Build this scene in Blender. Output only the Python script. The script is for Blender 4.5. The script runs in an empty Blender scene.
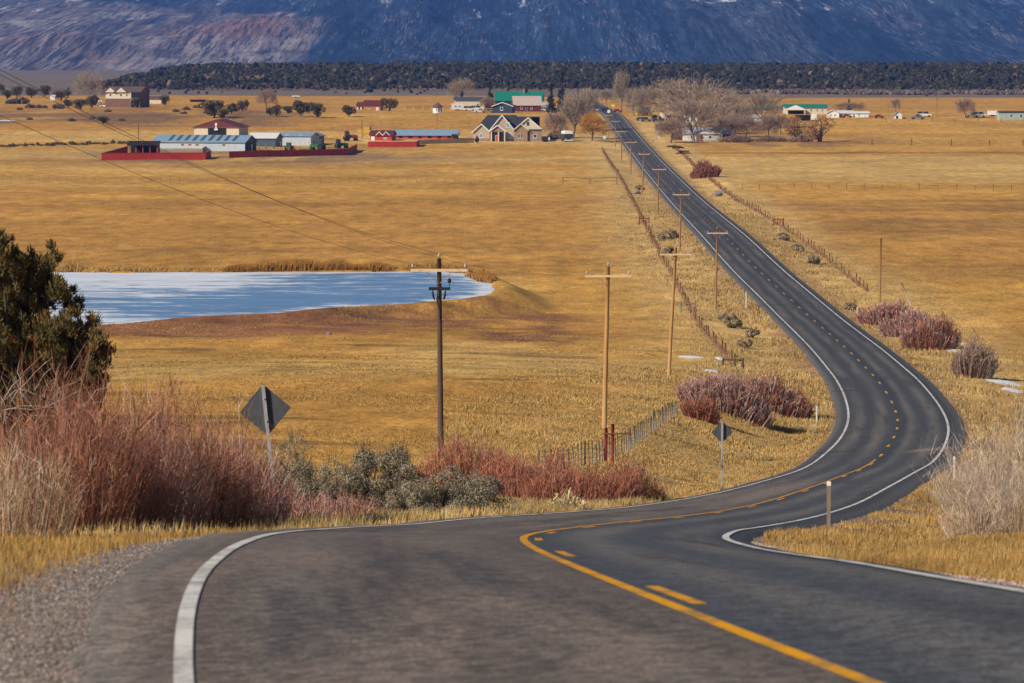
import bpy, math, random
import numpy as np
from mathutils import Vector

# ------------------------------------------------------------------ camera, world, sun, exposure
scene = bpy.context.scene
ZC = 32.0                                   # height of the lens above the valley floor (floor is about z = 0)
FPX = 3500.0                                # focal length in pixels of a 1024 px wide frame
TH = math.atan((341.5 - 55.0) / FPX)        # the horizon lies at row 55
cam_data = bpy.data.cameras.new("camera")
cam = bpy.data.objects.new("camera", cam_data)
scene.collection.objects.link(cam)
cam.location = (0, 0, ZC)
cam.rotation_euler = (math.pi / 2 - TH, 0, 0)
cam_data.sensor_width = 36.0
cam_data.sensor_fit = 'HORIZONTAL'
cam_data.lens = FPX / 1024.0 * 36.0
cam_data.clip_start = 0.5
cam_data.clip_end = 60000
cam_data.dof.use_dof = True
cam_data.dof.focus_distance = 190.0
cam_data.dof.aperture_fstop = 4.0
scene.camera = cam

SUN_TO = Vector((-0.80, -0.60, 0.0)).normalized()
SUN_EL = math.radians(33)
world = bpy.data.worlds.new("World")
scene.world = world
world.use_nodes = True
wn = world.node_tree.nodes
wl = world.node_tree.links
wn.clear()
sky = wn.new("ShaderNodeTexSky")
sky.sky_type = 'NISHITA'
sky.sun_disc = False
sky.sun_elevation = SUN_EL
sky.sun_rotation = math.atan2(SUN_TO.x, SUN_TO.y)
sky.altitude = 1800
bg = wn.new("ShaderNodeBackground")
bg.inputs[1].default_value = 0.058
wo = wn.new("ShaderNodeOutputWorld")
wl.new(sky.outputs[0], bg.inputs[0])
wl.new(bg.outputs[0], wo.inputs[0])
sun_data = bpy.data.lights.new("sun", 'SUN')
sun_data.energy = 5.0
sun_data.angle = math.radians(0.53)
sun_data.color = (1.0, 0.90, 0.75)
sun = bpy.data.objects.new("sun", sun_data)
scene.collection.objects.link(sun)
to_sun = Vector((SUN_TO.x * math.cos(SUN_EL), SUN_TO.y * math.cos(SUN_EL), math.sin(SUN_EL)))
sun.rotation_euler = to_sun.to_track_quat('Z', 'Y').to_euler()
sun.location = to_sun * 100
scene.view_settings.view_transform = 'Standard'
scene.view_settings.look = 'None'
scene.view_settings.exposure = 0.2
scene.view_settings.gamma = 1.0
scene.render.engine = 'CYCLES'
scene.cycles.use_denoising = True
scene.cycles.max_bounces = 5
scene.cycles.diffuse_bounces = 2
scene.cycles.glossy_bounces = 2
scene.cycles.transmission_bounces = 2
scene.cycles.volume_bounces = 0
scene.cycles.transparent_max_bounces = 6
scene.cycles.sample_clamp_indirect = 4.0

COL = scene.collection
RNG = np.random.default_rng(7)

# ------------------------------------------------------------------ helpers
def tag(o, label=None, cat=None, group=None, kind=None):
    if label: o["label"] = label
    if cat: o["category"] = cat
    if group: o["group"] = group
    if kind: o["kind"] = kind
    return o

def empty(name, loc=(0, 0, 0), rz=0.0):
    o = bpy.data.objects.new(name, None)
    COL.objects.link(o)
    o.location = loc
    o.rotation_euler = (0, 0, rz)
    o.empty_display_size = 0.3
    return o

def mesh_np(name, V, F, mat, parent=None, col=None, uv=None, smooth=False, fcol=None):
    """V (n,3); F a list of integer arrays (m,k); col (n,3) per vertex."""
    V = np.asarray(V, dtype=np.float32)
    me = bpy.data.meshes.new(name)
    Fs = [np.asarray(f, dtype=np.int32) for f in F if len(f)]
    nl = sum(f.size for f in Fs)
    npoly = sum(len(f) for f in Fs)
    me.vertices.add(len(V))
    me.vertices.foreach_set("co", V.ravel())
    me.loops.add(nl)
    lv = np.concatenate([f.ravel() for f in Fs])
    me.loops.foreach_set("vertex_index", lv)
    me.polygons.add(npoly)
    tot = np.concatenate([np.full(len(f), f.shape[1], np.int32) for f in Fs])
    st = np.concatenate([[0], np.cumsum(tot)[:-1]]).astype(np.int32)
    me.polygons.foreach_set("loop_start", st)
    me.polygons.foreach_set("use_smooth", np.full(npoly, bool(smooth)))
    me.update(calc_edges=True)
    if col is not None:
        a = me.color_attributes.new("col", 'FLOAT_COLOR', 'POINT')
        c4 = np.ones((len(V), 4), np.float32)
        c4[:, :3] = col
        a.data.foreach_set("color", c4.ravel())
    if uv is not None:
        u = me.uv_layers.new(name="UVMap")
        u.data.foreach_set("uv", np.asarray(uv, np.float32)[lv].ravel())
    me.validate()
    o = bpy.data.objects.new(name, me)
    COL.objects.link(o)
    if mat is not None:
        me.materials.append(mat)
    if parent is not None:
        o.parent = parent
    return o

class MB:
    """Collects boxes, prisms, tubes and ribbons; build() links them as one mesh object."""
    def __init__(s):
        s.v = []; s.f = {3: [], 4: []}; s.ng = []; s.n = 0; s.c = []
    def add(s, V, F, c=None):
        V = np.asarray(V, float)
        s.v.append(V)
        for f in F:
            f = np.asarray(f, int)
            if f.ndim == 1: f = f[None]
            if f.shape[1] in (3, 4):
                s.f[f.shape[1]].append(f + s.n)
            else:
                for r in f:
                    s.ng.append(r + s.n)
        s.n += len(V)
        s.c.append(np.tile(np.asarray(c if c is not None else (1, 1, 1), float), (len(V), 1)) if c is None or np.ndim(c) == 1 else np.asarray(c, float))
    def box(s, x0, x1, y0, y1, z0, z1, c=None):
        V = [(x0,y0,z0),(x1,y0,z0),(x1,y1,z0),(x0,y1,z0),(x0,y0,z1),(x1,y0,z1),(x1,y1,z1),(x0,y1,z1)]
        s.add(V, [[(0,3,2,1),(4,5,6,7),(0,1,5,4),(1,2,6,5),(2,3,7,6),(3,0,4,7)]], c)
    def obox(s, p, q, w, h, c=None):
        """a bar from p to q, w wide across, h high."""
        p = np.array(p, float); q = np.array(q, float)
        d = q - p; d /= np.linalg.norm(d)
        up = np.array((0, 0, 1.0)) if abs(d[2]) < 0.95 else np.array((0, 1.0, 0))
        r = np.cross(d, up); r /= np.linalg.norm(r); u = np.cross(r, d)
        V = [b + r * (a * w / 2) + u * (e * h / 2) for b in (p, q) for a, e in ((-1,-1),(1,-1),(1,1),(-1,1))]
        s.add(V, [[(0,1,2,3),(7,6,5,4),(0,4,5,1),(1,5,6,2),(2,6,7,3),(3,7,4,0)]], c)
    def prism(s, pts, y0, y1, c=None):
        """outline pts (x,z) extruded from y0 to y1."""
        n = len(pts)
        V = [(x, y0, z) for x, z in pts] + [(x, y1, z) for x, z in pts]
        F = [[(i, (i+1) % n, n + (i+1) % n, n + i) for i in range(n)]]
        s.add(V, F + [[list(range(n))[::-1]], [list(range(n, 2*n))]], c)
    def prismx(s, pts, x0, x1, c=None):
        """outline pts (y,z) extruded from x0 to x1."""
        n = len(pts)
        V = [(x0, y, z) for y, z in pts] + [(x1, y, z) for y, z in pts]
        F = [[(i, (i+1) % n, n + (i+1) % n, n + i) for i in range(n)]]
        s.add(V, F + [[list(range(n))[::-1]], [list(range(n, 2*n))]], c)
    def tube(s, P, R, k=6, c=None, cap=True):
        P = np.asarray(P, float); n = len(P)
        R = np.broadcast_to(np.asarray(R, float), (n,))
        T = np.gradient(P, axis=0); T /= np.linalg.norm(T, axis=1)[:, None] + 1e-9
        ref = np.array((0.0, 0, 1)) if abs(T[:, 2]).mean() < 0.8 else np.array((1.0, 0.1, 0))
        A = np.cross(T, ref); A /= np.linalg.norm(A, axis=1)[:, None] + 1e-9
        B = np.cross(T, A)
        a = np.arange(k) * 2 * np.pi / k
        V = P[:, None] + R[:, None, None] * (np.cos(a)[None, :, None] * A[:, None] + np.sin(a)[None, :, None] * B[:, None])
        i = np.arange(n - 1)[:, None] * k; j = np.arange(k)[None]
        jn = (j + 1) % k
        q = np.stack([i + j, i + jn, i + k + jn, i + k + j], -1).reshape(-1, 4)
        F = [q]
        if cap:
            F += [[list(range(k))], [[(n-1)*k + x for x in range(k)][::-1]]]
        s.add(V.reshape(-1, 3), F, c)
    def lathe(s, prof, cx=0, cy=0, k=12, c=None):
        """profile (r,z) turned about a vertical axis."""
        a = np.arange(k) * 2 * np.pi / k
        V = [(cx + r*math.cos(t), cy + r*math.sin(t), z) for r, z in prof for t in a]
        F = [[(i*k+j, i*k+(j+1) % k, (i+1)*k+(j+1) % k, (i+1)*k+j) for i in range(len(prof)-1) for j in range(k)]]
        F += [[list(range(k))[::-1]], [[(len(prof)-1)*k + x for x in range(k)]]]
        s.add(V, F, c)
    def build(s, name, mat, parent=None, smooth=False, colored=False):
        V = np.concatenate(s.v)
        F = [np.concatenate(s.f[k]) for k in (3, 4) if s.f[k]]
        by = {}
        for r in s.ng: by.setdefault(len(r), []).append(r)
        F += [np.array(x) for x in by.values()]
        return mesh_np(name, V, F, mat, parent, col=np.concatenate(s.c) if colored else None, smooth=smooth)

def copy_tree(o, parent=None):
    c = o.copy(); COL.objects.link(c)
    if parent is not None: c.parent = parent
    for ch in list(o.children): copy_tree(ch, c)
    return c

def place(o, loc, rz=0.0, sc=(1, 1, 1)):
    o.location = loc; o.rotation_euler = (0, 0, rz); o.scale = sc
    return o

def hash2(ix, iy, seed):
    n = (ix.astype(np.int64) * 374761393 + iy.astype(np.int64) * 668265263 + seed * 982451653) & 0x7fffffff
    n = ((n ^ (n >> 13)) * 1274126177) & 0x7fffffff
    n = (n ^ (n >> 16)) & 0xffff
    return n / 65535.0

def vnoise(x, y, seed=0):
    x = np.asarray(x, float); y = np.asarray(y, float)
    ix = np.floor(x); iy = np.floor(y); fx = x - ix; fy = y - iy
    fx = fx*fx*(3-2*fx); fy = fy*fy*(3-2*fy)
    a = hash2(ix, iy, seed); b = hash2(ix+1, iy, seed); c = hash2(ix, iy+1, seed); d = hash2(ix+1, iy+1, seed)
    return (a*(1-fx)+b*fx)*(1-fy) + (c*(1-fx)+d*fx)*fy

def fbm(x, y, seed=0, oct=4, gain=0.5):
    s = 0; a = 1; t = 0
    for o in range(oct):
        s = s + a * vnoise(x * 2**o + 17.3*o, y * 2**o + 5.1*o, seed + o); t += a; a *= gain
    return s / t

def sstep(a, b, x):
    t = np.clip((np.asarray(x, float) - a) / (b - a), 0, 1)
    return t*t*(3-2*t)

# ------------------------------------------------------------------ materials
def nodemat(name):
    m = bpy.data.materials.new(name); m.use_nodes = True
    nt = m.node_tree; b = nt.nodes["Principled BSDF"]
    return m, nt, b

def paint(name, c, rough=0.7, var=0.18, scale=1.5, metal=0.0, bump=0.0, stretch=(1, 1, 1), spec=0.3, fine=0.0):
    """a plain coloured surface with uneven wear."""
    m, nt, b = nodemat(name)
    tc = nt.nodes.new("ShaderNodeTexCoord"); mp = nt.nodes.new("ShaderNodeMapping")
    mp.inputs["Scale"].default_value = stretch
    nz = nt.nodes.new("ShaderNodeTexNoise"); nz.inputs["Scale"].default_value = scale; nz.inputs["Detail"].default_value = 6
    nz.inputs["Roughness"].default_value = 0.65
    nt.links.new(tc.outputs["Object"], mp.inputs[0]); nt.links.new(mp.outputs[0], nz.inputs["Vector"])
    mr = nt.nodes.new("ShaderNodeMapRange"); mr.inputs[1].default_value = 0.3; mr.inputs[2].default_value = 0.7
    mr.inputs[3].default_value = 1 - var; mr.inputs[4].default_value = 1 + var
    nt.links.new(nz.outputs[0], mr.inputs[0])
    mx = nt.nodes.new("ShaderNodeMix"); mx.data_type = 'RGBA'; mx.blend_type = 'MULTIPLY'; mx.inputs[0].default_value = 1
    mx.inputs[6].default_value = (*c, 1)
    nt.links.new(mr.outputs[0], mx.inputs[7]); nt.links.new(mx.outputs[2], b.inputs["Base Color"])
    b.inputs["Roughness"].default_value = rough; b.inputs["Metallic"].default_value = metal
    b.inputs["Specular IOR Level"].default_value = spec
    if bump:
        bp = nt.nodes.new("ShaderNodeBump"); bp.inputs["Strength"].default_value = bump; bp.inputs["Distance"].default_value = 0.02
        nt.links.new(nz.outputs[0], bp.inputs["Height"]); nt.links.new(bp.outputs[0], b.inputs["Normal"])
    return m

def vcol(name, rough=0.85, trans=0.0, var=0.15, scale=3.0, soft=0.0):
    """colour from the mesh's own attribute (species and stem colour), with a little noise."""
    m, nt, b = nodemat(name)
    at = nt.nodes.new("ShaderNodeVertexColor"); at.layer_name = "col"
    nz = nt.nodes.new("ShaderNodeTexNoise"); nz.inputs["Scale"].default_value = scale; nz.inputs["Detail"].default_value = 4
    tc = nt.nodes.new("ShaderNodeTexCoord"); nt.links.new(tc.outputs["Object"], nz.inputs["Vector"])
    mr = nt.nodes.new("ShaderNodeMapRange"); mr.inputs[1].default_value = 0.3; mr.inputs[2].default_value = 0.7
    mr.inputs[3].default_value = 1 - var; mr.inputs[4].default_value = 1 + var
    nt.links.new(nz.outputs[0], mr.inputs[0])
    mx = nt.nodes.new("ShaderNodeMix"); mx.data_type = 'RGBA'; mx.blend_type = 'MULTIPLY'; mx.inputs[0].default_value = 1
    nt.links.new(at.outputs[0], mx.inputs[6]); nt.links.new(mr.outputs[0], mx.inputs[7])
    nt.links.new(mx.outputs[2], b.inputs["Base Color"])
    b.inputs["Roughness"].default_value = rough; b.inputs["Specular IOR Level"].default_value = 0.15
    if soft:      # thin blades scatter light much like the sward they stand in
        g = nt.nodes.new("ShaderNodeNewGeometry"); vm = nt.nodes.new("ShaderNodeMix"); vm.data_type = 'VECTOR'; vm.inputs[0].default_value = soft
        vm.inputs[5].default_value = (0, 0, 1); nt.links.new(g.outputs["Normal"], vm.inputs[4])
        vn = nt.nodes.new("ShaderNodeVectorMath"); vn.operation = 'NORMALIZE'; nt.links.new(vm.outputs[1], vn.inputs[0]); nt.links.new(vn.outputs[0], b.inputs["Normal"])
    if trans:
        tr = nt.nodes.new("ShaderNodeBsdfTranslucent"); ms = nt.nodes.new("ShaderNodeMixShader"); ms.inputs[0].default_value = trans
        nt.links.new(mx.outputs[2], tr.inputs[0]); nt.links.new(b.outputs[0], ms.inputs[1]); nt.links.new(tr.outputs[0], ms.inputs[2])
        nt.links.new(ms.outputs[0], nt.nodes["Material Output"].inputs[0])
    return m
# ------------------------------------------------------------------ the road's centre line (x, y, height below lens, bank, lane widths)
ROADPTS = np.array([[2.202, 19.388, -3.569, -0.017, 0.333, -1.312], [2.099, 20.117, -3.627, -0.026, 0.301, -1.054], [1.773, 22.581, -3.84, -0.043, 0.228, -0.823], [1.322, 26.641, -4.228, -0.017, 0.164, -0.67], [0.894, 31.662, -4.767, 0.003, 0.103, -0.553], [0.525, 37.945, -5.492, 0.013, 0.08, -0.454], [0.293, 44.279, -6.274, 0.025, 0.069, -0.368], [0.198, 49.117, -6.867, 0.03, 0.023, -0.3], [0.18, 54.286, -7.526, 0.027, 0.016, -0.229], [0.316, 61.007, -8.398, 0.021, 0.01, -0.173], [0.735, 68.96, -9.42, 0.015, -0.001, -0.13], [1.526, 77.95, -10.558, 0.006, -0.011, -0.071], [2.384, 85.386, -11.478, 0.012, -0.015, -0.037], [3.808, 95.866, -12.776, 0.013, -0.006, -0.032], [5.213, 105.298, -13.926, 0.01, 0.002, -0.046], [7.534, 120.078, -15.655, -0.001, 0.003, -0.057], [9.725, 133.582, -17.125, -0.015, -0.013, -0.032], [12.415, 149.849, -18.732, -0.046, -0.032, -0.0], [16.054, 171.764, -20.8, -0.067, -0.048, 0.016], [21.544, 205.896, -23.832, -0.065, -0.048, 0.004], [23.142, 216.457, -24.491, -0.061, -0.068, 0.024], [24.921, 228.843, -25.297, -0.056, -0.065, 0.005], [26.923, 244.068, -26.204, -0.039, -0.051, -0.008], [28.568, 258.373, -26.994, -0.022, -0.035, -0.012], [29.941, 272.621, -27.696, -0.019, -0.039, 0.009], [30.947, 285.198, -28.151, -0.01, -0.046, 0.02], [31.797, 297.829, -28.539, -0.003, -0.057, 0.033], [32.636, 312.483, -28.952, -0.002, -0.045, 0.032], [33.487, 329.774, -29.557, -0.004, -0.039, 0.033], [34.801, 362.31, -30.492, -0.001, -0.019, 0.014], [35.739, 395.238, -31.33, 0.003, -0.02, 0.008], [36.171, 424.361, -31.748, 0.003, -0.015, 0.005], [36.215, 459.87, -31.698, 0.001, -0.003, 0.004], [35.834, 504.852, -31.25, -0.005, 0.01, 0.008], [35.423, 574.765, -30.144, -0.003, 0.034, -0.015], [36.368, 659.231, -30.613, 0.002, 0.036, -0.029], [37.881, 740.576, -31.638, 0.002, 0.029, -0.026], [40.706, 944.012, -32.51, -0.001, 0.007, -0.005], [44.522, 1218.781, -32.76, -0.001, 0.013, -0.012], [44.916, 1431.541, -29.302, 0.001, 0.041, -0.042], [43.764, 1534.753, -25.953, 0.002, 0.064, -0.065]])
_first = ROADPTS[0]
_back = []
for k, dd in ((1, 34.0), (0, 17.0)):
    _back.append([_first[0] + 0.15*dd, _first[1] - dd, _first[2] + 0.085*dd, -0.017, 0.33, -1.1])
_fwd = [[43.0, 1600.0, -25.6, 0, 0.05, -0.05], [42.0, 1750.0, -25.2, 0, 0.05, -0.05], [41.0, 1950.0, -24.6, 0, 0.05, -0.05]]
RP = np.vstack([_back, ROADPTS, _fwd])

def hermite(t, P, q):
    """smooth curve through rows P at parameters t, read at q (finite-difference tangents)."""
    m = np.zeros_like(P)
    h = np.diff(t)
    dl = np.diff(P, axis=0) / h[:, None]
    m[1:-1] = (dl[:-1]*h[1:, None] + dl[1:]*h[:-1, None]) / (h[:-1] + h[1:])[:, None]
    m[0] = dl[0]; m[-1] = dl[-1]
    i = np.clip(np.searchsorted(t, q) - 1, 0, len(t) - 2)
    u = (q - t[i]) / h[i]; u = u[:, None]; hh = h[i][:, None]
    return (2*u**3-3*u**2+1)*P[i] + (u**3-2*u**2+u)*hh*m[i] + (-2*u**3+3*u**2)*P[i+1] + (u**3-u**2)*hh*m[i+1]

_t = np.concatenate([[0], np.cumsum(np.linalg.norm(np.diff(RP[:, :2], axis=0), axis=1))])
S0 = _t[2]                                            # arc length at the first traced point
_q = np.concatenate([np.arange(0, 360, 0.5), np.arange(360, _t[-1], 2.0)])
RC = hermite(_t, RP, _q)
RS = _q - S0                                          # s = 0 where the photograph begins
RC[:, 2] += ZC
def _smooth(a, s, w):
    out = a.copy()
    for i in range(len(a)):
        k = np.exp(-((s - s[i]) / w)**2); out[i] = (k*a).sum()/k.sum()
    return out
_us = np.arange(RS[0], RS[-1], 1.0)
_uz = _smooth(np.interp(_us, RS, RC[:, 2]), _us, 6.0)
RZ = np.interp(RS, _us, _uz)
RX, RY, RB = RC[:, 0], RC[:, 1], RC[:, 3]
_uw = [ _smooth(np.interp(_us, RS, RC[:, k]), _us, 5.0) for k in (4, 5)]
RWL = 3.65 + np.interp(RS, _us, _uw[0]); RWR = 3.65 + np.interp(RS, _us, _uw[1])
RT = np.stack([np.gradient(RX, RS), np.gradient(RY, RS)], 1); RT /= np.linalg.norm(RT, axis=1)[:, None]
RN = np.stack([RT[:, 1], -RT[:, 0]], 1)               # to the right of travel
# paved half widths left and right of the centre
AL = np.interp(RS, [-40, 0, 30, 55, 90, 150, 190, 260, 330, 2000], [4.6, 4.5, 4.5, 4.3, 4.2, 4.2, 4.3, 4.5, 4.6, 4.6])
AR = RWR + np.interp(RS, [-40, 0, 55, 75, 110, 170, 215, 260, 320, 2000], [.25, .28, .35, .7, 1.0, 1.15, 1.1, 1.0, 0.9, 0.9])

def road_query(x, y):
    """nearest road sample: index, signed offset (right positive)"""
    x = np.asarray(x, float).ravel(); y = np.asarray(y, float).ravel()
    idx = np.empty(len(x), int); dd = np.empty(len(x))
    for a in range(0, len(x), 20000):
        xs = x[a:a+20000, None]; ys = y[a:a+20000, None]
        st = 3
        d2 = (xs - RX[None, ::st])**2 + (ys - RY[None, ::st])**2
        k = d2.argmin(1) * st
        best = k.copy(); bd = np.full(len(k), 1e18)
        for o in range(-st, st+1):
            kk = np.clip(k + o, 0, len(RX)-1)
            v = (xs[:, 0]-RX[kk])**2 + (ys[:, 0]-RY[kk])**2
            m = v < bd; best[m] = kk[m]; bd[m] = v[m]
        idx[a:a+20000] = best
        dx = xs[:, 0]-RX[best]; dy = ys[:, 0]-RY[best]
        sg = dx*RN[best, 0] + dy*RN[best, 1]
        dd[a:a+20000] = np.where(sg >= 0, 1, -1) * np.sqrt(bd)
    return idx, dd

# ------------------------------------------------------------------ the lie of the land
_far = np.array([(380, -31.4), (430, -31.7), (700, -31.8), (1150, -32.5), (1250, -32.3), (1431, -29.3), (1535, -26.3), (1700, -25.4), (2000, -24.0), (2300, -24.6), (3000, -23.3), (4000, -23.2), (6500, -27.0)])
def plain(y):
    return np.interp(y, _far[:, 0], _far[:, 1]) + ZC
_ctl = [(-4,166,-19.2),(5.4,208,-22.1),(11.6,260,-24.4),(25,425,-31.3),
        (-55,372,-29.3),(-30,372,-29.3),(-3,372,-29.7),(-9,20,-4.2),(-13,45,-6.6),(-13,60,-8.25),(-16,92,-12.1),(-10,110,-14.3),(-28,165,-19.6),(-40,255,-24.6),
        (-60,330,-27.8),(-25,330,-27.9),(-5,320,-27.6),(-70,200,-21.5),(-60,110,-15),(-50,60,-9.5),(-40,20,-5),
        (14,27,-4.7),(16,50,-7.2),(20,75,-10.2),(25,100,-13.6),(34,150,-19.6),(50,200,-25.0),(48,240,-27.6),(60,300,-30.8),(46,300,-30.0),(70,390,-31.7),(100,300,-31.5),(100,200,-28),(90,100,-18),(70,40,-9),
        (-100,400,-31.0),(-60,440,-31.4),(0,440,-31.6),(100,430,-31.8),(-100,250,-26),(-100,120,-17),(-100,20,-8),(0,-20,-2.0),(60,-20,-3)]
_ctl = [(a, b, c + ZC) for a, b, c in _ctl]
_m = (RS > -30) & (RY < 425)
_ri = np.where(_m)[0][::14]
_C = np.array(_ctl + [(RX[i], RY[i], RZ[i]) for i in _ri])
def _tpsk(r2):
    return 0.5*r2*np.log(r2 + 1e-9)
_sc = 50.0
_A = np.zeros((len(_C)+3, len(_C)+3))
_d2 = ((_C[:, None, 0]-_C[None, :, 0])**2 + (_C[:, None, 1]-_C[None, :, 1])**2)/_sc**2
_A[:len(_C), :len(_C)] = _tpsk(_d2) + np.eye(len(_C))*2e-3
_A[:len(_C), len(_C):] = np.stack([np.ones(len(_C)), _C[:, 0]/_sc, _C[:, 1]/_sc], 1)
_A[len(_C):, :len(_C)] = _A[:len(_C), len(_C):].T
_w = np.linalg.solve(_A, np.concatenate([_C[:, 2], [0, 0, 0]]))
def tps(x, y):
    x = np.clip(x, -110, 110); y = np.clip(y, -20, 500)
    out = np.empty(len(x))
    for a in range(0, len(x), 20000):
        xx = x[a:a+20000, None]; yy = y[a:a+20000, None]
        k = _tpsk(((xx-_C[None, :, 0])**2 + (yy-_C[None, :, 1])**2)/_sc**2)
        out[a:a+20000] = k @ _w[:-3] + _w[-3] + _w[-2]*xx[:, 0]/_sc + _w[-1]*yy[:, 0]/_sc
    return out

def mesa(x, y):
    """the low wooded rise beyond the fields; it tapers out to the west"""
    lift = 13.5 + 2.2*(fbm(x/260, x*0+3, 5, 2)-0.5)
    edge = sstep(-330, -235, x + (y-2500)*0.06)
    return edge*lift*sstep(2330, 3000, y + 70*(fbm(x/160, y/160, 9, 2)-0.5))*(1-0.9*sstep(3200, 4200, y))

POND_Z = ZC - 29.5
def _pond_ring():
    px = np.array([(20,274),(70,272),(120,273),(170,272),(230,272.5),(300,272.5),(370,272),(420,271),(450,272),(470,276),(486,283),(491,288),(488,294),(470,298),(450,300.5),(420,303),(400,305),(365,307),(330,308.5),(300,311),(275,314),(250,315.5),(215,317),(180,318.5),(150,321.5),(120,325),(105,326.5),(70,326.5),(30,325),(0,322),(-10,300),(0,280)])
    h = ZC - POND_Z
    u = (px[:, 0]-512)/FPX; v = (341.5-px[:, 1])/FPX
    dy = math.cos(TH) + v*math.sin(TH); dz = -math.sin(TH) + v*math.cos(TH)
    k = h/(-dz)
    P = np.stack([u*k, dy*k], 1)
    t = np.arange(len(P)+1, dtype=float)
    return hermite(t, np.vstack([P, P[:1]]), np.arange(0, len(P), 0.25))
POND = _pond_ring()
def poly_sd(x, y, R):
    """signed distance to ring R (negative inside)"""
    x = np.asarray(x, float); y = np.asarray(y, float)
    d = np.full(x.shape, 1e18); ins = np.zeros(x.shape, bool)
    for i in range(len(R)):
        a = R[i]; b = R[(i+1) % len(R)]
        ex, ey = b - a
        t = np.clip(((x-a[0])*ex + (y-a[1])*ey)/(ex*ex+ey*ey+1e-12), 0, 1)
        d = np.minimum(d, (x-a[0]-t*ex)**2 + (y-a[1]-t*ey)**2)
        c = ((a[1] > y) != (b[1] > y)) & (x < ex*(y-a[1])/(ey if ey else 1e-12) + a[0])
        ins ^= c
    return np.where(ins, -1, 1)*np.sqrt(d)

def ground_z(x, y):
    x = np.atleast_1d(np.asarray(x, float)); y = np.atleast_1d(np.asarray(y, float))
    shp = np.broadcast(x, y).shape
    x = np.broadcast_to(x, shp).ravel(); y = np.broadcast_to(y, shp).ravel()
    f = sstep(395, 470, y)
    z = plain(y)
    m = f < 1
    if m.any():
        z[m] = tps(x[m], y[m])*(1-f[m]) + z[m]*f[m]
    z = z + mesa(x, y)
    z = z + (fbm(x/14, y/14, 21, 3)-0.5)*0.5*sstep(20, 120, y) + (fbm(x/120, y/120, 22, 2)-0.5)*1.2*sstep(400, 900, y)*(1-sstep(2200, 2400, y))
    # the pond's basin and its dam
    m = (x > -85) & (x < 25) & (y > 330) & (y < 540)
    if m.any():
        sd = poly_sd(x[m], y[m], POND)
        k = 1 - sstep(1.0, 9.0, sd)
        rim = POND_Z + 0.12 + 0.25*np.clip(sd/3, 0, 1)
        zz = z[m]*(1-k) + rim*k
        near = sstep(0.5, 4.0, sd)*(1-sstep(4, 13, sd))*(y[m] < 440)
        zz = zz + near*0.15
        zz = np.where(sd < 0.4, POND_Z - 0.25, zz)
        z[m] = zz
    # cut and fill beside the road
    m = (np.abs(x - np.interp(y, RY[np.argsort(RY)], RX[np.argsort(RY)])) < 60) & (y < 1960)
    if m.any():
        i, d = road_query(x[m], y[m])
        e = np.where(d > 0, AR[i], AL[i]) + 0.5
        a = np.abs(d)
        zr = RZ[i] - RB[i]*np.clip(d, -8, 8) - 0.10 - 0.10*np.clip((a-e+0.5), 0, 3)
        k = 1 - sstep(0, 10, a - e)
        k = np.where(RS[i] < -36, 0, k)
        z[m] = z[m]*(1-k) + zr*k
    return z.reshape(shp)

def gz(x, y):
    return float(ground_z([x], [y])[0])

_DS = np.concatenate([np.arange(16, 520, 0.5), np.arange(520, 3200, 4.0)])
def on_ground(px, py):
    """the point of the land that lies on the line of sight through a point of the photograph"""
    u = (px-512)/FPX; v = (341.5-py)/FPX
    dy = math.cos(TH)+v*math.sin(TH); dz = -math.sin(TH)+v*math.cos(TH)
    X = u*_DS; Y = dy*_DS; Z = ZC + dz*_DS
    g = ground_z(X, Y)
    k = np.where(Z <= g)[0]
    if len(k) == 0:
        k = len(_DS)-1
        return (float(X[k]), float(Y[k]), float(g[k]))
    k = k[0]
    if k == 0: return (float(X[0]), float(Y[0]), float(g[0]))
    a0 = Z[k-1]-g[k-1]; a1 = g[k]-Z[k]; t = a0/(a0+a1+1e-9)
    D = _DS[k-1] + t*(_DS[k]-_DS[k-1])
    x = u*D; y = dy*D
    return (float(x), float(y), gz(x, y))

def depth_of(p):
    return p[1]*math.cos(TH) - (p[2]-ZC)*math.sin(TH)
def ppm(p):
    return FPX/depth_of(p)
def to_px(P):
    P = np.atleast_2d(np.asarray(P, float)); z = P[:, 2]-ZC
    d = P[:, 1]*math.cos(TH) - z*math.sin(TH)
    return 512 + FPX*P[:, 0]/d, 341.5 - FPX*(P[:, 1]*math.sin(TH) + z*math.cos(TH))/d

# ------------------------------------------------------------------ ground sheet
def axis(segs):
    out = [segs[0][0]]
    for a, b, h0, h1 in segs:
        p = a
        while p < b:
            t = (p-a)/(b-a); p += h0*(1-t)+h1*t; out.append(min(p, b))
    return np.unique(np.round(out, 3))
gx = axis([(-1600,-400,120,40),(-400,-110,18,7),(-110,-30,3.0,1.2),(-30,60,0.75,0.75),(60,130,1.2,4),(130,400,7,18),(400,1600,40,120)])
gy = axis([(-25,110,0.8,0.75),(110,340,0.8,1.1),(340,560,1.1,2.5),(560,1600,3,8),(1600,3200,9,16),(3200,6600,40,160)])
GX, GY = np.meshgrid(gx, gy)
GZ = ground_z(GX, GY)
nx, ny = len(gx), len(gy)
_i = np.arange(ny-1)[:, None]*nx + np.arange(nx-1)[None]
gf = np.stack([_i, _i+1, _i+nx+1, _i+nx], -1).reshape(-1, 4)

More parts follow.
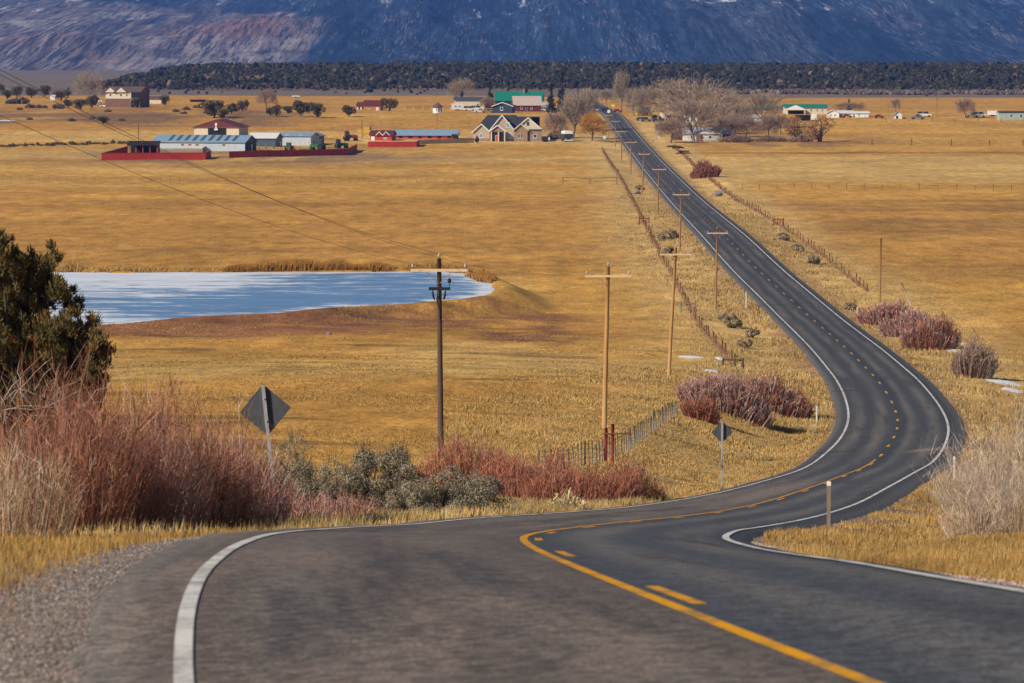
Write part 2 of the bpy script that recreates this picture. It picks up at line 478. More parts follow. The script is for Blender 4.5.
def mixc(c, d, t):
    t = np.asarray(t)[..., None]
    return c*(1-t) + np.array(d)*t
def land_colour(x, y):
    """what grows where: straw, mown hay, sage, bare earth (broad patches only)"""
    x = x.ravel(); y = y.ravel()
    i, d = road_query(x, y)
    left = d < 0
    n1 = fbm(x/35, y/55, 31, 4); n2 = fbm(x/160, y/45, 32, 4); n3 = fbm(x/9, y/16, 33, 3)
    gold = np.array((0.535, 0.292, 0.068)); straw = np.array((0.590, 0.395, 0.150)); orange = np.array((0.455, 0.228, 0.056)); brown = np.array((0.260, 0.138, 0.055))
    c = np.tile(gold, (len(x), 1))
    yy = y + (n2-0.5)*60
    # the hay fields, band by band with distance
    c = mixc(c, straw, 0.55*sstep(0.52, 0.7, n1)*(y < 420))
    c = mixc(c, orange, sstep(0.55, 0.36, n1)*0.55*(y < 420))
    c = mixc(c, straw, 0.5*np.exp(-((y-290-15*(n2-.5))/26)**2)*(x < 20))
    mid = sstep(455, 520, yy)*(1-sstep(770, 800, yy))
    c = mixc(c, orange, mid*(0.72+0.3*(n2-0.5)))
    c = mixc(c, brown, mid*0.32*sstep(0.6, 0.75, fbm(x/70, y/22, 41, 3)))
    c = mixc(c, gold, 0.8*sstep(780, 800, yy)*(1-sstep(1500, 1600, y)))
    c = mixc(c, straw, left*0.45*sstep(850, 880, yy)*(1-sstep(1190, 1200, y))*sstep(0.35, 0.6, n2))
    c = mixc(c, orange, left*0.5*np.exp(-((y-815)/20)**2))
    c = mixc(c, orange, left*0.5*np.exp(-((y-905)/30)**2)*sstep(0.4, 0.6, n1))
    c = mixc(c, straw, (~left)*0.65*sstep(860, 920, yy)*(1-sstep(1130, 1150, y)))
    c = mixc(c, brown, (~left)*0.9*np.exp(-((y-1172)/9)**2)*(x > 60))
    c = mixc(c, brown, (~left)*0.4*sstep(0.5, 0.7, fbm(x/60, y/18, 43, 3))*mid)
    c = mixc(c, straw, 0.55*left*sstep(1255, 1275, y)*(1-sstep(1350, 1375, y))*sstep(-150, -60, x+0.0*y)) 
    c = mixc(c, straw, 0.55*left*sstep(1280, 1290, y)*(1-sstep(1370, 1385, y)))
    c = mixc(c, orange, 0.6*left*sstep(1385, 1400, y)*(1-sstep(1480, 1540, y)))
    c = mixc(c, (0.19, 0.112, 0.068), 0.85*sstep(-70, -120, x)*sstep(1410, 1440, y)*(1-sstep(1640, 1760, y))*sstep(0.30, 0.50, fbm(x/26, y/60, 47, 4)))
    c = mixc(c, orange, 0.55*sstep(1540, 1650, y))
    sage = np.array((0.185, 0.145, 0.115))
    c = mixc(c, sage, sstep(1985, 2010, y + 30*(fbm(x/90, y/90, 44, 2)-0.5) - 110*sstep(40, -60, x) + 0*x))
    c = mixc(c, (0.16, 0.11, 0.085), sstep(2330, 2420, y)*(x > -330))
    rn = np.exp(-(((x+85)/62)**2+((y-1115)/65)**2))*left
    c = mixc(c, (0.25, 0.155, 0.095), np.clip(rn*1.3, 0, .85)*sstep(.30, .50, fbm(x/12, y/30, 48, 3)))
    rh = np.exp(-(((x-85)/45)**2+((y-1290)/55)**2))
    c = mixc(c, (0.22, 0.135, 0.08), np.clip(rh*1.2, 0, .7)*sstep(.35, .6, fbm(x/10, y/30, 49, 3)))
    # dam, red earth
    sd = poly_sd(x, y, POND)
    red = np.array((0.250, 0.108, 0.056))
    dm = (1-sstep(12, 34, sd + 16*(fbm(x/7, y/12, 51, 3)-0.5)))*sstep(0.0, 1.5, sd)*(y < 425)*sstep(-85, -50, x)*(1-sstep(2, 12, x))
    dm = np.maximum(dm, 1.1*np.exp(-(((x-1)/5.0)**2 + ((y-378)/30)**2))*sstep(0.25, 0.5, fbm(x/3, y/6, 52, 3)))
    c = mixc(c, red, np.clip(dm*1.3, 0, 0.95)*sstep(0.15, 0.42, n3))
    c = mixc(c, straw, 0.8*np.exp(-(((x+1.5)/3.5)**2 + ((y-475)/16)**2)))
    c = mixc(c, brown, 0.6*np.exp(-(((x-7)/4)**2 + ((y-362)/12)**2))*sstep(0.45, 0.6, n3))
    c = mixc(c, (0.09, 0.055, 0.03), 0.55*(y < 420)*(y > 150)*sstep(0.64, 0.72, fbm(x/16, y/5, 53, 3)))
    # road verges: paler bunch grass and bare soil
    a = np.abs(d); e = np.where(d > 0, AR[i], AL[i])
    soil = np.array((0.30, 0.185, 0.10))
    vg = (1-sstep(6, 22, a-e))*(y < 1500)*(y > 40)
    c = mixc(c, (0.58, 0.385, 0.15), vg*0.8)
    c = mixc(c, soil, (1-sstep(0.4, 3.0, a-e + 2.2*(n3-0.5)))*(y > 130)*(y < 1500)*0.8)
    gr = (1-sstep(1.5, 2.6, a-e+0.8*(n3-0.5)))*(y < 130)
    c = mixc(c, np.array((0.235, 0.185, 0.155)), gr)
    c *= (0.86 + 0.28*fbm(x/5, y/9, 55, 3))[:, None]
    return np.clip(c, 0.01, 0.9)

def ground_material():
    m, nt, b = nodemat("dry_grassland")
    N = nt.nodes; L = nt.links
    at = N.new("ShaderNodeVertexColor"); at.layer_name = "col"
    geo = N.new("ShaderNodeNewGeometry")
    def noise(scale, stretch, detail=5, rough=0.6):
        mp = N.new("ShaderNodeMapping"); mp.inputs["Scale"].default_value = stretch
        nz = N.new("ShaderNodeTexNoise"); nz.inputs["Scale"].default_value = scale; nz.inputs["Detail"].default_value = detail; nz.inputs["Roughness"].default_value = rough
        L.new(geo.outputs["Position"], mp.inputs[0]); L.new(mp.outputs[0], nz.inputs["Vector"]); return nz
    cur = at.outputs[0]
    for sc, st, lo, hi in ((0.05, (1, .45, 0), 0.82, 1.18), (0.35, (1, .35, 0), 0.70, 1.30), (0.012, (1, 1.6, 0), 0.85, 1.14), (2.2, (1, 0.3, 0), 0.70, 1.30)):
        nz = noise(sc, st)
        mr = N.new("ShaderNodeMapRange"); mr.inputs[1].default_value = 0.3; mr.inputs[2].default_value = 0.7; mr.inputs[3].default_value = lo; mr.inputs[4].default_value = hi
        L.new(nz.outputs[0], mr.inputs[0])
        mx = N.new("ShaderNodeMix"); mx.data_type = 'RGBA'; mx.blend_type = 'MULTIPLY'; mx.inputs[0].default_value = 1
        L.new(cur, mx.inputs[6]); L.new(mr.outputs[0], mx.inputs[7]); cur = mx.outputs[2]
    # scattered darker, thatchy patches
    nz = noise(0.16, (1, .45, 0), 8, 0.72)
    mr = N.new("ShaderNodeMapRange"); mr.inputs[1].default_value = 0.55; mr.inputs[2].default_value = 0.72; mr.inputs[3].default_value = 0; mr.inputs[4].default_value = 0.38
    L.new(nz.outputs[0], mr.inputs[0])
    mx = N.new("ShaderNodeMix"); mx.data_type = 'RGBA'; mx.blend_type = 'MULTIPLY'
    L.new(mr.outputs[0], mx.inputs[0]); L.new(cur, mx.inputs[6]); mx.inputs[7].default_value = (0.55, 0.48, 0.40, 1)
    L.new(mx.outputs[2], b.inputs["Base Color"])
    b.inputs["Roughness"].default_value = 0.95; b.inputs["Specular IOR Level"].default_value = 0.08
    n2 = noise(1.6, (1, 1, 1), 6, 0.7)
    bp = N.new("ShaderNodeBump"); bp.inputs["Strength"].default_value = 0.7; bp.inputs["Distance"].default_value = 0.35
    L.new(n2.outputs[0], bp.inputs["Height"]); L.new(bp.outputs[0], b.inputs["Normal"])
    return m
M_GROUND = ground_material()
ground = mesh_np("ground", np.stack([GX.ravel(), GY.ravel(), GZ.ravel()], 1), [gf], M_GROUND, col=land_colour(GX, GY), smooth=True)
tag(ground, "golden dry grassland valley sloping down from the road bend", "ground", kind='structure')

# ------------------------------------------------------------------ road, markings
def road_strip(name, s0, s1, offs, lift, mat, closed_skirt=None, step=0.5, parent=None):
    """a sheet along the road; offs: list of functions or numbers giving signed offsets from the centre"""
    s = np.arange(s0, s1+1e-6, step) if s1-s0 < 420 else np.concatenate([np.arange(s0, 330, 0.5), np.arange(330, s1, 2.0)])
    ix = np.interp(s, RS, np.arange(len(RS)))
    I = lambda a: np.interp(s, RS, a)
    x, y, z, b = I(RX), I(RY), I(RZ), I(RB)
    n = np.stack([I(RN[:, 0]), I(RN[:, 1])], 1); n /= np.linalg.norm(n, axis=1)[:, None]
    V = []; UV = []
    for o in offs:
        drop = 0
        if isinstance(o, tuple): o, drop = o
        oo = o(s) if callable(o) else np.full(len(s), float(o))
        V.append(np.stack([x+n[:, 0]*oo, y+n[:, 1]*oo, z-b*oo+lift+drop], 1)); UV.append(np.stack([oo, s], 1))
    k = len(offs); V = np.stack(V, 1).reshape(-1, 3); UV = np.stack(UV, 1).reshape(-1, 2)
    i = np.arange(len(s)-1)[:, None]*k + np.arange(k-1)[None]
    F = np.stack([i, i+1, i+k+1, i+k], -1).reshape(-1, 4)
    return mesh_np(name, V, [F], mat, parent, uv=UV, smooth=True)
fAL = lambda s: -np.interp(s, RS, AL) + (0.12+0.26*(s < 60))*(fbm(s/0.9, s*0, 61, 4)-0.5)
fAR = lambda s: np.interp(s, RS, AR) + 0.10*(vnoise(s/2.5, s*0, 62)-0.5)
fL = lambda s: -np.interp(s, RS, RWL)
fR = lambda s: np.interp(s, RS, RWR)

def asphalt_material():
    m, nt, b = nodemat("asphalt")
    N = nt.nodes; L = nt.links
    uv = N.new("ShaderNodeUVMap"); sep = N.new("ShaderNodeSeparateXYZ"); L.new(uv.outputs[0], sep.inputs[0])
    geo = N.new("ShaderNodeNewGeometry")
    def math_(op, a, b_=None, c=None):
        n = N.new("ShaderNodeMath"); n.operation = op
        for k, v in enumerate((a, b_, c)):
            if v is None: continue
            if isinstance(v, (int, float)): n.inputs[k].default_value = v
            else: L.new(v, n.inputs[k])
        return n.outputs[0]
    def mapr(v, a, b_, c, d, smooth=True):
        n = N.new("ShaderNodeMapRange"); n.interpolation_type = 'SMOOTHSTEP' if smooth else 'LINEAR'
        n.inputs[1].default_value = a; n.inputs[2].default_value = b_; n.inputs[3].default_value = c; n.inputs[4].default_value = d
        L.new(v, n.inputs[0]); return n.outputs[0]
    def mix(t, a, b_, blend='MIX'):
        n = N.new("ShaderNodeMix"); n.data_type = 'RGBA'; n.blend_type = blend
        if isinstance(t, float): n.inputs[0].default_value = t
        else: L.new(t, n.inputs[0])
        for k, v in ((6, a), (7, b_)):
            if isinstance(v, tuple): n.inputs[k].default_value = (*v, 1)
            else: L.new(v, n.inputs[k])
        return n.outputs[2]
    def noise(scale, vec, detail=4, rough=0.6, st=(1, 1, 1)):
        mp = N.new("ShaderNodeMapping"); mp.inputs["Scale"].default_value = st
        n = N.new("ShaderNodeTexNoise"); n.inputs["Scale"].default_value = scale; n.inputs["Detail"].default_value = detail; n.inputs["Roughness"].default_value = rough
        L.new(vec, mp.inputs[0]); L.new(mp.outputs[0], n.inputs["Vector"]); return n.outputs[0]
    u, s = sep.outputs[0], sep.outputs[1]
    wob = math_('MULTIPLY', math_('SUBTRACT', noise(0.6, uv.outputs[0], 3, 0.6, (0.6, 0.05, 1)), 0.5), 0.9)
    uu = math_('ADD', u, wob)
    # older, browner mat on the near left lane; newer blue-black mat elsewhere
    t_left = math_('MULTIPLY', mapr(u, -0.05, -0.02, 1, 0), mapr(s, 100, 165, 1, 0))
    base = mix(t_left, mix(mapr(s, 70, 200, 0, 1), (0.056, 0.060, 0.069), (0.050, 0.051, 0.054)), (0.098, 0.078, 0.064))
    # wheel tracks polished lighter
    tr = None
    for c in (-2.75, -1.05, 1.0, 2.7):
        g = mapr(math_('ABSOLUTE', math_('SUBTRACT', uu, c)), 0.0, 0.75, 1, 0)
        tr = g if tr is None else math_('MAXIMUM', tr, g)
    tr = math_('MULTIPLY', tr, mapr(noise(0.5, uv.outputs[0], 4, 0.6, (0.3, 0.06, 1)), 0.3, 0.7, 0.3, 1.0))
    base = mix(math_('MULTIPLY', tr, 0.66), base, (0.175, 0.150, 0.125))
    # oil line and seal band down the middle
    cl = mapr(math_('ABSOLUTE', math_('SUBTRACT', u, 0.35)), 0.1, 0.75, 1, 0)
    base = mix(math_('MULTIPLY', cl, mapr(s, 60, 170, 0.15, 0.75)), base, (0.030, 0.033, 0.042))
    # darker skids and patches
    pat = mapr(noise(0.55, uv.outputs[0], 5, 0.62, (1.5, 0.07, 1)), 0.50, 0.64, 0, 0.72)
    base = mix(pat, base, (0.045, 0.040, 0.040))
    pat2 = mapr(noise(0.9, uv.outputs[0], 5, 0.62, (0.9, 0.10, 1)), 0.46, 0.66, 0, 0.65)
    base = mix(math_('MULTIPLY', pat2, t_left), base, (0.185, 0.142, 0.108))
    # weathered shoulder
    sh = mapr(math_('ABSOLUTE', u), 3.9, 4.5, 0, 0.65)
    base = mix(sh, base, (0.140, 0.122, 0.108))
    # dusty tracks dragged across the bend
    dust = math_('MULTIPLY', mapr(math_('ABSOLUTE', math_('SUBTRACT', math_('ADD', s, math_('MULTIPLY', u, -1.2)), 193.5)), 0.8, 2.6, 1, 0), mapr(u, 1.0, 2.4, 0, 1))
    base = mix(math_('MULTIPLY', dust, 0.6), base, (0.27, 0.19, 0.13))
    dust2 = math_('MULTIPLY', mapr(math_('ABSOLUTE', math_('SUBTRACT', s, 132)), 8, 26, 1, 0), mapr(math_('ABSOLUTE', math_('ADD', uu, 1.3)), 0.3, 1.3, 1, 0))
    base = mix(math_('MULTIPLY', dust2, 0.5), base, (0.22, 0.165, 0.125))
    # aggregate
    ag = noise(30, geo.outputs["Position"], 4, 0.8)
    sp = mapr(ag, 0.34, 0.66, 0.38, 1.75)
    base = mix(1.0, base, sp, 'MULTIPLY')
    ag2 = noise(6, geo.outputs["Position"], 4, 0.7)
    base = mix(1.0, base, mapr(ag2, 0.34, 0.66, 0.55, 1.45), 'MULTIPLY')
    L.new(base, b.inputs["Base Color"])
    b.inputs["Roughness"].default_value = 0.72; b.inputs["Specular IOR Level"].default_value = 0.35
    bp = N.new("ShaderNodeBump"); bp.inputs["Strength"].default_value = 0.75; bp.inputs["Distance"].default_value = 0.012
    L.new(ag, bp.inputs["Height"]); L.new(bp.outputs[0], b.inputs["Normal"])
    return m
M_ASPHALT = asphalt_material()
S_END = RS[-1] - 5
road = road_strip("road", -38, S_END, [((lambda s: fAL(s)-0.35), -0.30), (fAL, -0.02), -3.0, -1.5, 0.0, 1.5, 2.6, (fAR, -0.02), ((lambda s: fAR(s)+0.35), -0.30)], 0.0, M_ASPHALT)
tag(road, "two lane asphalt road winding downhill and across the valley", "road", kind='structure')

def line_material(name, c, wear):
    m, nt, b = nodemat(name)
    N = nt.nodes; L = nt.links
    geo = N.new("ShaderNodeNewGeometry")
    nz = N.new("ShaderNodeTexNoise"); nz.inputs["Scale"].default_value = 14; nz.inputs["Detail"].default_value = 6; nz.inputs["Roughness"].default_value = 0.75
    n2 = N.new("ShaderNodeTexNoise"); n2.inputs["Scale"].default_value = 1.1; n2.inputs["Detail"].default_value = 3
    L.new(geo.outputs["Position"], nz.inputs["Vector"]); L.new(geo.outputs["Position"], n2.inputs["Vector"])
    ad = N.new("ShaderNodeMath"); ad.operation = 'ADD'; L.new(nz.outputs[0], ad.inputs[0]); L.new(n2.outputs[0], ad.inputs[1])
    mr = N.new("ShaderNodeMapRange"); mr.inputs[1].default_value = 0.94; mr.inputs[2].default_value = 1.28; mr.inputs[3].default_value = 0.0; mr.inputs[4].default_value = wear
    L.new(ad.outputs[0], mr.inputs[0])
    mx = N.new("ShaderNodeMix"); mx.data_type = 'RGBA'; mx.inputs[6].default_value = (*c, 1); mx.inputs[7].default_value = (0.12, 0.10, 0.09, 1)
    L.new(mr.outputs[0], mx.inputs[0]); L.new(mx.outputs[2], b.inputs["Base Color"])
    b.inputs["Roughness"].default_value = 0.8; b.inputs["Specular IOR Level"].default_value = 0.1
    return m
M_WHITE = line_material("worn_white_line", (0.60, 0.585, 0.56), 0.95)
M_YELLOW = line_material("worn_yellow_line", (0.66, 0.30, 0.006), 0.8)
mk = empty("road_markings"); tag(mk, "white edge lines and yellow centre lines painted on the asphalt road", "road markings", kind='structure')
wlin = lambda s: np.interp(s, [0, 60, 200, 600, 1500], [0.065, 0.07, 0.08, 0.10, 0.12])
road_strip("edge_line", -30, S_END, [lambda s: fL(s)-wlin(s), lambda s: fL(s)+wlin(s)], 0.004, M_WHITE, parent=mk)
road_strip("edge_line", -30, S_END, [lambda s: fR(s)-wlin(s), lambda s: fR(s)+wlin(s)], 0.004, M_WHITE, parent=mk)
road_strip("centre_line", -30, 187.5, [-0.06, 0.06], 0.004, M_YELLOW, parent=mk)
_dv, _df, _n = [], [], 0
for k in range(-3, 104):
    a = 8.0 + 12.19*k
    if a < -28 or a > 1300: continue
    off = float(np.interp(a, [150, 205], [0.23, 0.05]))
    hw = 0.06 if a < 150 else 0.085
    s = np.linspace(a, a+3.05, 5)
    I = lambda q: np.interp(s, RS, q)
    for o in (off-hw, off+hw):
        _dv.append(np.stack([I(RX)+I(RN[:, 0])*o, I(RY)+I(RN[:, 1])*o, I(RZ)-I(RB)*o+0.004], 1))
    i = np.arange(4) + _n
    _df.append(np.stack([i, i+5, i+6, i+1], 1)); _n += 10
mesh_np("dashed_line", np.concatenate(_dv), [np.concatenate(_df)], M_YELLOW, mk)

# ------------------------------------------------------------------ frozen pond
def pond_material():
    m, nt, b = nodemat("pond_ice")
    N = nt.nodes; L = nt.links
    geo = N.new("ShaderNodeNewGeometry")
    mp = N.new("ShaderNodeMapping"); mp.inputs["Scale"].default_value = (0.11, 0.30, 1)
    nz = N.new("ShaderNodeTexNoise"); nz.inputs["Scale"].default_value = 1.0; nz.inputs["Detail"].default_value = 9; nz.inputs["Roughness"].default_value = 0.72
    L.new(geo.outputs["Position"], mp.inputs[0]); L.new(mp.outputs[0], nz.inputs["Vector"])
    at = N.new("ShaderNodeVertexColor"); at.layer_name = "col"
    sp = N.new("ShaderNodeSeparateColor"); L.new(at.outputs[0], sp.inputs[0])
    ad = N.new("ShaderNodeMath"); ad.operation = 'ADD'; L.new(sp.outputs[0], ad.inputs[1])
    am = N.new("ShaderNodeMath"); am.operation = 'MULTIPLY_ADD'; am.inputs[1].default_value = 2.1; am.inputs[2].default_value = -0.55; L.new(nz.outputs[0], am.inputs[0]); L.new(am.outputs[0], ad.inputs[0])
    mr = N.new("ShaderNodeMapRange"); mr.interpolation_type = 'SMOOTHSTEP'; mr.inputs[1].default_value = 0.88; mr.inputs[2].default_value = 1.18
    L.new(ad.outputs[0], mr.inputs[0])
    mx = N.new("ShaderNodeMix"); mx.data_type = 'RGBA'; mx.inputs[6].default_value = (0.12, 0.24, 0.43, 1); mx.inputs[7].default_value = (0.60, 0.65, 0.73, 1)
    m2 = N.new("ShaderNodeMapping"); m2.inputs["Scale"].default_value = (0.12, 0.35, 1); L.new(geo.outputs["Position"], m2.inputs[0])
    z2 = N.new("ShaderNodeTexNoise"); z2.inputs["Scale"].default_value = 1.0; z2.inputs["Detail"].default_value = 8; z2.inputs["Roughness"].default_value = 0.7; L.new(m2.outputs[0], z2.inputs["Vector"])
    r2 = N.new("ShaderNodeMapRange"); r2.inputs[1].default_value = 0.35; r2.inputs[2].default_value = 0.65; r2.inputs[3].default_value = 0.78; r2.inputs[4].default_value = 1.1; L.new(z2.outputs[0], r2.inputs[0])
    mm = N.new("ShaderNodeMix"); mm.data_type = 'RGBA'; mm.blend_type = 'MULTIPLY'; mm.inputs[0].default_value = 1.0; L.new(r2.outputs[0], mm.inputs[7])
    L.new(mr.outputs[0], mx.inputs[0]); L.new(mx.outputs[2], mm.inputs[6]); L.new(mm.outputs[2], b.inputs["Base Color"])
    rr = N.new("ShaderNodeMapRange"); rr.inputs[3].default_value = 0.35; rr.inputs[4].default_value = 0.8
    L.new(mr.outputs[0], rr.inputs[0]); L.new(rr.outputs[0], b.inputs["Roughness"])
    return m
_px = np.linspace(-75, 6, 110); _py = np.linspace(372, 492, 120)
PXX, PYY = np.meshgrid(_px, _py)
sd = poly_sd(PXX, PYY, POND)
keep = (sd < 1.2)
pi = np.arange(119)[:, None]*110 + np.arange(109)[None]
pf = np.stack([pi, pi+1, pi+111, pi+110], -1).reshape(-1, 4)
pf = pf[keep.ravel()[pf].all(1)]
# snow lies deeper by the shores and to the west: more open blue ice down the middle
xp, yp = PXX.ravel(), PYY.ravel()
imx, imy = to_px(np.stack([xp, yp, np.full(len(xp), POND_Z)], 1))
cov = 0.50 + 0*xp
cov += 0.22*sstep(-2.5, 0.0, sd.ravel())
cov += 0.30*np.exp(-((yp-465)/16)**2)*sstep(-22, -42, xp) + 0.12*np.exp(-((yp-478)/9)**2)
cov += 0.30*sstep(-44, -56, xp)*np.exp(-((yp-388)/16)**2) + 0.1*sstep(-30, -48, xp)
cov -= 0.12*np.exp(-((yp-412)/14)**2)*sstep(-20, -35, xp)
cov += 0.05*sstep(-12, -4, xp)
cov -= 0.05*sstep(-40, -25, xp)*sstep(-2, -5, sd.ravel())
cov -= 0.03 + 0.03*sstep(-45, -30, xp)
used = np.unique(pf); rm = np.full(len(xp), -1); rm[used] = np.arange(len(used))
pond = mesh_np("pond", np.stack([xp, yp, np.full(len(xp), POND_Z)], 1)[used], [rm[pf]], pond_material(), col=np.stack([cov, cov, cov], 1)[used])
tag(pond, "frozen pond with blue ice and drifted white snow", "pond", kind='structure')

# ------------------------------------------------------------------ mountains
def mountains():
    xs = np.linspace(-1700, 1700, 560); ys = np.concatenate([np.linspace(6000, 9000, 240), np.linspace(9060, 13000, 40)])
    X, Y = np.meshgrid(xs, ys)
    t = (Y-6000)/7000.0
    warp = 260*(fbm(X/900, Y/1800, 70, 3)-0.5)
    rid = 1-np.abs(2*fbm((X+warp)/420, Y/3000, 71, 3)-1)          # spurs running down toward the valley
    rid2 = 1-np.abs(2*fbm((X+warp)/120, Y/900, 72, 4)-1)
    east = sstep(-620, -250, X + 0.05*(Y-7000))
    up = sstep(0.0, 0.22, t)
    h = ZC - 30 + 520*t**1.15 + up*(95*(rid-0.55) + 26*(rid2-0.55))*(0.12+1.0*east) + 10*(fbm(X/60, Y/300, 73, 4)-0.5)*up
    hill = 24*np.exp(-(((X+565)/150)**2 + ((Y-7150)/420)**2)) + 34*np.exp(-(((X+860)/170)**2 + ((Y-6700)/330)**2))
    h = h + hill
    x, y = X.ravel(), Y.ravel(); u = x/y
    n = fbm(x/70, y/1500, 75, 4); n2 = fbm(x/230, y/2600, 76, 4); n3 = fbm(x/26, y/520, 78, 4)
    bnd = np.interp(y, [6000, 6500, 7000, 7300, 7600, 8000, 8500, 13000], [-0.068, -0.060, -0.050, -0.052, -0.060, -0.085, -0.120, -0.2]) + 0.020*(n2-0.5) + 0.014*(n3-.5)
    wood = sstep(-0.005, 0.005, u-bnd)
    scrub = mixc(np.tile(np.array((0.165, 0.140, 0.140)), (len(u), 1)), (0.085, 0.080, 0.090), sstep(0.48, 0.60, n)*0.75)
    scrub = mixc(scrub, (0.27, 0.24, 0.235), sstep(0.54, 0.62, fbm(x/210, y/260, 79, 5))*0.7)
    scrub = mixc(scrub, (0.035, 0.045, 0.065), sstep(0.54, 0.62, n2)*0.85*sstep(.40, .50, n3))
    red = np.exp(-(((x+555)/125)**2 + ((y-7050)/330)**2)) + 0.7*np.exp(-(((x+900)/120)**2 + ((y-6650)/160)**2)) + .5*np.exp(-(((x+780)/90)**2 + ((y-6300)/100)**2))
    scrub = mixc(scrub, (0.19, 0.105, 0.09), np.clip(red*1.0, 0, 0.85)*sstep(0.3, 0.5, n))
    hazed_forest = mixc(np.tile(np.array((0.022, 0.042, 0.075)), (len(u), 1)), (0.055, 0.065, 0.085), sstep(.45, .65, n2)*.7)  # conifers made paler and bluer: distance haze put into the colour
    c = scrub*(1-wood[:, None]) + hazed_forest*wood[:, None]
    m, nt, b = nodemat("mountain_slopes")
    N = nt.nodes; L = nt.links
    at = N.new("ShaderNodeVertexColor"); at.layer_name = "col"
    geo = N.new("ShaderNodeNewGeometry"); sx = N.new("ShaderNodeSeparateXYZ"); L.new(geo.outputs["Position"], sx.inputs[0])
    def noise(scale, st, detail=6, rough=0.7):
        mp = N.new("ShaderNodeMapping"); mp.inputs["Scale"].default_value = st
        q = N.new("ShaderNodeTexNoise"); q.inputs["Scale"].default_value = scale; q.inputs["Detail"].default_value = detail; q.inputs["Roughness"].default_value = rough
        L.new(geo.outputs["Position"], mp.inputs[0]); L.new(mp.outputs[0], q.inputs["Vector"]); return q.outputs[0]
    def mr_(v, a, b_, c_, d):
        q = N.new("ShaderNodeMapRange"); q.inputs[1].default_value = a; q.inputs[2].default_value = b_; q.inputs[3].default_value = c_; q.inputs[4].default_value = d
        L.new(v, q.inputs[0]); return q.outputs[0]
    def mix(t_, a, b_, bl='MIX'):
        q = N.new("ShaderNodeMix"); q.data_type = 'RGBA'; q.blend_type = bl
        if isinstance(t_, float): q.inputs[0].default_value = t_
        else: L.new(t_, q.inputs[0])
        for k, v in ((6, a), (7, b_)):
            if isinstance(v, tuple): q.inputs[k].default_value = (*v, 1)
            else: L.new(v, q.inputs[k])
        return q.outputs[2]
    col = mix(1.0, at.outputs[0], mr_(noise(0.045, (1, .045, 0), 8, .8), 0.36, 0.64, 0.2, 1.9), 'MULTIPLY')
    big = mr_(noise(0.006, (1, .06, 0), 5, 0.65), 0.38, 0.66, -0.06, 0.075)
    s1 = N.new("ShaderNodeMath"); s1.operation = 'ADD'; L.new(noise(0.2, (1, .03, 0), 4, 0.8), s1.inputs[0]); L.new(big, s1.inputs[1])
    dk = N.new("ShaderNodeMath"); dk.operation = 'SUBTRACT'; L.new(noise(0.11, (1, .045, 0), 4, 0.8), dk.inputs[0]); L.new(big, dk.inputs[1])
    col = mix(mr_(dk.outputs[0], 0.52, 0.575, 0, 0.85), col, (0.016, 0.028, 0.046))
    col = mix(mr_(s1.outputs[0], 0.575, 0.635, 0, 0.5), col, (0.30, 0.245, 0.225))
    # old snow in the high clearings
    high = mr_(sx.outputs[2], 70, 230, -0.05, 0.13)
    sn = N.new("ShaderNodeMath"); sn.operation = 'ADD'; L.new(noise(0.022, (.7, 0.07, 0), 10, 0.78), sn.inputs[0]); L.new(high, sn.inputs[1])
    col = mix(mr_(sn.outputs[0], 0.60, 0.66, 0, 0.8), col, (0.62, 0.62, 0.64))
    L.new(col, b.inputs["Base Color"]); b.inputs["Roughness"].default_value = 1.0; b.inputs["Specular IOR Level"].default_value = 0.0
    n_ = len(xs); i = np.arange(len(ys)-1)[:, None]*n_ + np.arange(n_-1)[None]
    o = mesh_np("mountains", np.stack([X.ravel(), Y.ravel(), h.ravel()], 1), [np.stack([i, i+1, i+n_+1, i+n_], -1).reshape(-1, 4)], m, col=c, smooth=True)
    return tag(o, "blue wooded mountain range with snow patches and bare western slopes", "mountains", kind='structure')
mountains()

# ------------------------------------------------------------------ air
def haze():
    mb = MB(); mb.box(-3200, 3200, -150, 13200, -20, 900)
    m = bpy.data.materials.new("haze_air"); m.use_nodes = True
    nt = m.node_tree; nt.nodes.clear()
    out = nt.nodes.new("ShaderNodeOutputMaterial"); pv = nt.nodes.new("ShaderNodeVolumePrincipled")
    pv.inputs["Color"].default_value = (0.13, 0.32, 1.0, 1)
    pv.inputs["Density"].default_value = 0.000050
    pv.inputs["Anisotropy"].default_value = 0.0
    nt.links.new(pv.outputs[0], out.inputs["Volume"])
    o = mb.build("haze", m)
    return tag(o, "thin blue air between the valley and the mountains", "haze", kind='stuff')
haze()
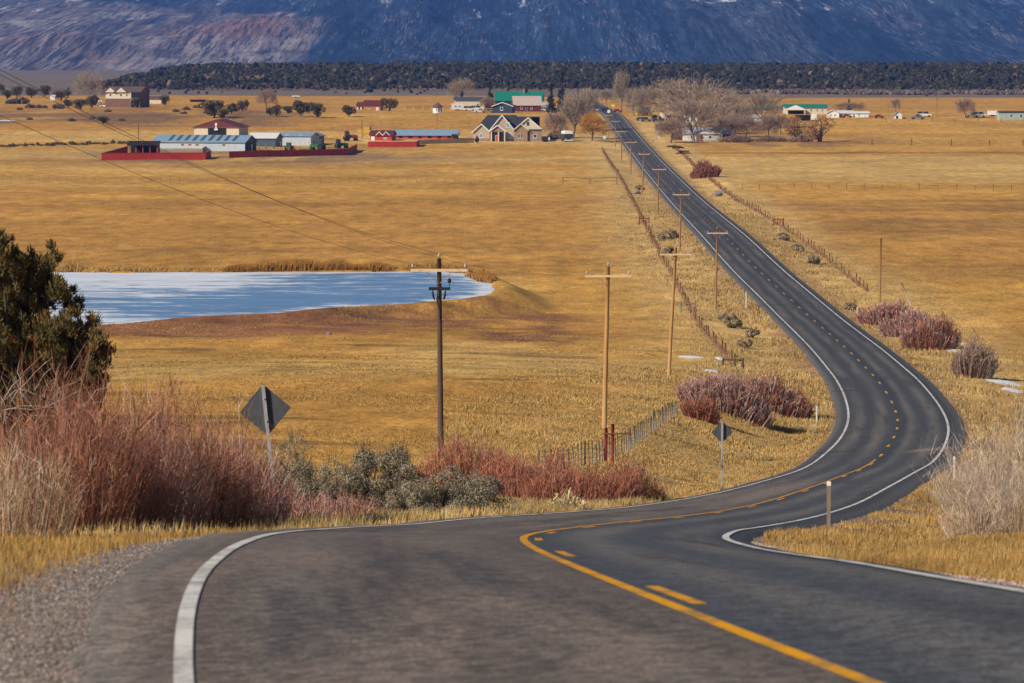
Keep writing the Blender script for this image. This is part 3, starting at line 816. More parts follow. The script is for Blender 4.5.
# ------------------------------------------------------------------ small plain materials
P = {
 'pole_old': paint("weathered_dark_pole", (0.085, 0.055, 0.038), 0.85, 0.35, 3, stretch=(6, 6, .4), bump=.4),
 'pole_new': paint("yellow_pine_pole", (0.40, 0.225, 0.085), 0.8, 0.22, 3, stretch=(6, 6, .4), bump=.3),
 'pole_mid': paint("brown_pole", (0.27, 0.145, 0.06), 0.8, 0.22, 3, stretch=(6, 6, .4), bump=.3),
 'glass_ins': paint("glazed_insulator", (0.42, 0.44, 0.46), 0.2, 0.1, spec=.6),
 'black': paint("dark_rubber", (0.015, 0.015, 0.017), 0.7, .2),
 'steel': paint("galvanised_steel", (0.36, 0.37, 0.38), 0.45, .15, 3, metal=.6),
 'signback': paint("dull_aluminium_back", (0.088, 0.094, 0.108), 0.6, .22, 2.5, metal=.2),
 'signpost': paint("grey_sign_post", (0.33, 0.33, 0.34), 0.6, .2, 4),
 'yellow': paint("yellow_sign_sheet", (0.75, 0.55, 0.03), 0.5, .05),
 'white': paint("white_paint", (0.74, 0.74, 0.73), 0.55, .08, 2),
 'whitegrey': paint("off_white_metal", (0.62, 0.63, 0.64), 0.5, .1, 1),
 'cream': paint("cream_siding", (0.62, 0.53, 0.40), 0.8, .08, 1),
 'tan': paint("tan_siding", (0.47, 0.38, 0.28), 0.85, .1, 1),
 'brick': paint("tan_stone_veneer", (0.30, 0.20, 0.135), 0.9, .35, 2.2),
 'slate': paint("dark_shingles", (0.033, 0.040, 0.050), 0.85, .25, 2),
 'brownroof': paint("brown_shingles", (0.12, 0.075, 0.065), 0.85, .25, 2),
 'maroon': paint("maroon_metal_roof", (0.125, 0.028, 0.026), 0.55, .15, 1),
 'redbarn': paint("red_board", (0.45, 0.042, 0.028), 0.75, .28, 1.2, stretch=(3, 3, .4)),
 'redold': paint("faded_red_board", (0.42, 0.055, 0.045), 0.8, .4, 1.0, stretch=(3, 3, .5)),
 'bluemetal': paint("galvanised_blue_grey_sheet", (0.25, 0.33, 0.42), 0.5, .22, .8, stretch=(3, 1, .3)),
 'blueroof': paint("blue_grey_roof_sheet", (0.20, 0.30, 0.41), 0.5, .15, .6, stretch=(3, 1, 1)),
 'bluedark': paint("dark_blue_sheet", (0.055, 0.085, 0.125), 0.5, .2, 1),
 'sheetwall': paint("pale_blue_wall_sheet", (0.42, 0.47, 0.53), 0.55, .22, 1.0, stretch=(4, 1, .4)),
 'navy': paint("navy_siding", (0.030, 0.048, 0.075), 0.75, .15, 1),
 'green': paint("green_metal_roof", (0.012, 0.20, 0.13), 0.5, .15, .6),
 'greendark': paint("dark_green_doors", (0.012, 0.055, 0.032), 0.7, .25, 1),
 'tractor': paint("green_machine_paint", (0.018, 0.12, 0.030), 0.45, .2, 2),
 'redmachine': paint("red_machine_paint", (0.33, 0.045, 0.025), 0.5, .3, 2),
 'plank': paint("weathered_planks", (0.24, 0.185, 0.13), 0.9, .35, 1.4, stretch=(5, 5, .4)),
 'greywood': paint("silvered_fence_wood", (0.22, 0.185, 0.15), 0.9, .35, 3, stretch=(5, 5, .6)),
 'redpost': paint("red_steel_post", (0.22, 0.025, 0.020), 0.7, .3, 3),
 'rustpost': paint("rust_fence_post", (0.14, 0.065, 0.04), 0.85, .3, 3),
 'hay': paint("stacked_hay", (0.50, 0.31, 0.06), 0.95, .3, 1.2),
 'glass': paint("window_glass", (0.035, 0.045, 0.055), 0.12, .1, spec=.8),
 'glassblue': paint("pale_window_glass", (0.24, 0.32, 0.37), 0.15, .1, spec=.8),
 'dark': paint("black_and_inner_shade", (0.016, 0.014, 0.013), 0.9, .2),  # near-black; also paints shade into doorways, recesses and open fronts
 'orangewood': paint("orange_log_wall", (0.40, 0.17, 0.055), 0.85, .2, 1.5),
 'doorred': paint("red_orange_door", (0.42, 0.085, 0.025), 0.6, .1),
 'mobile': paint("pale_green_siding", (0.33, 0.41, 0.36), 0.7, .1, 1),
 'pinkroof': paint("sun_bleached_roof", (0.46, 0.36, 0.32), 0.85, .15, 1),
 'bark': paint("grey_bark", (0.19, 0.16, 0.135), 0.95, .3, 4, stretch=(3, 3, .6), bump=.5),
 'barkdark': paint("dark_bark", (0.085, 0.065, 0.05), 0.95, .3, 4, bump=.4),
 'barkpale': paint("bleached_limb", (0.36, 0.32, 0.28), 0.9, .25, 4, stretch=(3, 3, .6)),
 'rock': paint("fieldstone", (0.22, 0.19, 0.17), 0.9, .3, 3),
 'carwhite': paint("white_car_paint", (0.70, 0.71, 0.72), 0.3, .04, spec=.6),
 'carred': paint("red_car_paint", (0.38, 0.03, 0.03), 0.3, .05, spec=.6),
 'cargrey': paint("grey_car_paint", (0.20, 0.21, 0.22), 0.3, .05, spec=.6),
 'cardark': paint("black_car_paint", (0.02, 0.02, 0.022), 0.3, .05, spec=.6),
 'carblue': paint("blue_car_paint", (0.04, 0.08, 0.16), 0.3, .05, spec=.6),
 'teal': paint("teal_trim", (0.02, 0.10, 0.12), 0.6, .1),
 'snow': paint("old_snow", (0.66, 0.69, 0.74), 0.8, .1, 1.2),
 'arm': paint("sunlit_pine_crossarm", (0.66, 0.46, 0.28), 0.8, .15, 3),
 'umber': paint("brown_siding_and_end_shade", (0.17, 0.095, 0.065), 0.85, .25, 1.2),  # brown lower facing, and the painted shade on the mansion's end
 'wire': paint("dark_wire", (0.035, 0.03, 0.028), 0.6, .05),
}
M_VEG = vcol("stems_and_twigs", 0.9, 0.0, .12)
M_LEAF = vcol("foliage_sprays", 0.8, 0.12, .2, 2.0)
M_GRASS = vcol("dry_grass_blades", 0.85, 0.14, .15, .5, .72)
M_STONE = vcol("loose_stones", 0.9, 0, .2, 20)

# ------------------------------------------------------------------ ribbons (twigs, stems, blades)
def ribbons(B, T, W, bend, rng, seg=3, tipw=0.25):
    """flat tapering strips from B to T (n,3); bend (n,3) displaces the middle; each faces its own way"""
    n = len(B)
    ts = np.linspace(0, 1, seg+1)
    Pm = B[:, None]*(1-ts)[None, :, None] + T[:, None]*ts[None, :, None] + bend[:, None]*(4*ts*(1-ts))[None, :, None]*0.5
    ax = T-B; ax = ax/(np.linalg.norm(ax, axis=1)[:, None]+1e-9)
    r = rng.normal(size=(n, 3)); s = np.cross(ax, r); s /= np.linalg.norm(s, axis=1)[:, None]+1e-9
    w = (np.broadcast_to(W, (n,))[:, None]*(1-(1-tipw)*ts)[None])[..., None]*0.5
    V = np.stack([Pm - s[:, None]*w, Pm + s[:, None]*w], 2).reshape(-1, 3)
    k = 2*(seg+1)
    i = (np.arange(n)*k)[:, None] + (np.arange(seg)*2)[None]
    F = np.stack([i, i+1, i+3, i+2], -1).reshape(-1, 4)
    return V, F, k

def blades(x, y, z, h, w, rng, cols, lean=0.35, wind=(0.12, 0.0)):
    n = len(x)
    B = np.stack([x, y, z-0.02], 1)
    a = rng.uniform(0, 2*np.pi, n); l = np.abs(rng.normal(0, lean, n))
    T = B + np.stack([np.cos(a)*l*h + wind[0]*h, np.sin(a)*l*h + wind[1]*h, h*np.sqrt(np.clip(1-l*l*.6, .2, 1))], 1)
    fa = rng.uniform(-0.9, 0.9, n)               # faces mostly across the slope
    s = np.stack([np.cos(fa), np.sin(fa), np.zeros(n)], 1)*w[:, None]*0.5
    M = B*0.45 + T*0.55 + np.array((0, 0, 1))*(h*0.10)[:, None]
    V = np.stack([B-s, B+s, M+s*.75, M-s*.75, T], 1).reshape(-1, 3)
    i = np.arange(n)*5
    return V, np.stack([i, i+1, i+2, i+3], 1), np.stack([i+3, i+2, i+4], 1), np.repeat(cols, 5, axis=0)

def pick(rng, pal, n, jit=0.18):
    pal = np.array(pal); c = pal[rng.integers(0, len(pal), n)]
    return np.clip(c*(1+rng.uniform(-jit, jit, (n, 1)))*(1+rng.uniform(-.06, .06, (n, 3))), .005, .9)

STRAW = [(0.60, 0.355, 0.105), (0.54, 0.30, 0.08), (0.64, 0.42, 0.15), (0.45, 0.235, 0.06), (0.58, 0.335, 0.09)]
PALE = [(0.60, 0.46, 0.24), (0.55, 0.39, 0.17), (0.64, 0.50, 0.28)]
OCHRE = [(0.46, 0.255, 0.072), (0.52, 0.31, 0.10), (0.37, 0.195, 0.055), (0.54, 0.345, 0.13)]

def in_view(x, y, z, mx=110, my=60):
    px, py = to_px(np.stack([x, y, z], 1))
    return (px > -mx) & (px < 1024+mx) & (py < 683+my)

def grass_patch(name, label, x, y, hmin, hmax, wmul, pal, seed, clump=None, mask=None, thr=(.30, .62)):
    rng = np.random.default_rng(seed)
    i, d = road_query(x, y)
    e = np.where(d > 0, AR[i], AL[i])
    k = np.abs(d) > e + 0.35
    if mask is not None: k &= mask(x, y, d, i, rng)
    x, y = x[k], y[k]
    if clump:
        c = fbm(x/clump, y/clump, seed, 3)
        k = rng.uniform(0, 1, len(x)) < sstep(thr[0], thr[1], c)
        x, y = x[k], y[k]; c = c[k]
    else:
        c = np.full(len(x), 0.55)
    z = ground_z(x, y)
    k = in_view(x, y, z); x, y, z, c = x[k], y[k], z[k], c[k]
    n = len(x)
    h = rng.uniform(hmin, hmax, n)*(0.6+0.8*sstep(.35, .7, c))
    dist = np.hypot(x, y)
    w = np.clip(dist/FPX*wmul, 0.006, 0.09)*rng.uniform(.7, 1.3, n)
    pt = (.66+.56*fbm(x/2.2, y/4.5, seed+3, 3))*(.8+.4*fbm(x/9, y/20, seed+5, 2))
    V, Q, T, C = blades(x, y, z, h, w, rng, np.clip(pick(rng, pal, n, .2)*pt[:, None], .01, .8))
    o = mesh_np(name, V, [Q, T], M_GRASS, col=C)
    tag(o, label, "grass", kind='stuff')
    return n

def uni(rng, n, x0, x1, y0, y1):
    return rng.uniform(x0, x1, n), rng.uniform(y0, y1, n)
def by_depth(rng, n, y0, y1, u0, u1, p=1.0):
    """points thinning out with distance inside a wedge of sight"""
    t = rng.uniform(0, 1, n); y = y0*(y1/y0)**(t**p); u = rng.uniform(u0, u1, n)
    return u*y, y
def along_road(rng, n, s0, s1, d0, d1, p=1.0):
    s = s0 + (s1-s0)*rng.uniform(0, 1, n)**p; d = rng.uniform(d0, d1, n)
    I = lambda a: np.interp(s, RS, a)
    return I(RX)+I(RN[:, 0])*d, I(RY)+I(RN[:, 1])*d

r_ = np.random.default_rng(101)
# left verge of the near road
x, y = along_road(r_, 190000, -12, 115, -17, -4.6, 1.3)
grass_patch("verge_grass", "tawny dry grass on the left verge behind the gravel", x, y, .06, .2, 0.6, OCHRE + STRAW[:2], 11,
    mask=lambda x, y, d, i, rng: (-d > np.interp(RS[i], [-20, 0, 20, 45, 75, 120], [5.8, 5.8, 5.5, 5.15, 4.75, 4.7]) + rng.normal(0, .22, len(x))))
# pale taller tufts along the left edge further down
x, y = along_road(r_, 50000, 45, 125, -9.5, -4.6)
grass_patch("verge_bunchgrass", "pale knee high bunchgrass below the sagebrush", x, y, .14, .36, 0.55, PALE + STRAW[:3], 12, clump=1.6)
# the grassy point to the right, between the two arms of the road
x, y = by_depth(r_, 480000, 24, 215, 0.04, 0.19, 0.8)
grass_patch("point_grass", "rust and gold dry grass on the point between the road's two arms", x, y, .05, .19, 0.5, OCHRE + STRAW + PALE[:1], 13, clump=2.5,
    mask=lambda x, y, d, i, rng: (d > 0) & (d > np.interp(RS[i], [0, 60, 80, 130], [2.9, 2.6, 2.4, 2.2])+1.3+rng.normal(0, .25, len(x))) | ((d > 0) & (RS[i] > 100)))
# the bank inside the bend, by the second sign
x, y = by_depth(r_, 260000, 112, 300, -0.02, 0.11, 1.0)
grass_patch("bank_grass", "bright gold grass on the bank inside the road bend", x, y, .07, .22, 0.6, STRAW + PALE[:2], 14, clump=4.0, thr=(.12, .42),
    mask=lambda x, y, d, i, rng: (d < 0) & (-d < rng.uniform(12, 30, len(x))))
# verges of the straight
fadeout = lambda x, y, d, i, rng: rng.uniform(0, 1, len(x)) < (1-sstep(7, 19, np.abs(d)+4*(fbm(x/9, y/20, 63, 2)-.5)))*(1-sstep(500, 950, RS[i]))
x, y = along_road(r_, 90000, 230, 960, -19, -4.8, 1.6)
grass_patch("roadside_grass", "pale tufted grass in the ditch left of the straight road", x, y, .10, .36, 0.6, PALE + STRAW, 15, clump=5, mask=fadeout)
x, y = along_road(r_, 90000, 190, 960, 4.8, 20, 1.6)
grass_patch("roadside_grass", "pale tufted grass in the ditch right of the straight road", x, y, .10, .36, 0.6, PALE + STRAW, 16, clump=5, mask=fadeout)
# pasture
x, y = by_depth(r_, 300000, 112, 420, -0.17, 0.075, 1.0)
grass_patch("pasture_grass", "short golden pasture grass on the slope below the pond", x, y, .03, .10, 0.75, STRAW + OCHRE[:3], 17, clump=6,
    mask=lambda x, y, d, i, rng: (-d > rng.uniform(7, 24, len(x))) & (poly_sd(x, y, POND) > 0.6))
x, y = by_depth(r_, 60000, 240, 560, 0.075, 0.17, 1.0)
grass_patch("pasture_grass", "short tawny pasture grass right of the road", x, y, .03, .12, 0.75, OCHRE + STRAW[:3], 18, clump=8)
# reeds on the far shore of the pond
def reeds(px0, px1, py, h0, h1, n, seed, label, pal):
    rng = np.random.default_rng(seed)
    a = np.array(on_ground(px0, py)); b = np.array(on_ground(px1, py))
    t = rng.uniform(0, 1, n)
    x = a[0]+(b[0]-a[0])*t + rng.normal(0, .3, n); y = a[1]+(b[1]-a[1])*t + rng.uniform(0, 9, n)
    e = np.sin(t*np.pi)**.35*(0.55+.75*vnoise(t*18, t*0, seed))
    k = poly_sd(x, y, POND) > -0.8; x, y, e = x[k], y[k], e[k]
    z = np.maximum(ground_z(x, y), POND_Z-.05); n = len(x)
    h = rng.uniform(h0, h1, n)*e
    V, Q, T, C = blades(x, y, z, h, np.full(n, .06), rng, pick(rng, pal, n, .3), .28)
    tag(mesh_np("reeds", V, [Q, T], M_GRASS, col=C), label, "reeds", kind='stuff')
RUST = [(0.40, 0.175, 0.032), (0.46, 0.22, 0.045), (0.34, 0.14, 0.03), (0.48, 0.27, 0.08)]
reeds(222, 392, 273.5, 0.7, 1.4, 22000, 21, "rust orange reeds along the middle of the pond's far shore", RUST)
reeds(62, 225, 274.5, 0.2, 0.65, 12000, 22, "low straw coloured reeds along the western end of the pond's far shore", STRAW)
reeds(52, 84, 274.5, 0.6, 1.4, 1500, 23, "tall straw reed clump on the pond shore beside the juniper", STRAW+OCHRE)
reeds(466, 492, 282, 0.7, 1.3, 6000, 24, "orange reed clump at the pond's right hand end", RUST+STRAW[:2])
reeds(405, 470, 272, 0.4, 1.1, 6000, 25, "thin orange reeds on the far shore behind the dark utility pole", RUST+OCHRE)

# ------------------------------------------------------------------ gravel shoulders
def stones(name, label, x, y, smin, smax, pal, seed):
    rng = np.random.default_rng(seed)
    z = ground_z(x, y); n = len(x)
    O = np.array([(1,0,0),(-1,0,0),(0,1,0),(0,-1,0),(0,0,1),(0,0,-1)], float)
    Fo = np.array([(0,2,4),(2,1,4),(1,3,4),(3,0,4),(2,0,5),(1,2,5),(3,1,5),(0,3,5)])
    s = np.exp(rng.uniform(np.log(smin), np.log(smax), n))
    a = rng.uniform(0, 6.28, n)
    V = O[None]*(1+rng.uniform(-.35, .35, (n, 6, 1)))*np.array((1, .8, .6))
    ca, sa = np.cos(a)[:, None], np.sin(a)[:, None]
    V = np.stack([V[..., 0]*ca - V[..., 1]*sa, V[..., 0]*sa + V[..., 1]*ca, V[..., 2]], -1)*s[:, None, None]
    V += np.stack([x, y, z + s*.25], 1)[:, None]
    F = (Fo[None] + (np.arange(n)*6)[:, None, None]).reshape(-1, 3)
    tag(mesh_np(name, V.reshape(-1, 3), [F], M_STONE, col=np.repeat(pick(rng, pal, n, .3), 6, axis=0)), label, "gravel", kind='stuff')
x, y = along_road(r_, 150000, -12, 62, -6.6, -3.9)
i, d = road_query(x, y); k = (-d > AL[i]-0.3+.25*(vnoise(x*1.5, y*1.5, 7)-.5)) & (-d < np.interp(RS[i], [-20, 0, 20, 45, 62], [6.1, 6.0, 5.7, 5.3, 4.8]))
stones("gravel", "pale grey gravel spilling off the left shoulder", x[k], y[k], .006, .024, [(.22, .185, .17), (.30, .265, .25), (.15, .125, .115), (.22, .165, .14)], 31)
x, y = along_road(r_, 60000, -8, 46, 2.5, 5.2)
i, d = road_query(x, y); k = (d > AR[i]+0.02) & (d < AR[i]+1.5)
stones("gravel", "reddish gravel along the right edge of the road", x[k], y[k], 0.008, .034, [(.34, .22, .17), (.42, .30, .24), (.26, .15, .11), (.46, .38, .32)], 32)

# ------------------------------------------------------------------ shrubs
def stem_shrub(name, label, cat, loc, rx, ry, h, n, pal, seed, wpx=0.6, group=None, up=0.85, twig=5, droop=0.0):
    """a thicket of thin leafless stems rising from a shared root; stems and twigs are its two parts"""
    rng = np.random.default_rng(seed)
    root = empty(name, loc); tag(root, label, cat, group)
    w = depth_of(loc)/FPX*wpx
    a = rng.uniform(0, 2*np.pi, n); r = np.sqrt(rng.uniform(0, 1, n))
    bx, by = np.cos(a)*r*rx, np.sin(a)*r*ry
    bz = np.array(ground_z(bx+loc[0], by+loc[1])) - loc[2] - .05
    edge = 1-0.62*r**2.2
    lump = 0.62+0.62*vnoise(bx/(rx*.38)+seed, by/(ry*.5)+seed, seed)
    hh = h*edge*lump*rng.uniform(.62, 1.08, n)
    lean = (1-up)*1.5
    tx = bx*(1+.10) + np.cos(a)*r*lean*hh + rng.normal(0, .10, n)*hh + .06*hh
    ty = by*(1+.10) + np.sin(a)*r*lean*hh + rng.normal(0, .10, n)*hh
    B = np.stack([bx, by, bz], 1); T = np.stack([tx, ty, bz+hh], 1)
    V, F, k = ribbons(B, T, w*rng.uniform(.8, 1.5, n), rng.normal(0, .07, (n, 3))*hh[:, None], rng, 3, .4)
    C = pick(rng, pal, n, .3)
    Ck = np.repeat(C, k, axis=0)
    mesh_np("stems", V, [F], M_VEG, root, col=Ck)
    # side twigs
    m = n*twig
    j = np.repeat(np.arange(n), twig); t = rng.uniform(.35, .98, m)
    p = B[j]*(1-t)[:, None]+T[j]*t[:, None]
    l = hh[j]*rng.uniform(.10, .30, m)
    q = p + np.stack([rng.normal(0, .45, m), rng.normal(0, .45, m), rng.uniform(.5, 1.0, m)-droop], 1)*l[:, None]
    V, F, k = ribbons(p, q, w*rng.uniform(.6, 1.0, m), np.zeros((m, 3)), rng, 1, .4)
    mesh_np("twigs", V, [F], M_VEG, root, col=np.repeat(np.clip(C[j]*rng.uniform(.85, 1.3, (m, 1)), 0, .9), k, axis=0))
    return root
RED = [(0.26, 0.098, 0.068), (0.32, 0.120, 0.080), (0.21, 0.082, 0.062), (0.29, 0.160, 0.115), (0.38, 0.185, 0.105)]
REDHOT = [(0.33, 0.125, 0.080), (0.40, 0.155, 0.095), (0.28, 0.105, 0.07), (0.35, 0.19, 0.125)]
MAUVE = [(0.40, 0.27, 0.25), (0.47, 0.33, 0.30), (0.33, 0.215, 0.205), (0.44, 0.225, 0.18)]
GREYT = [(0.40, 0.325, 0.225), (0.48, 0.40, 0.29), (0.32, 0.25, 0.18), (0.44, 0.335, 0.20)]
def spot(px, py, D):
    """point of the ground in the direction px at distance D"""
    x = (px-512)/FPX*D
    return (x, D, gz(x, D))
def W(px, D): return px/FPX*D
willows = [ # px, D, width m, depth m, height, stems, palette, label
 (8, 62, 1.0, 1.4, 2.35, 420, GREYT+RED[3:], "pale grey leafless shrub at the left edge in front of the juniper"),
 (62, 68, 1.2, 1.6, 2.95, 1000, RED, "dark red willow thicket with long whips at the juniper's foot"),
 (104, 70, 1.1, 1.5, 3.05, 1000, RED+REDHOT[:1], "tall red willow just right of the juniper"),
 (146, 73, 1.1, 1.5, 3.1, 950, RED+MAUVE[:2], "dull red willow in the middle of the left thicket"),
 (190, 76, 1.1, 1.5, 2.9, 950, RED, "rusty willow left of the big diamond sign"),
 (232, 79, 1.1, 1.4, 2.75, 900, RED+MAUVE, "purplish willow against the big diamond sign's post"),
 (24, 74, 1.6, 1.6, 3.0, 800, RED, "red willow behind the pale grey shrub at the left edge"),
 (288, 90, .9, 1.0, 1.1, 420, REDHOT+MAUVE, "low red willow right of the big diamond sign's post"),
 (338, 92, 1.2, 1.0, .95, 420, REDHOT+MAUVE, "low red twigs in front of the sagebrush clump"),
 (478, 145, 2.4, 1.6, 2.5, 900, REDHOT, "bright red willow right of the dark utility pole"),
 (528, 140, 2.2, 1.6, 2.3, 900, REDHOT+RED[:2], "bright red willow where the wooden fence meets the roadside thicket"),
 (580, 138, 2.2, 1.6, 2.1, 900, REDHOT+RED[:2], "bright red willow just below the two red fence posts"),
 (622, 140, 1.6, 1.4, 1.75, 700, RED+REDHOT, "last low red willow of the roadside thicket near the second sign"),
]
for k, (px, D, w, d_, h, n, pal, lab) in enumerate(willows):
    stem_shrub("willow_bush", lab, "bush", spot(px, 0, D), w, d_, h, n, pal, 200+k, group="leafless willows along the left roadside", up=.9)
# across the ditch and the far verge
def shrub_at(name, lab, cat, px, py, wpx, hpx, n, pal, seed, dep=.22, wid=.62, up=.8, group=None, twig=6):
    p = on_ground(px, py); s = ppm(p)
    return stem_shrub(name, lab, cat, p, wpx/2/s/1.12, wpx/2/s*dep, hpx/s*1.08, n, pal, seed, wid, group, up, twig)
shrub_at("willow_bush", "grey topped willow clump inside the bend, its left half", "bush", 724, 413, 96, 36, 1800, MAUVE+RED[:1], 231)
shrub_at("willow_bush", "red willow clump inside the bend, its right half by the small white marker", "bush", 768, 412, 88, 33, 1600, RED+MAUVE[:2], 232)
shrub_at("willow_bush", "low red fringe in front of the grey topped willow clump", "bush", 700, 420, 36, 22, 600, REDHOT+RED, 233)
shrub_at("willow_bush", "mauve willow right of the straight road, beneath the bare stub pole", "bush", 886, 325, 60, 22, 1100, MAUVE+REDHOT[:2], 234)
shrub_at("willow_bush", "mauve red willow beside the snow, lower end of the right verge row", "bush", 930, 350, 58, 31, 1200, MAUVE[:2]+RED, 235)
shrub_at("willow_bush", "mauve willow in the middle of the right verge row, left of the snow", "bush", 908, 337, 58, 26, 1100, MAUVE+RED[:1], 239)
shrub_at("round_bush", "round brown leafless bush between the two snow patches", "bush", 973, 378, 40, 34, 800, [(0.28,.20,.16),(.22,.155,.125),(.33,.24,.18)], 236)
shrub_at("willow_bush", "round brick red bush against the right hand fence, far up the road", "bush", 705, 178, 30, 15, 900, [(0.33,.13,.09),(.28,.13,.105)], 237)
p_ = spot(1024, 0, 92)
stem_shrub("bare_bush", "big pale leafless bush at the right edge above the near road", "bush", p_, 1.5, 1.6, 3.8, 520, [(0.40,.325,.27),(0.47,.39,.33),(.32,.25,.20)], 241, up=.5, twig=12, wpx=.42)
stem_shrub("bare_bush", "smaller pale leafless bush left of the big one at the right edge", "bush", spot(976, 0, 88), .6, .7, 1.2, 300, [(0.44,.34,.25),(.37,.28,.20)], 242, up=.55, twig=6)
for k, (px, py, wp, hp, lab) in enumerate([(800, 300, 16, 8, ""), ]): pass

def leaf_lumps(rng, C, R, n, size, flat=1.0):
    """n little leaf faces scattered over lumps with centres C and radii R (denser near the skin)"""
    k = rng.integers(0, len(C), n)
    wts = R**2/np.sum(R**2); k = rng.choice(len(C), n, p=wts)
    d = rng.normal(size=(n, 3)); d /= np.linalg.norm(d, axis=1)[:, None]
    r = R[k]*rng.uniform(.45, 1.08, n)**.5
    p = C[k] + d*r[:, None]*np.array((1, 1, flat))
    a = rng.normal(size=(n, 3)); a /= np.linalg.norm(a, axis=1)[:, None]
    b = np.cross(a, d + rng.normal(0, .6, (n, 3))); b /= np.linalg.norm(b, axis=1)[:, None]+1e-9
    s = size*rng.uniform(.6, 1.4, n)
    V = np.stack([p-a*s[:, None]*.5, p+b*s[:, None]*.38, p+a*s[:, None]*.6, p-b*s[:, None]*.38], 1).reshape(-1, 3)
    i = np.arange(n)*4
    return V, np.stack([i, i+1, i+2, i+3], 1), k

def sage_bush(label, loc, w, h, n, seed, group, pal=None, leaf=None, name="sagebrush"):
    rng = np.random.default_rng(seed)
    root = empty(name, loc); tag(root, label, "bush", group)
    nl = 16
    a = rng.uniform(0, 6.28, nl); r = np.sqrt(rng.uniform(0, 1, nl))*w*.36
    C = np.stack([np.cos(a)*r, np.sin(a)*r, h*(.16+.56*rng.uniform(0, 1, nl)*(1-(r/(w*.5))**2))], 1)
    R = rng.uniform(.16, .27, nl)*w*.62; R = np.minimum(R, h*.36)
    lf = leaf or max(.035, depth_of(loc)/FPX*1.5)
    V, F, k = leaf_lumps(rng, C, R, n, lf, .9)
    pal = pal or [(0.27, 0.235, 0.16), (0.34, 0.30, 0.215), (0.21, 0.18, 0.12), (0.29, 0.24, 0.155)]
    mesh_np("foliage", V, [F], M_LEAF, root, col=np.repeat(pick(rng, pal, n, .25), 4, axis=0))
    mb = MB()
    for q in range(nl):
        c = C[q]; m = c*np.array((.4, .4, .45)) + rng.normal(0, .03, 3)*w
        mb.tube([(c[0]*.08, c[1]*.08, -.08), m, c*.96], [.03*w, .02*w, .008*w], 5)
    # spent flower stalks and twigs
    m_ = 160; d = rng.normal(size=(m_, 3)); d[:, 2] = np.abs(d[:, 2])+.4; d /= np.linalg.norm(d, axis=1)[:, None]
    q = rng.integers(0, nl, m_); B = C[q]+d*R[q][:, None]*.6; T = C[q]+d*(R[q]*1.0)[:, None]+np.array((0, 0, .12))*h
    V2, F2, _ = ribbons(B, T, lf*.35, np.zeros((m_, 3)), rng, 1)
    mb.add(V2, [F2])
    mb.build("stems", P['barkdark'], root)
    return root
sages = [(296, 104, 1.9, 1.6, "tallest grey sagebrush right behind the big diamond sign"), (328, 106, 1.2, 1.0, "rounded sagebrush between the big diamond sign and the middle of the clump"),
 (368, 108, 1.3, 1.5, "dense dark sagebrush in the middle of the roadside clump"), (398, 106, 1.25, 1.45, "high topped dark sagebrush left of the utility pole's foot"),
 (438, 104, 1.3, 1.05, "spreading sagebrush in front of the dark utility pole"), (476, 108, 1.35, .95, "lone round sagebrush at the right end, against the red willows"),
 (284, 100, 1.3, 1.1, "sagebrush half hidden by the big diamond sign's post"), (312, 99, 1.0, .8, "small sagebrush low between the big diamond sign and the road edge"), (414, 101, 1.0, .7, "low sagebrush spilling toward the road shoulder")]
for k, (px, D, w, h, lab) in enumerate(sages):
    sage_bush(lab, spot(px, 0, D), w*2.0, h*2.05, 11000, 300+k, "grey sagebrush by the road bend")
ditch = [(667, 240, 24, 9), (735, 328, 18, 10), (752, 338, 14, 8), (724, 322, 12, 7), (745, 348, 14, 8), (640, 190, 9, 4), (668, 254, 12, 6), (812, 264, 14, 7), (798, 252, 12, 6), (850, 310, 14, 6), (862, 318, 12, 6), (783, 240, 12, 5)]
ditch_lab = ["grey sage in the ditch beside the second farthest tall pole", "olive rabbitbrush just below the pole left of the bend", "olive rabbitbrush close to the road edge inside the bend", "small olive rabbitbrush near the fence corner inside the bend",
 "lowest olive rabbitbrush above the red willow clump", "small grey sage beside the left fence, far up the road", "low grey sage in the ditch below the second farthest tall pole", "grey sage against the right fence, beside the pale tufts",
 "smaller grey sage a little up the right fence", "olive brush on the right verge beside the bare stub pole", "olive brush between the right verge and the mauve willow", "small grey sage on the right verge near the middle of the straight"]
for k, (px, py, wp, hp) in enumerate(ditch):
    p = on_ground(px, py); s = ppm(p)
    sage_bush(ditch_lab[k], p, wp/s*1.25, hp/s*1.5, 2200, 330+k, "brush in the road ditches", [(0.33, 0.25, 0.14), (0.40, 0.32, 0.19), (0.27, 0.20, 0.12), (0.35, 0.29, .21)])
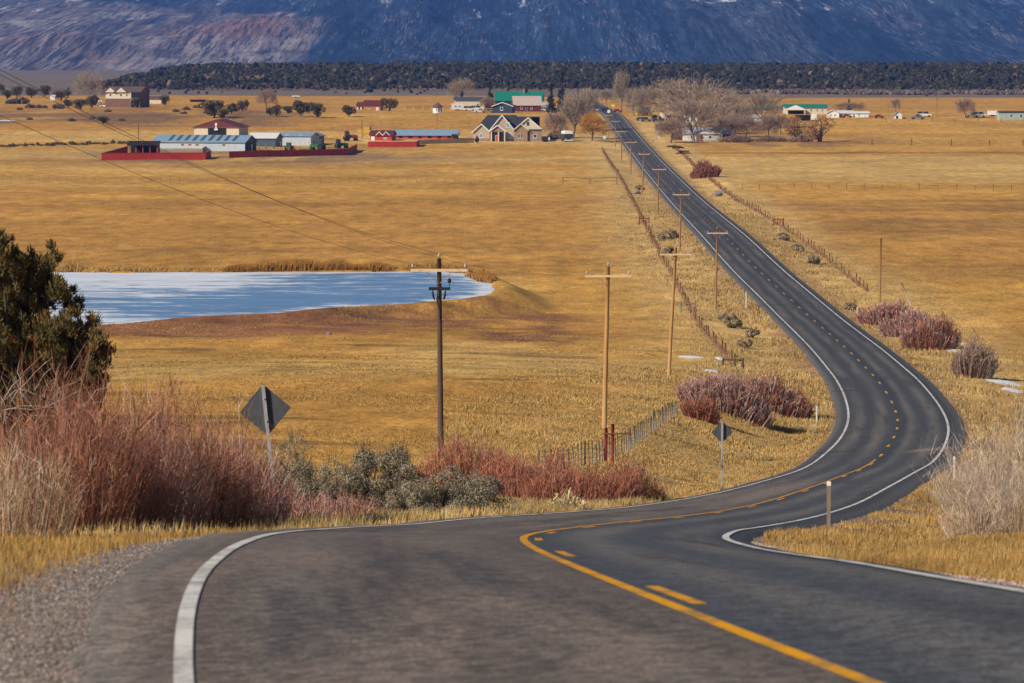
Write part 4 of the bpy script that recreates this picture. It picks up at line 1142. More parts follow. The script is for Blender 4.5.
# ------------------------------------------------------------------ trees
def grow(rng, h, spread, fork=4, levels=3, up=0.55, trunk_r=0.03, trunk_h=.28, wob=.10):
    """branch skeleton: list of (points, radii) and the twig seats (position, direction, length)"""
    segs = []; seats = []
    def branch(p, d, L, r, lev):
        n = 5; pts = [p]; dd = d.copy()
        for i in range(n-1):
            dd = dd + rng.normal(0, wob, 3) + np.array((0, 0, .04)); dd /= np.linalg.norm(dd)
            pts.append(pts[-1] + dd*L/(n-1))
        pts = np.array(pts); rad = np.linspace(r, r*.5 if lev < levels else r*.25, n)
        segs.append((pts, rad, lev))
        if lev >= levels:
            for q in pts[1:]: seats.append((q, dd, L))
            return
        k = fork if lev else fork+2
        for j in range(k):
            t = rng.uniform(.35 if lev else .45, 1.0) if j else 1.0
            q = pts[0]*0; f = t*(n-1); i0 = min(int(f), n-2); q = pts[i0]+(pts[i0+1]-pts[i0])*(f-i0)
            a = rng.uniform(0, 6.28) if lev else 6.28*j/k + rng.uniform(-.4, .4)
            side = np.array((math.cos(a), math.sin(a), 0))
            nd = dd*up + side*(1-up)*spread + np.array((0, 0, .18)); nd /= np.linalg.norm(nd)
            branch(q, nd, L*rng.uniform(.55, .85), rad[i0]*rng.uniform(.5, .68), lev+1)
    branch(np.zeros(3), np.array((rng.normal(0, .05), rng.normal(0, .05), 1.0)), h*trunk_h, trunk_r*h, 0)
    return segs, seats

def fit(segs, seats, h, w, rng):
    """scale a skeleton to height h and crown width w"""
    A = np.concatenate([s[0] for s in segs]); top = A[:, 2].max()*1.06
    rad = np.percentile(np.hypot(A[:, 0], A[:, 1]), 97)*1.12
    S = np.array((w/2/rad, w/2/rad, h/top))
    return [(p*S, r, l) for p, r, l in segs], [(q*S, d, L*S[2]) for q, d, L in seats]

def bare_tree(name, h, w, pal, seed, bark='bark', ntw=9, tw=.05, fork=4, levels=3, up=.55, spread=1.0, trunk_h=.26, tl=.5):
    rng = np.random.default_rng(seed)
    segs, seats = fit(*grow(rng, h, spread, fork, levels, up, trunk_h=trunk_h), h, w, rng)
    root = empty(name)
    mb = MB()
    for p, r, l in segs:
        if l < levels: mb.tube(p, np.maximum(r, .03), 6 if l == 0 else 4, cap=False)
    mb.build("trunk", P[bark], root, smooth=True)
    Q = np.array([s[0] for s in seats]); D = np.array([s[1] for s in seats]); L = np.array([s[2] for s in seats])
    j = np.repeat(np.arange(len(Q)), ntw); m = len(j)
    d = D[j]*.5 + rng.normal(0, .55, (m, 3)) + np.array((0, 0, .25)); d /= np.linalg.norm(d, axis=1)[:, None]
    T = Q[j] + d*(L[j]*rng.uniform(.25, 1.0, m)*tl)[:, None]
    V, F, k = ribbons(Q[j], T, tw*rng.uniform(.6, 1.3, m), rng.normal(0, .05, (m, 3))*h*.1, rng, 2, .35)
    C = np.repeat(pick(rng, pal, m, .25), k, axis=0)
    # the fine outer twigs that close the crown's outline
    nd = 3600
    a = rng.uniform(0, 6.28, nd); ct = rng.uniform(-.55, 1, nd); rr = rng.uniform(.25, 1, nd)**.45
    st_ = np.sqrt(np.clip(1-ct*ct, 0, 1)); lob = .72+.42*vnoise(a*1.6+seed, ct*2.4+3, seed)
    cz = h*(.42+.04)
    Pd = np.stack([np.cos(a)*st_*w*.47, np.sin(a)*st_*w*.47, ct*h*.50], 1)*(rr*lob)[:, None] + np.array((0, 0, cz))
    dd = Pd-np.array((0, 0, h*.25)); dd /= np.linalg.norm(dd, axis=1)[:, None]; dd = dd + rng.normal(0, .35, (nd, 3))
    Td = Pd + dd*(h*rng.uniform(.05, .11, nd))[:, None]
    V3, F3, k3 = ribbons(Pd, Td, tw*rng.uniform(.6, 1.2, nd), rng.normal(0, .05, (nd, 3)), rng, 1, .35)
    C3 = np.repeat(pick(rng, pal, nd, .25), k3, axis=0)
    F = np.concatenate([F, ]); 
    V, F_extra, C = np.concatenate([V, V3]), F3+len(V), np.concatenate([C, C3])
    B2 = [(p, r) for p, r, l in segs if l == levels]
    Bs = np.array([p[0] for p, r in B2]); Ts = np.array([p[-1] for p, r in B2])
    V2, F2, k2 = ribbons(Bs, Ts, tw*2.2, np.zeros_like(Bs), rng, 2, .5)
    C2 = np.repeat(pick(rng, pal, len(Bs), .2), k2, axis=0)
    mesh_np("crown", np.concatenate([V, V2]), [F, F_extra, F2+len(V)], M_VEG, root, col=np.concatenate([C, C2]))
    return root

def leafy_tree(name, h, w, pal, seed, n=2600, leaf=.32, base=.18, bark='barkdark', lumps=16, trunks=2, shape='round', limb=None, twigs=0):
    rng = np.random.default_rng(seed)
    root = empty(name)
    C = []; R = []
    for q in range(lumps):
        t = rng.uniform(0, 1)
        if shape == 'round':
            z = base + (1-base)*(.12+.74*t); rr = math.sqrt(max(.05, 1-((z-base-.5*(1-base))/(.60*(1-base)))**2))
        elif shape == 'cone':
            z = base + (1-base)*.94*t; rr = (1-t)*.95+.04
        else:
            z = base + (1-base)*(.10+.80*t); rr = .9-.5*t
        a = rng.uniform(0, 6.28); d = math.sqrt(rng.uniform(.05, 1))*rr*w*.5*.72
        C.append((math.cos(a)*d, math.sin(a)*d, z*h)); R.append(w*rng.uniform(.13, .23)*(1-.55*t if shape == 'cone' else 1))
    C = np.array(C); R = np.array(R)
    V, F, k = leaf_lumps(rng, C, R, n, leaf, .85)
    # one tone per clump: some sprays are younger and yellower
    tone = rng.uniform(.75, 1.3, lumps)[k]
    col = np.clip(pick(rng, pal, n, .25)*tone[:, None], .004, .9)
    mesh_np("crown", V, [F], M_LEAF, root, col=np.repeat(col, 4, axis=0))
    mb = MB()
    for q in range(trunks):
        a = rng.uniform(0, 6.28); o = np.array((math.cos(a), math.sin(a), 0))*w*.05*(trunks > 1)
        top = np.array((o[0]*3, o[1]*3, h*(.55 if shape != 'cone' else .95)))
        mb.tube([o+np.array((0, 0, -.1)), o*1.5+np.array((0, 0, h*.18)), (o*2+top)/2*np.array((1, 1, 1)), top], [h*.032, h*.024, h*.018, h*.008], 6)
    for q in range(lumps):
        c = C[q]; s = np.array((c[0]*.12, c[1]*.12, max(.05*h, c[2]*.35)))
        mid = (s+c)/2 + rng.normal(0, .03, 3)*h
        mb.tube([s, mid, c], [h*.013, h*.009, h*.004], 4, cap=False)
    mb.build("trunk", P[bark], root, smooth=True)
    return root

GREENJ = [(0.088, 0.076, 0.030), (0.115, 0.096, 0.038), (0.068, 0.062, 0.027), (0.14, 0.108, 0.046)]
JUN = [leafy_tree("juniper_tree", 6.0, 6.4, GREENJ, 401, 2200, .38), leafy_tree("juniper_tree", 5.6, 6.0, GREENJ, 402, 2200, .38, .12), leafy_tree("juniper_tree", 6.2, 7.6, GREENJ, 403, 2400, .40, .22)]
GREYJ = [(0.20, 0.17, 0.13), (0.16, 0.135, 0.105), (0.09, 0.082, 0.055)]
PALEC = [(0.36, 0.28, 0.205), (0.30, 0.23, 0.17), (0.42, 0.335, 0.255), (0.24, 0.175, 0.13)]
DUSK = [(0.32, 0.225, 0.17), (0.26, 0.18, 0.14), (0.37, 0.27, 0.21)]
COT = [bare_tree("cottonwood_tree", 15, 21, PALEC, 411, tw=.075, ntw=12, spread=1.3), bare_tree("cottonwood_tree", 15, 15, PALEC, 412, tw=.075, ntw=11, spread=1.0),
       bare_tree("cottonwood_tree", 15, 9, PALEC, 413, tw=.07, ntw=10, up=.72, spread=.8, trunk_h=.3)]
DRK = [bare_tree("bare_tree", 12, 14, DUSK, 421, 'barkdark', tw=.075, ntw=11, spread=1.2), bare_tree("bare_tree", 12, 11, DUSK, 422, 'barkdark', tw=.075, ntw=11)]
SPR = leafy_tree("spruce_tree", 12, 4.6, [(0.018, 0.030, 0.019), (0.026, 0.040, 0.024)], 431, 2600, .34, .04, lumps=34, trunks=1, shape='cone')
ORG = [leafy_tree("oak_tree", 8.5, 9.5, [(0.27, 0.135, 0.055), (0.33, 0.185, 0.085), (0.20, 0.10, 0.045)], 441, 1500, .34, .16, trunks=3), ]
_protos = JUN + COT + DRK + [SPR] + ORG
_used = set()
def tree(proto, label, cat, px, py, wpx, hpx, group=None, rz=None):
    p = on_ground(px, py); s = ppm(p)
    o = proto if proto.name not in _used else copy_tree(proto)
    _used.add(proto.name)
    co = [c for c in o.children if c.name.startswith("crown")][0].data
    v = np.empty(len(co.vertices)*3, np.float32); co.vertices.foreach_get("co", v); v = v.reshape(-1, 3)
    h0 = np.percentile(v[:, 2], 99.5); w0 = 2*np.percentile(np.abs(v[:, 0]), 98)
    if proto in COT: wpx, hpx = wpx*1.08, hpx*1.08
    k = (wpx/s)/w0
    place(o, (p[0], p[1], p[2]-.1), (px*1.7) % 6.28 if rz is None else rz, (k, k, (hpx/s)/h0))
    if "group" in o: del o["group"]
    return tag(o, label, cat, group)

# right of the road, by the hamlet
T = tree
T(COT[0], "huge pale cottonwood spreading over the houses right of the road", "tree", 696, 128, 76, 46, "bare cottonwoods around the hamlet")
T(COT[1], "pale forked cottonwood in front of the white cottage", "tree", 694, 141, 40, 40, "bare cottonwoods around the hamlet")
T(COT[1], "dusky cottonwood beside the road, left of the huge one", "tree", 653, 122, 36, 34, "bare cottonwoods around the hamlet")
T(COT[2], "slim tall cottonwood at the far end of the road, its top above the rest", "tree", 621, 112, 15, 37, "bare cottonwoods around the hamlet")
T(COT[1], "cottonwood behind the right hand side of the huge one", "tree", 728, 124, 36, 30, "bare cottonwoods around the hamlet")
T(COT[1], "mid sized cottonwood left of the green roofed long house", "tree", 764, 128, 30, 34, "bare cottonwoods around the hamlet")
T(COT[2], "upright cottonwood between the hamlet's houses and the green roof", "tree", 741, 130, 20, 26, "bare cottonwoods around the hamlet")
T(DRK[0], "reddish bare tree on the field edge right of the cottage", "tree", 745, 141, 30, 26, "bare trees on the field edge")
T(DRK[1], "reddish bare tree between the cottage and the orange oaks", "tree", 724, 141, 24, 22, "bare trees on the field edge")
T(DRK[1], "thin bare tree standing alone left of the orange oaks", "tree", 768, 140, 22, 26, "bare trees on the field edge")
T(DRK[0], "low brown bare tree at the road's edge opposite the orange willow", "tree", 671, 143, 32, 25, "bare trees on the field edge")
T(ORG[0], "orange leaved oak, left one of the field pair", "tree", 797, 140, 24, 25, "two orange oaks on the field edge")
T(ORG[0], "orange brown oak, rounder one of the field pair, at the right", "tree", 820, 142, 32, 26, "two orange oaks on the field edge")
T(DRK[0], "wide dark bare tree in front of the white houses", "tree", 850, 112, 32, 10)
T(SPR, "small dark spruce poking above the white houses' bare tree", "tree", 849, 110, 5, 11)
T(DRK[1], "bare round tree standing beside the white trucks on the right", "tree", 966, 118, 20, 20)
T(DRK[1], "small bare tree beside the pale shed on the right", "tree", 896, 112, 9, 14)
#T(COT[0], "broad tan cottonwood at the back of the hamlet, right of the huge one", "tree", 748, 120, 44, 34, "bare cottonwoods around the hamlet")
T(COT[1], "tan cottonwood between the dusky roadside one and the huge one", "tree", 674, 118, 30, 34, "bare cottonwoods around the hamlet")
T(COT[1], "tan cottonwood close behind the cottage's right end", "tree", 716, 134, 30, 30, "bare cottonwoods around the hamlet")
T(DRK[0], "dusky tree spreading between the cottage and the reddish field edge trees", "tree", 734, 137, 28, 24, "bare trees on the field edge")
T(DRK[1], "grey tree right of the thin lone tree, under the green roofed hall", "tree", 781, 134, 18, 20, "bare trees on the field edge")
T(COT[2], "pale slim tree rising left of the dusky roadside cottonwood", "tree", 634, 116, 18, 26, "bare cottonwoods around the hamlet")
# left of the road
T(COT[2], "tall pale cottonwood, left stem of the pair behind the brick house", "tree", 573, 138, 26, 42, "pale trees behind the brick house")
T(COT[2], "tall pale cottonwood, right stem of the pair behind the brick house", "tree", 585, 130, 22, 38, "pale trees behind the brick house")
T(DRK[1], "low grey thicket tree hugging the brick house's right side", "tree", 554, 138, 22, 26, "pale trees behind the brick house")
T(SPR, "tallest dark spruce above the pale trees by the road", "tree", 562, 112, 11, 40, "dark spruces in the hamlet")
T(SPR, "dark spruce left of the tallest one, behind the white cars", "tree", 551, 113, 10, 30, "dark spruces in the hamlet")
T(SPR, "pointed spruce left of the green roof", "tree", 490, 108, 9, 26, "dark spruces in the hamlet")
T(SPR, "stumpy spruce behind the cream building's left end", "tree", 462, 108, 8, 16, "dark spruces in the hamlet")
T(COT[0], "pale wide cottonwood behind the cream building", "tree", 461, 104, 28, 24, "bare cottonwoods beyond the left fields")
T(DRK[0], "purple leafless tree between the cream building and the navy house", "tree", 487, 110, 17, 14)
T(DRK[0], "grey bare tree in the middle of the far left fields", "tree", 267, 109, 22, 20)
T(COT[0], "big pale cottonwood beside the brown mansion", "tree", 90, 105, 30, 31, "bare cottonwoods beyond the left fields")
T(COT[1], "pale bare tree left of the road's far end", "tree", 590, 108, 16, 18, "bare cottonwoods beyond the left fields")
T(COT[1], "small pale bare tree behind the white sign at the road's end", "tree", 606, 105, 14, 15, "bare cottonwoods beyond the left fields")
T(DRK[1], "dim bare tree behind the farmhouses right of the road's end", "tree", 640, 112, 16, 20, "bare trees on the field edge")
_jl = [(213, 118, 20, 18, "half grey juniper above the maroon roofed barn, largest of three"), (232, 114, 13, 11, "dark juniper right of the half grey one"), (243, 112, 10, 12, "small juniper at the right of the barn's trio"),
 (223, 119, 11, 10, "low greyish juniper touching the half grey one's foot"),
 (270, 116, 9, 9, "first small juniper from the left in the mid field row"), (277, 117, 10, 12, "second juniper from the left in the mid field row"), (288, 114, 11, 8, "low juniper third in the mid field row"),
 (301, 117, 16, 17, "largest juniper of the mid field row"), (309, 113, 9, 11, "juniper tucked behind the largest of the mid field row"), (317, 118, 13, 15, "rightmost juniper of the mid field row"),
 (349, 117, 13, 12, "lone flat topped juniper in the middle field"), (389, 111, 16, 13, "round juniper beside the orange log cabin"),
 (103, 124, 11, 8, "small round juniper alone in the straw field below the mansion"), (124, 106, 13, 12, "juniper in front of the brown mansion's left half"), (136, 108, 8, 11, "narrow juniper before the brown mansion's balcony"),
 (80, 110, 12, 11, "dark juniper left of the parked white cars"), (92, 108, 13, 13, "dark juniper right in front of the parked white cars"), (62, 100, 15, 10, "flat juniper right of the white shed"), (45, 97, 9, 12, "upright juniper left of the white shed"),
 (31, 98, 11, 11, "round juniper between the left edge and the white shed"), (17, 98, 10, 12, "tall juniper near the left edge"), (7, 99, 10, 9, "lower juniper near the left edge"), (1, 92, 8, 8, "juniper cut by the left edge"),
 (117, 88, 8, 10, "dark pine behind the brown mansion's roof"), (165, 106, 8, 11, "slim juniper right of the mansion's annex"), (68, 108, 9, 9, "greyish juniper bush before the big pale cottonwood")]
for k, (px, py, w, h, lab) in enumerate(_jl):
    T(JUN[k % 3], lab, "tree", px, py, w, h, "junipers scattered beyond the ranch")
# brush dots on the sage flat and field edges
sb = sage_bush("low dark sagebrush in the line along the straw field's edge", (0, 0, 0), 4.2, 2.0, 260, 450, "dark sagebrush row on the left field edge", [(0.14, 0.11, 0.075), (0.18, 0.145, .10)], .5)
rr = np.random.default_rng(5)
for k in range(34):
    px = (k*4.1 + rr.uniform(-1.5, 1.5))
    p = on_ground(px, 146.3 - .022*px + rr.uniform(-.8, .8))
    o = sb if k == 0 else copy_tree(sb)
    place(o, (p[0], p[1], p[2]-.1), k*1.3, (rr.uniform(.35, .8),)*2 + (rr.uniform(.35, .9),))
for k, (px, py, w) in enumerate([(22, 104, 20), (30, 108, 12), (38, 108, 10), (58, 109, 16), (12, 104, 14), (45, 108, 8), (20, 110, 8), (108, 112, 8), (92, 119, 8), (122, 121, 8), (72, 121, 9), (30, 120, 8), (176, 112, 9), (186, 110, 10), (196, 108, 9), (184, 114, 8)]):
    p = on_ground(px, py); s = ppm(p)/4.2
    o = copy_tree(sb); place(o, (p[0], p[1], p[2]-.1), k*1.1, (w/s/17.6,)*2 + (w/s/19,))
    tag(o, "low greyish scrub bush on the rough ground below the brown mansion", "bush", "scrub below the mansion")

# the big juniper at the left edge
def big_juniper():
    rng = np.random.default_rng(461)
    loc = spot(30, 0, 82); s = ppm(loc)
    root = empty("juniper_tree", loc); tag(root, "big dark juniper with bleached twisting limbs at the left edge of the picture", "tree")
    C = []; R = []
    def lump(px, py, r, dy=0.0):
        C.append(((px-30)/s, dy, ((ZC - loc[2]) - (py-55)/s))); R.append(r)
    for px, py, r in [(-40,262,.75),(-15,250,.62),(6,258,.60),(20,268,.52),(28,285,.5),(12,290,.7),(-20,295,.9),(47,255,.26),(45,268,.30),(46,284,.36),(40,300,.42),(62,288,.30),(66,302,.36),(74,318,.33),(66,330,.42),(50,330,.5),(84,334,.30),(92,318,.16),(94,338,.24),(100,352,.26),(96,366,.34),(84,358,.42),(70,352,.5),(28,320,.65),(-10,335,.9),(5,360,.8),(40,362,.55),(62,378,.5),(88,384,.42),(102,376,.22),(20,392,.7),(50,398,.6),(-25,385,.9),(82,402,.4),(-55,320,1.0),(-50,370,1.0),(12,330,.6),(34,345,.5),(52,352,.45),(60,365,.5),(30,378,.6),(70,390,.5),(0,400,.7),(40,410,.6)]:
        lump(px, py, r*.95, rng.uniform(-.7, .7))
    C = np.array(C); R = np.array(R)
    n = 125000
    # small sprigs gathered into tufts
    nt = 2600
    wts = R**2/np.sum(R**2); k = rng.choice(len(C), nt, p=wts)
    d = rng.normal(size=(nt, 3)); d /= np.linalg.norm(d, axis=1)[:, None]
    tc = C[k]+d*(R[k]*rng.uniform(.4, 1.06, nt))[:, None]*np.array((1, 1, 1.0))
    tr = rng.uniform(.06, .15, nt)
    kk = rng.integers(0, nt, n); dd = rng.normal(size=(n, 3)); dd /= np.linalg.norm(dd, axis=1)[:, None]
    pb = tc[kk] + dd*(tr[kk]*rng.uniform(.1, .95, n))[:, None]*np.array((.8, .8, 1.35))
    dv = dd*.45 + rng.normal(0, .25, (n, 3)) + np.array((0, 0, .75)); dv /= np.linalg.norm(dv, axis=1)[:, None]
    V, F, k4 = ribbons(pb, pb+dv*rng.uniform(.06, .15, n)[:, None], rng.uniform(.018, .034, n), np.zeros((n, 3)), rng, 1, .45)
    tone = rng.uniform(.65, 1.45, nt)[kk]; warm = rng.uniform(0, 1, nt)[kk] < .14
    col = pick(rng, [(0.098, 0.084, 0.030), (0.130, 0.104, 0.036), (0.070, 0.064, 0.025), (0.165, 0.122, 0.042)], n, .25)*tone[:, None]
    col[warm] = pick(rng, [(0.24, 0.13, 0.042), (0.18, 0.105, 0.036)], int(warm.sum()), .2)
    mesh_np("crown", V, [F], M_LEAF, root, col=np.repeat(np.clip(col, .004, .5), 4, axis=0))
    mb = MB()
    base = np.array((0.0, 0, -.1))
    for q in range(len(C)):
        c = C[q]; b0 = base + np.array((c[0]*.12, rng.uniform(-.2, .2), 0))
        m1 = b0*.6+c*.4+np.array((c[0]*-.05, rng.normal(0, .25), -.25)); m2 = b0*.25+c*.75+rng.normal(0, .16, 3)
        P_ = hermite(np.arange(4.), np.array([b0, m1, m2, c]), np.linspace(0, 3, 9))
        mb.tube(P_, np.linspace(.07, .012, 9), 5, cap=False)
    mb.build("trunk", P['barkdark'], root, smooth=True)
    mb = MB()
    for q in range(80):      # bare silvery limbs on the sunlit, open side
        z0 = rng.uniform(.6, 3.2); a = rng.uniform(-.3, 1.0)
        p0 = np.array((rng.uniform(-.6, 1.0), -.9+rng.uniform(-.4, .3), z0)); L = rng.uniform(.6, 1.7)
        d = np.array((rng.normal(.25, .5), rng.uniform(-.35, .1), rng.uniform(.3, 1.0))); d /= np.linalg.norm(d)
        pts = [p0]
        for j in range(5):
            d = d+rng.normal(0, .28, 3); d /= np.linalg.norm(d); pts.append(pts[-1]+d*L/5)
        mb.tube(pts, np.linspace(.014, .004, 6), 4, cap=False)
    mb.build("dead_limb", P['barkpale'], root, smooth=True)
big_juniper()

# orange willow by the far junction
OWL = bare_tree("orange_willow", 8, 9.5, [(0.52, 0.255, 0.035), (0.44, 0.205, 0.03), (0.58, 0.31, 0.06), (0.36, 0.16, 0.03)], 470, 'barkdark', tw=.075, ntw=12, spread=1.4, trunk_h=.2, up=.45)
T(OWL, "bright orange leafless willow at the roadside by the brick house", "tree", 592, 140.5, 33, 27)

# wooded rise: thousands of small trees that read as one belt
def wooded_rise():
    rng = np.random.default_rng(480)
    n = 46000
    y = rng.uniform(2380, 3260, n); x = (rng.uniform(-.20, .20, n))*y
    edge = sstep(-330, -235, x + (y-2500)*0.06)
    k = (rng.uniform(0, 1, n) < np.clip(edge*sstep(2370, 2520, y+60*(fbm(x/80, y/80, 81, 3)-.5))*(.55+.9*vnoise(x/30, y/60, 82)), .0, 1))
    x, y = x[k], y[k]
    m = 260                                         # outliers on the sage flat
    y2 = rng.uniform(2060, 2420, m); x2 = rng.uniform(-.18, .18, m)*y2
    q = rng.uniform(0, 1, m) < sstep(2050, 2400, y2)*.8
    x = np.concatenate([x, x2[q]]); y = np.concatenate([y, y2[q]]); n = len(x)
    z = ground_z(x, y)
    g = (1+5**.5)/2
    I = np.array([(-1,g,0),(1,g,0),(-1,-g,0),(1,-g,0),(0,-1,g),(0,1,g),(0,-1,-g),(0,1,-g),(g,0,-1),(g,0,1),(-g,0,-1),(-g,0,1)])/1.9
    Fi = np.array([(0,11,5),(0,5,1),(0,1,7),(0,7,10),(0,10,11),(1,5,9),(5,11,4),(11,10,2),(10,7,6),(7,1,8),(3,9,4),(3,4,2),(3,2,6),(3,6,8),(3,8,9),(4,9,5),(2,4,11),(6,2,10),(8,6,7),(9,8,1)])
    r = np.where(rng.uniform(0, 1, n) < .06, rng.uniform(1.6, 2.6, n), rng.uniform(.5, 1.4, n))
    V = I[None]*(1+rng.uniform(-.5, .5, (n, 12, 1)))*r[:, None, None]*np.array((1, 1, 1.1)) + np.stack([x, y, z+r*.75], 1)[:, None]
    pal = pick(rng, [(0.030, 0.029, 0.013), (0.042, 0.038, 0.018), (0.055, 0.046, 0.024), (0.020, 0.021, 0.011)], n, .3)
    w = rng.uniform(0, 1, n) < .05; pal[w] = pick(rng, [(0.11, .075, .05), (0.15, .11, .075)], int(w.sum()), .3)
    o = mesh_np("woodland", V.reshape(-1, 3), [(Fi[None]+(np.arange(n)*12)[:, None, None]).reshape(-1, 3)], M_LEAF, col=np.repeat(pal, 12, axis=0))
    tag(o, "dark belt of juniper woodland on the low rise beyond the fields", "woodland", kind='stuff')
    # leafless brush at its foot on the east side
    n = 4200
    y = rng.uniform(2180, 2330, n); x = rng.uniform(.055, .16, n)*y
    k = rng.uniform(0, 1, n) < sstep(.35, .6, fbm(x/26, y/60, 83, 3)); x, y = x[k], y[k]; n = len(x)
    z = ground_z(x, y); r = rng.uniform(.5, 1.5, n)
    V = I[None]*(1+rng.uniform(-.4, .4, (n, 12, 1)))*r[:, None, None] + np.stack([x, y, z+r*.6], 1)[:, None]
    o = mesh_np("brush", V.reshape(-1, 3), [(Fi[None]+(np.arange(n)*12)[:, None, None]).reshape(-1, 3)], M_VEG, col=np.repeat(pick(rng, [(0.12, .082, .075), (0.16, .12, .10), (.09, .062, .065)], n, .3), 12, axis=0))
    tag(o, "mauve leafless brush along the foot of the wooded rise", "brush", kind='stuff')
wooded_rise()
# ------------------------------------------------------------------ utility poles and wires
def utility_pole(label, base, H, top_dx, mat, arm=2.7, arm_z=0.93, lower=False, r=0.15, group=None, arms=True):
    root = empty("utility_pole", base); tag(root, label, "utility pole", group)
    mb = MB(); mb.tube([(0, 0, -.5), (top_dx*.3, 0, H*.3), (top_dx*.65, 0, H*.65), (top_dx, 0, H)], [r, r*.93, r*.82, r*.70], 12); mb.build("pole", mat, root, smooth=True)
    def px_(z): return top_dx*z/H
    ends = []
    if arms:
        za = H*arm_z if arm_z < 1 else H-.55
        xa = px_(za)
        arm_y = -r*.85-.06
        mb = MB(); mb.box(xa-arm/2, xa+arm/2, arm_y-.055, arm_y+.055, za-.065, za+.065); mb.build("crossarm", P['arm'], root)
        for sgn in (-1, 1):
            mb = MB(); mb.obox((xa+sgn*.62, arm_y-.03, za-.05), (xa+sgn*.04, arm_y+.02, za-.62), .035, .035); mb.build("brace", P['greywood'], root)
        prof = [(.022, 0), (.022, .08), (.07, .09), (.055, .13), (.075, .15), (.05, .20), (.055, .22), (.02, .26)]
        for x, z in ((xa-arm/2+.1, za+.06), (xa+arm/2-.1, za+.06), (px_(H), H)):
            mb = MB(); mb.lathe([(a, b+z) for a, b in prof], x, arm_y if z < H else 0, 8); mb.build("insulator", P['glass_ins'], root, smooth=True)
            ends.append(Vector((base[0]+x, base[1]+(arm_y if z < H else 0), base[2]+z+.22)))
    if lower:
        zl = H-1.42; xl = px_(zl)
        mb = MB(); mb.box(xl-.5, xl+.52, -r-.16, -r-.05, zl-.07, zl+.07); mb.build("crossarm", P['black'], root)
        for dx in (-.32, -.02, .30):
            mb = MB(); mb.tube([(xl+dx, -r-.22, zl-.08), (xl+dx*.9, -r-.26, zl-.32), (xl+dx*.7, -r-.2, zl-.52)], [.035, .06, .03], 7); mb.build("fuse_cutout", P['black'], root)
        mb = MB(); mb.lathe([(.07, zl+.28), (.09, zl+.34), (.09, zl+.44), (.03, zl+.5)], xl+.48, -r-.1, 8); mb.obox((xl+.48, -r-.1, zl+.05), (xl+.48, -r-.1, zl+.3), .03, .03); mb.build("surge_arrester", P['black'], root, smooth=True)
        mb = MB(); mb.tube([(xl-.05, -r-.12, zl-.1), (xl-.12, -r-.2, zl-.5), (xl+.02, -r-.06, zl-.95), (xl+.03, -r-.05, zl-1.5)], .035, 6); mb.build("riser_cable", P['black'], root)
    return ends
def pole_px(label, px, py, ptop_x, ptop_y, mat, D=None, **k):
    p = on_ground(px, py) if D is None else spot(px, 0, D)
    s = ppm(p); by = to_px([p])[1][0]
    return utility_pole(label, p, (by-ptop_y)/s*1.004, (ptop_x-px)/s, mat, **k)
G_POLE = "wooden utility poles along the road"
E0 = utility_pole("tall utility pole uphill at the left, outside the photograph's edge", spot(-1040, 0, 45), 13.8, 0.0, P['pole_old'], group=G_POLE, arm_z=2)
E1 = pole_px("dark weathered utility pole with a second black arm, in front of the pond", 440.5, 0, 439, 259, P['pole_old'], 166, arm_z=2, lower=True, r=.145, group=G_POLE)
E2 = pole_px("yellow pine utility pole beside the two red fence posts", 604, 428, 608, 267, P['pole_new'], None, arm_z=2, r=.15, group=G_POLE)
E3 = pole_px("leaning yellow pine utility pole out in the field left of the fence", 668.5, 376.5, 675.5, 248, P['pole_new'], None, arm_z=2, r=.15, group=G_POLE, arm=2.6)
far_poles = [(715.5, 309, 717, 229, "brown utility pole on the verge nearest to the straight's left edge line"), (679.5, 252, 681, 191.5, "brown utility pole just past the verge's sage bushes, with a broad crossarm"),
 (657.5, 214, 659, 167, "thin utility pole, third up the straight's left verge"), (642, 193.5, 644, 152, "thin utility pole, fourth up the straight's left verge"), (630.6, 175, 631, 140.5, "thin utility pole, fifth up the straight's left verge"),
 (621.5, 161.6, 621.5, 130, "thin utility pole, sixth up the straight's left verge"), (615.4, 147, 615.4, 120, "small utility pole close to the orange willow"), (608.7, 136, 608.7, 114, "smallest utility pole at the top of the straight, behind the orange willow")]
PE = []
for k, (a, b, c, d, lab) in enumerate(far_poles):
    PE.append(pole_px(lab, a, b, c, d, P['pole_mid'], None, arm_z=2, r=.15+.012*k, group=G_POLE, arm=2.6+.08*k))
def stub_pole(label, px, py, tx, ty, mat, r, name="wooden_post", cat="post"):
    p = on_ground(px, py); s = ppm(p); H = (py-ty)/s
    root = empty(name, p); tag(root, label, cat)
    mb = MB(); mb.tube([(0, 0, -.3), ((tx-px)/s*.5, 0, H*.5), ((tx-px)/s, 0, H)], [r, r*.9, r*.75], 9); mb.build("pole", mat, root, smooth=True)
    mb = MB(); mb.lathe([(r*.8, H), (r*.82, H+.06), (r*.3, H+.12)], (tx-px)/s, 0, 9); mb.build("cap", P['steel'], root)
stub_pole("bare brown pole without arms above the mauve willows", 879.5, 302, 880.5, 238, P['pole_mid'], .15)
stub_pole("leaning bleached pole in the field right of the bare brown pole", 912, 306, 901, 282.5, P['barkpale'], .10)
stub_pole("tall rust coloured pole behind the trucks in the right hand fields", 936.8, 117, 936.8, 97, P['pole_mid'], .16)
stub_pole("thin light pole between the white houses and the pale shed", 888, 118, 888, 102, P['greywood'], .14)
stub_pole("thin pole in front of the white octagonal hut", 437, 130, 437, 113, P['pole_mid'], .13)
stub_pole("thin dark pole behind the red sloped windbreak", 138.5, 142, 138.5, 122, P['pole_old'], .13)
stub_pole("thin pole between the machinery and the yellow hay", 362, 139, 362, 120, P['pole_old'], .12)
stub_pole("pale pole by the flat juniper and the white shed", 55.5, 100, 55.5, 83, P['greywood'], .16)
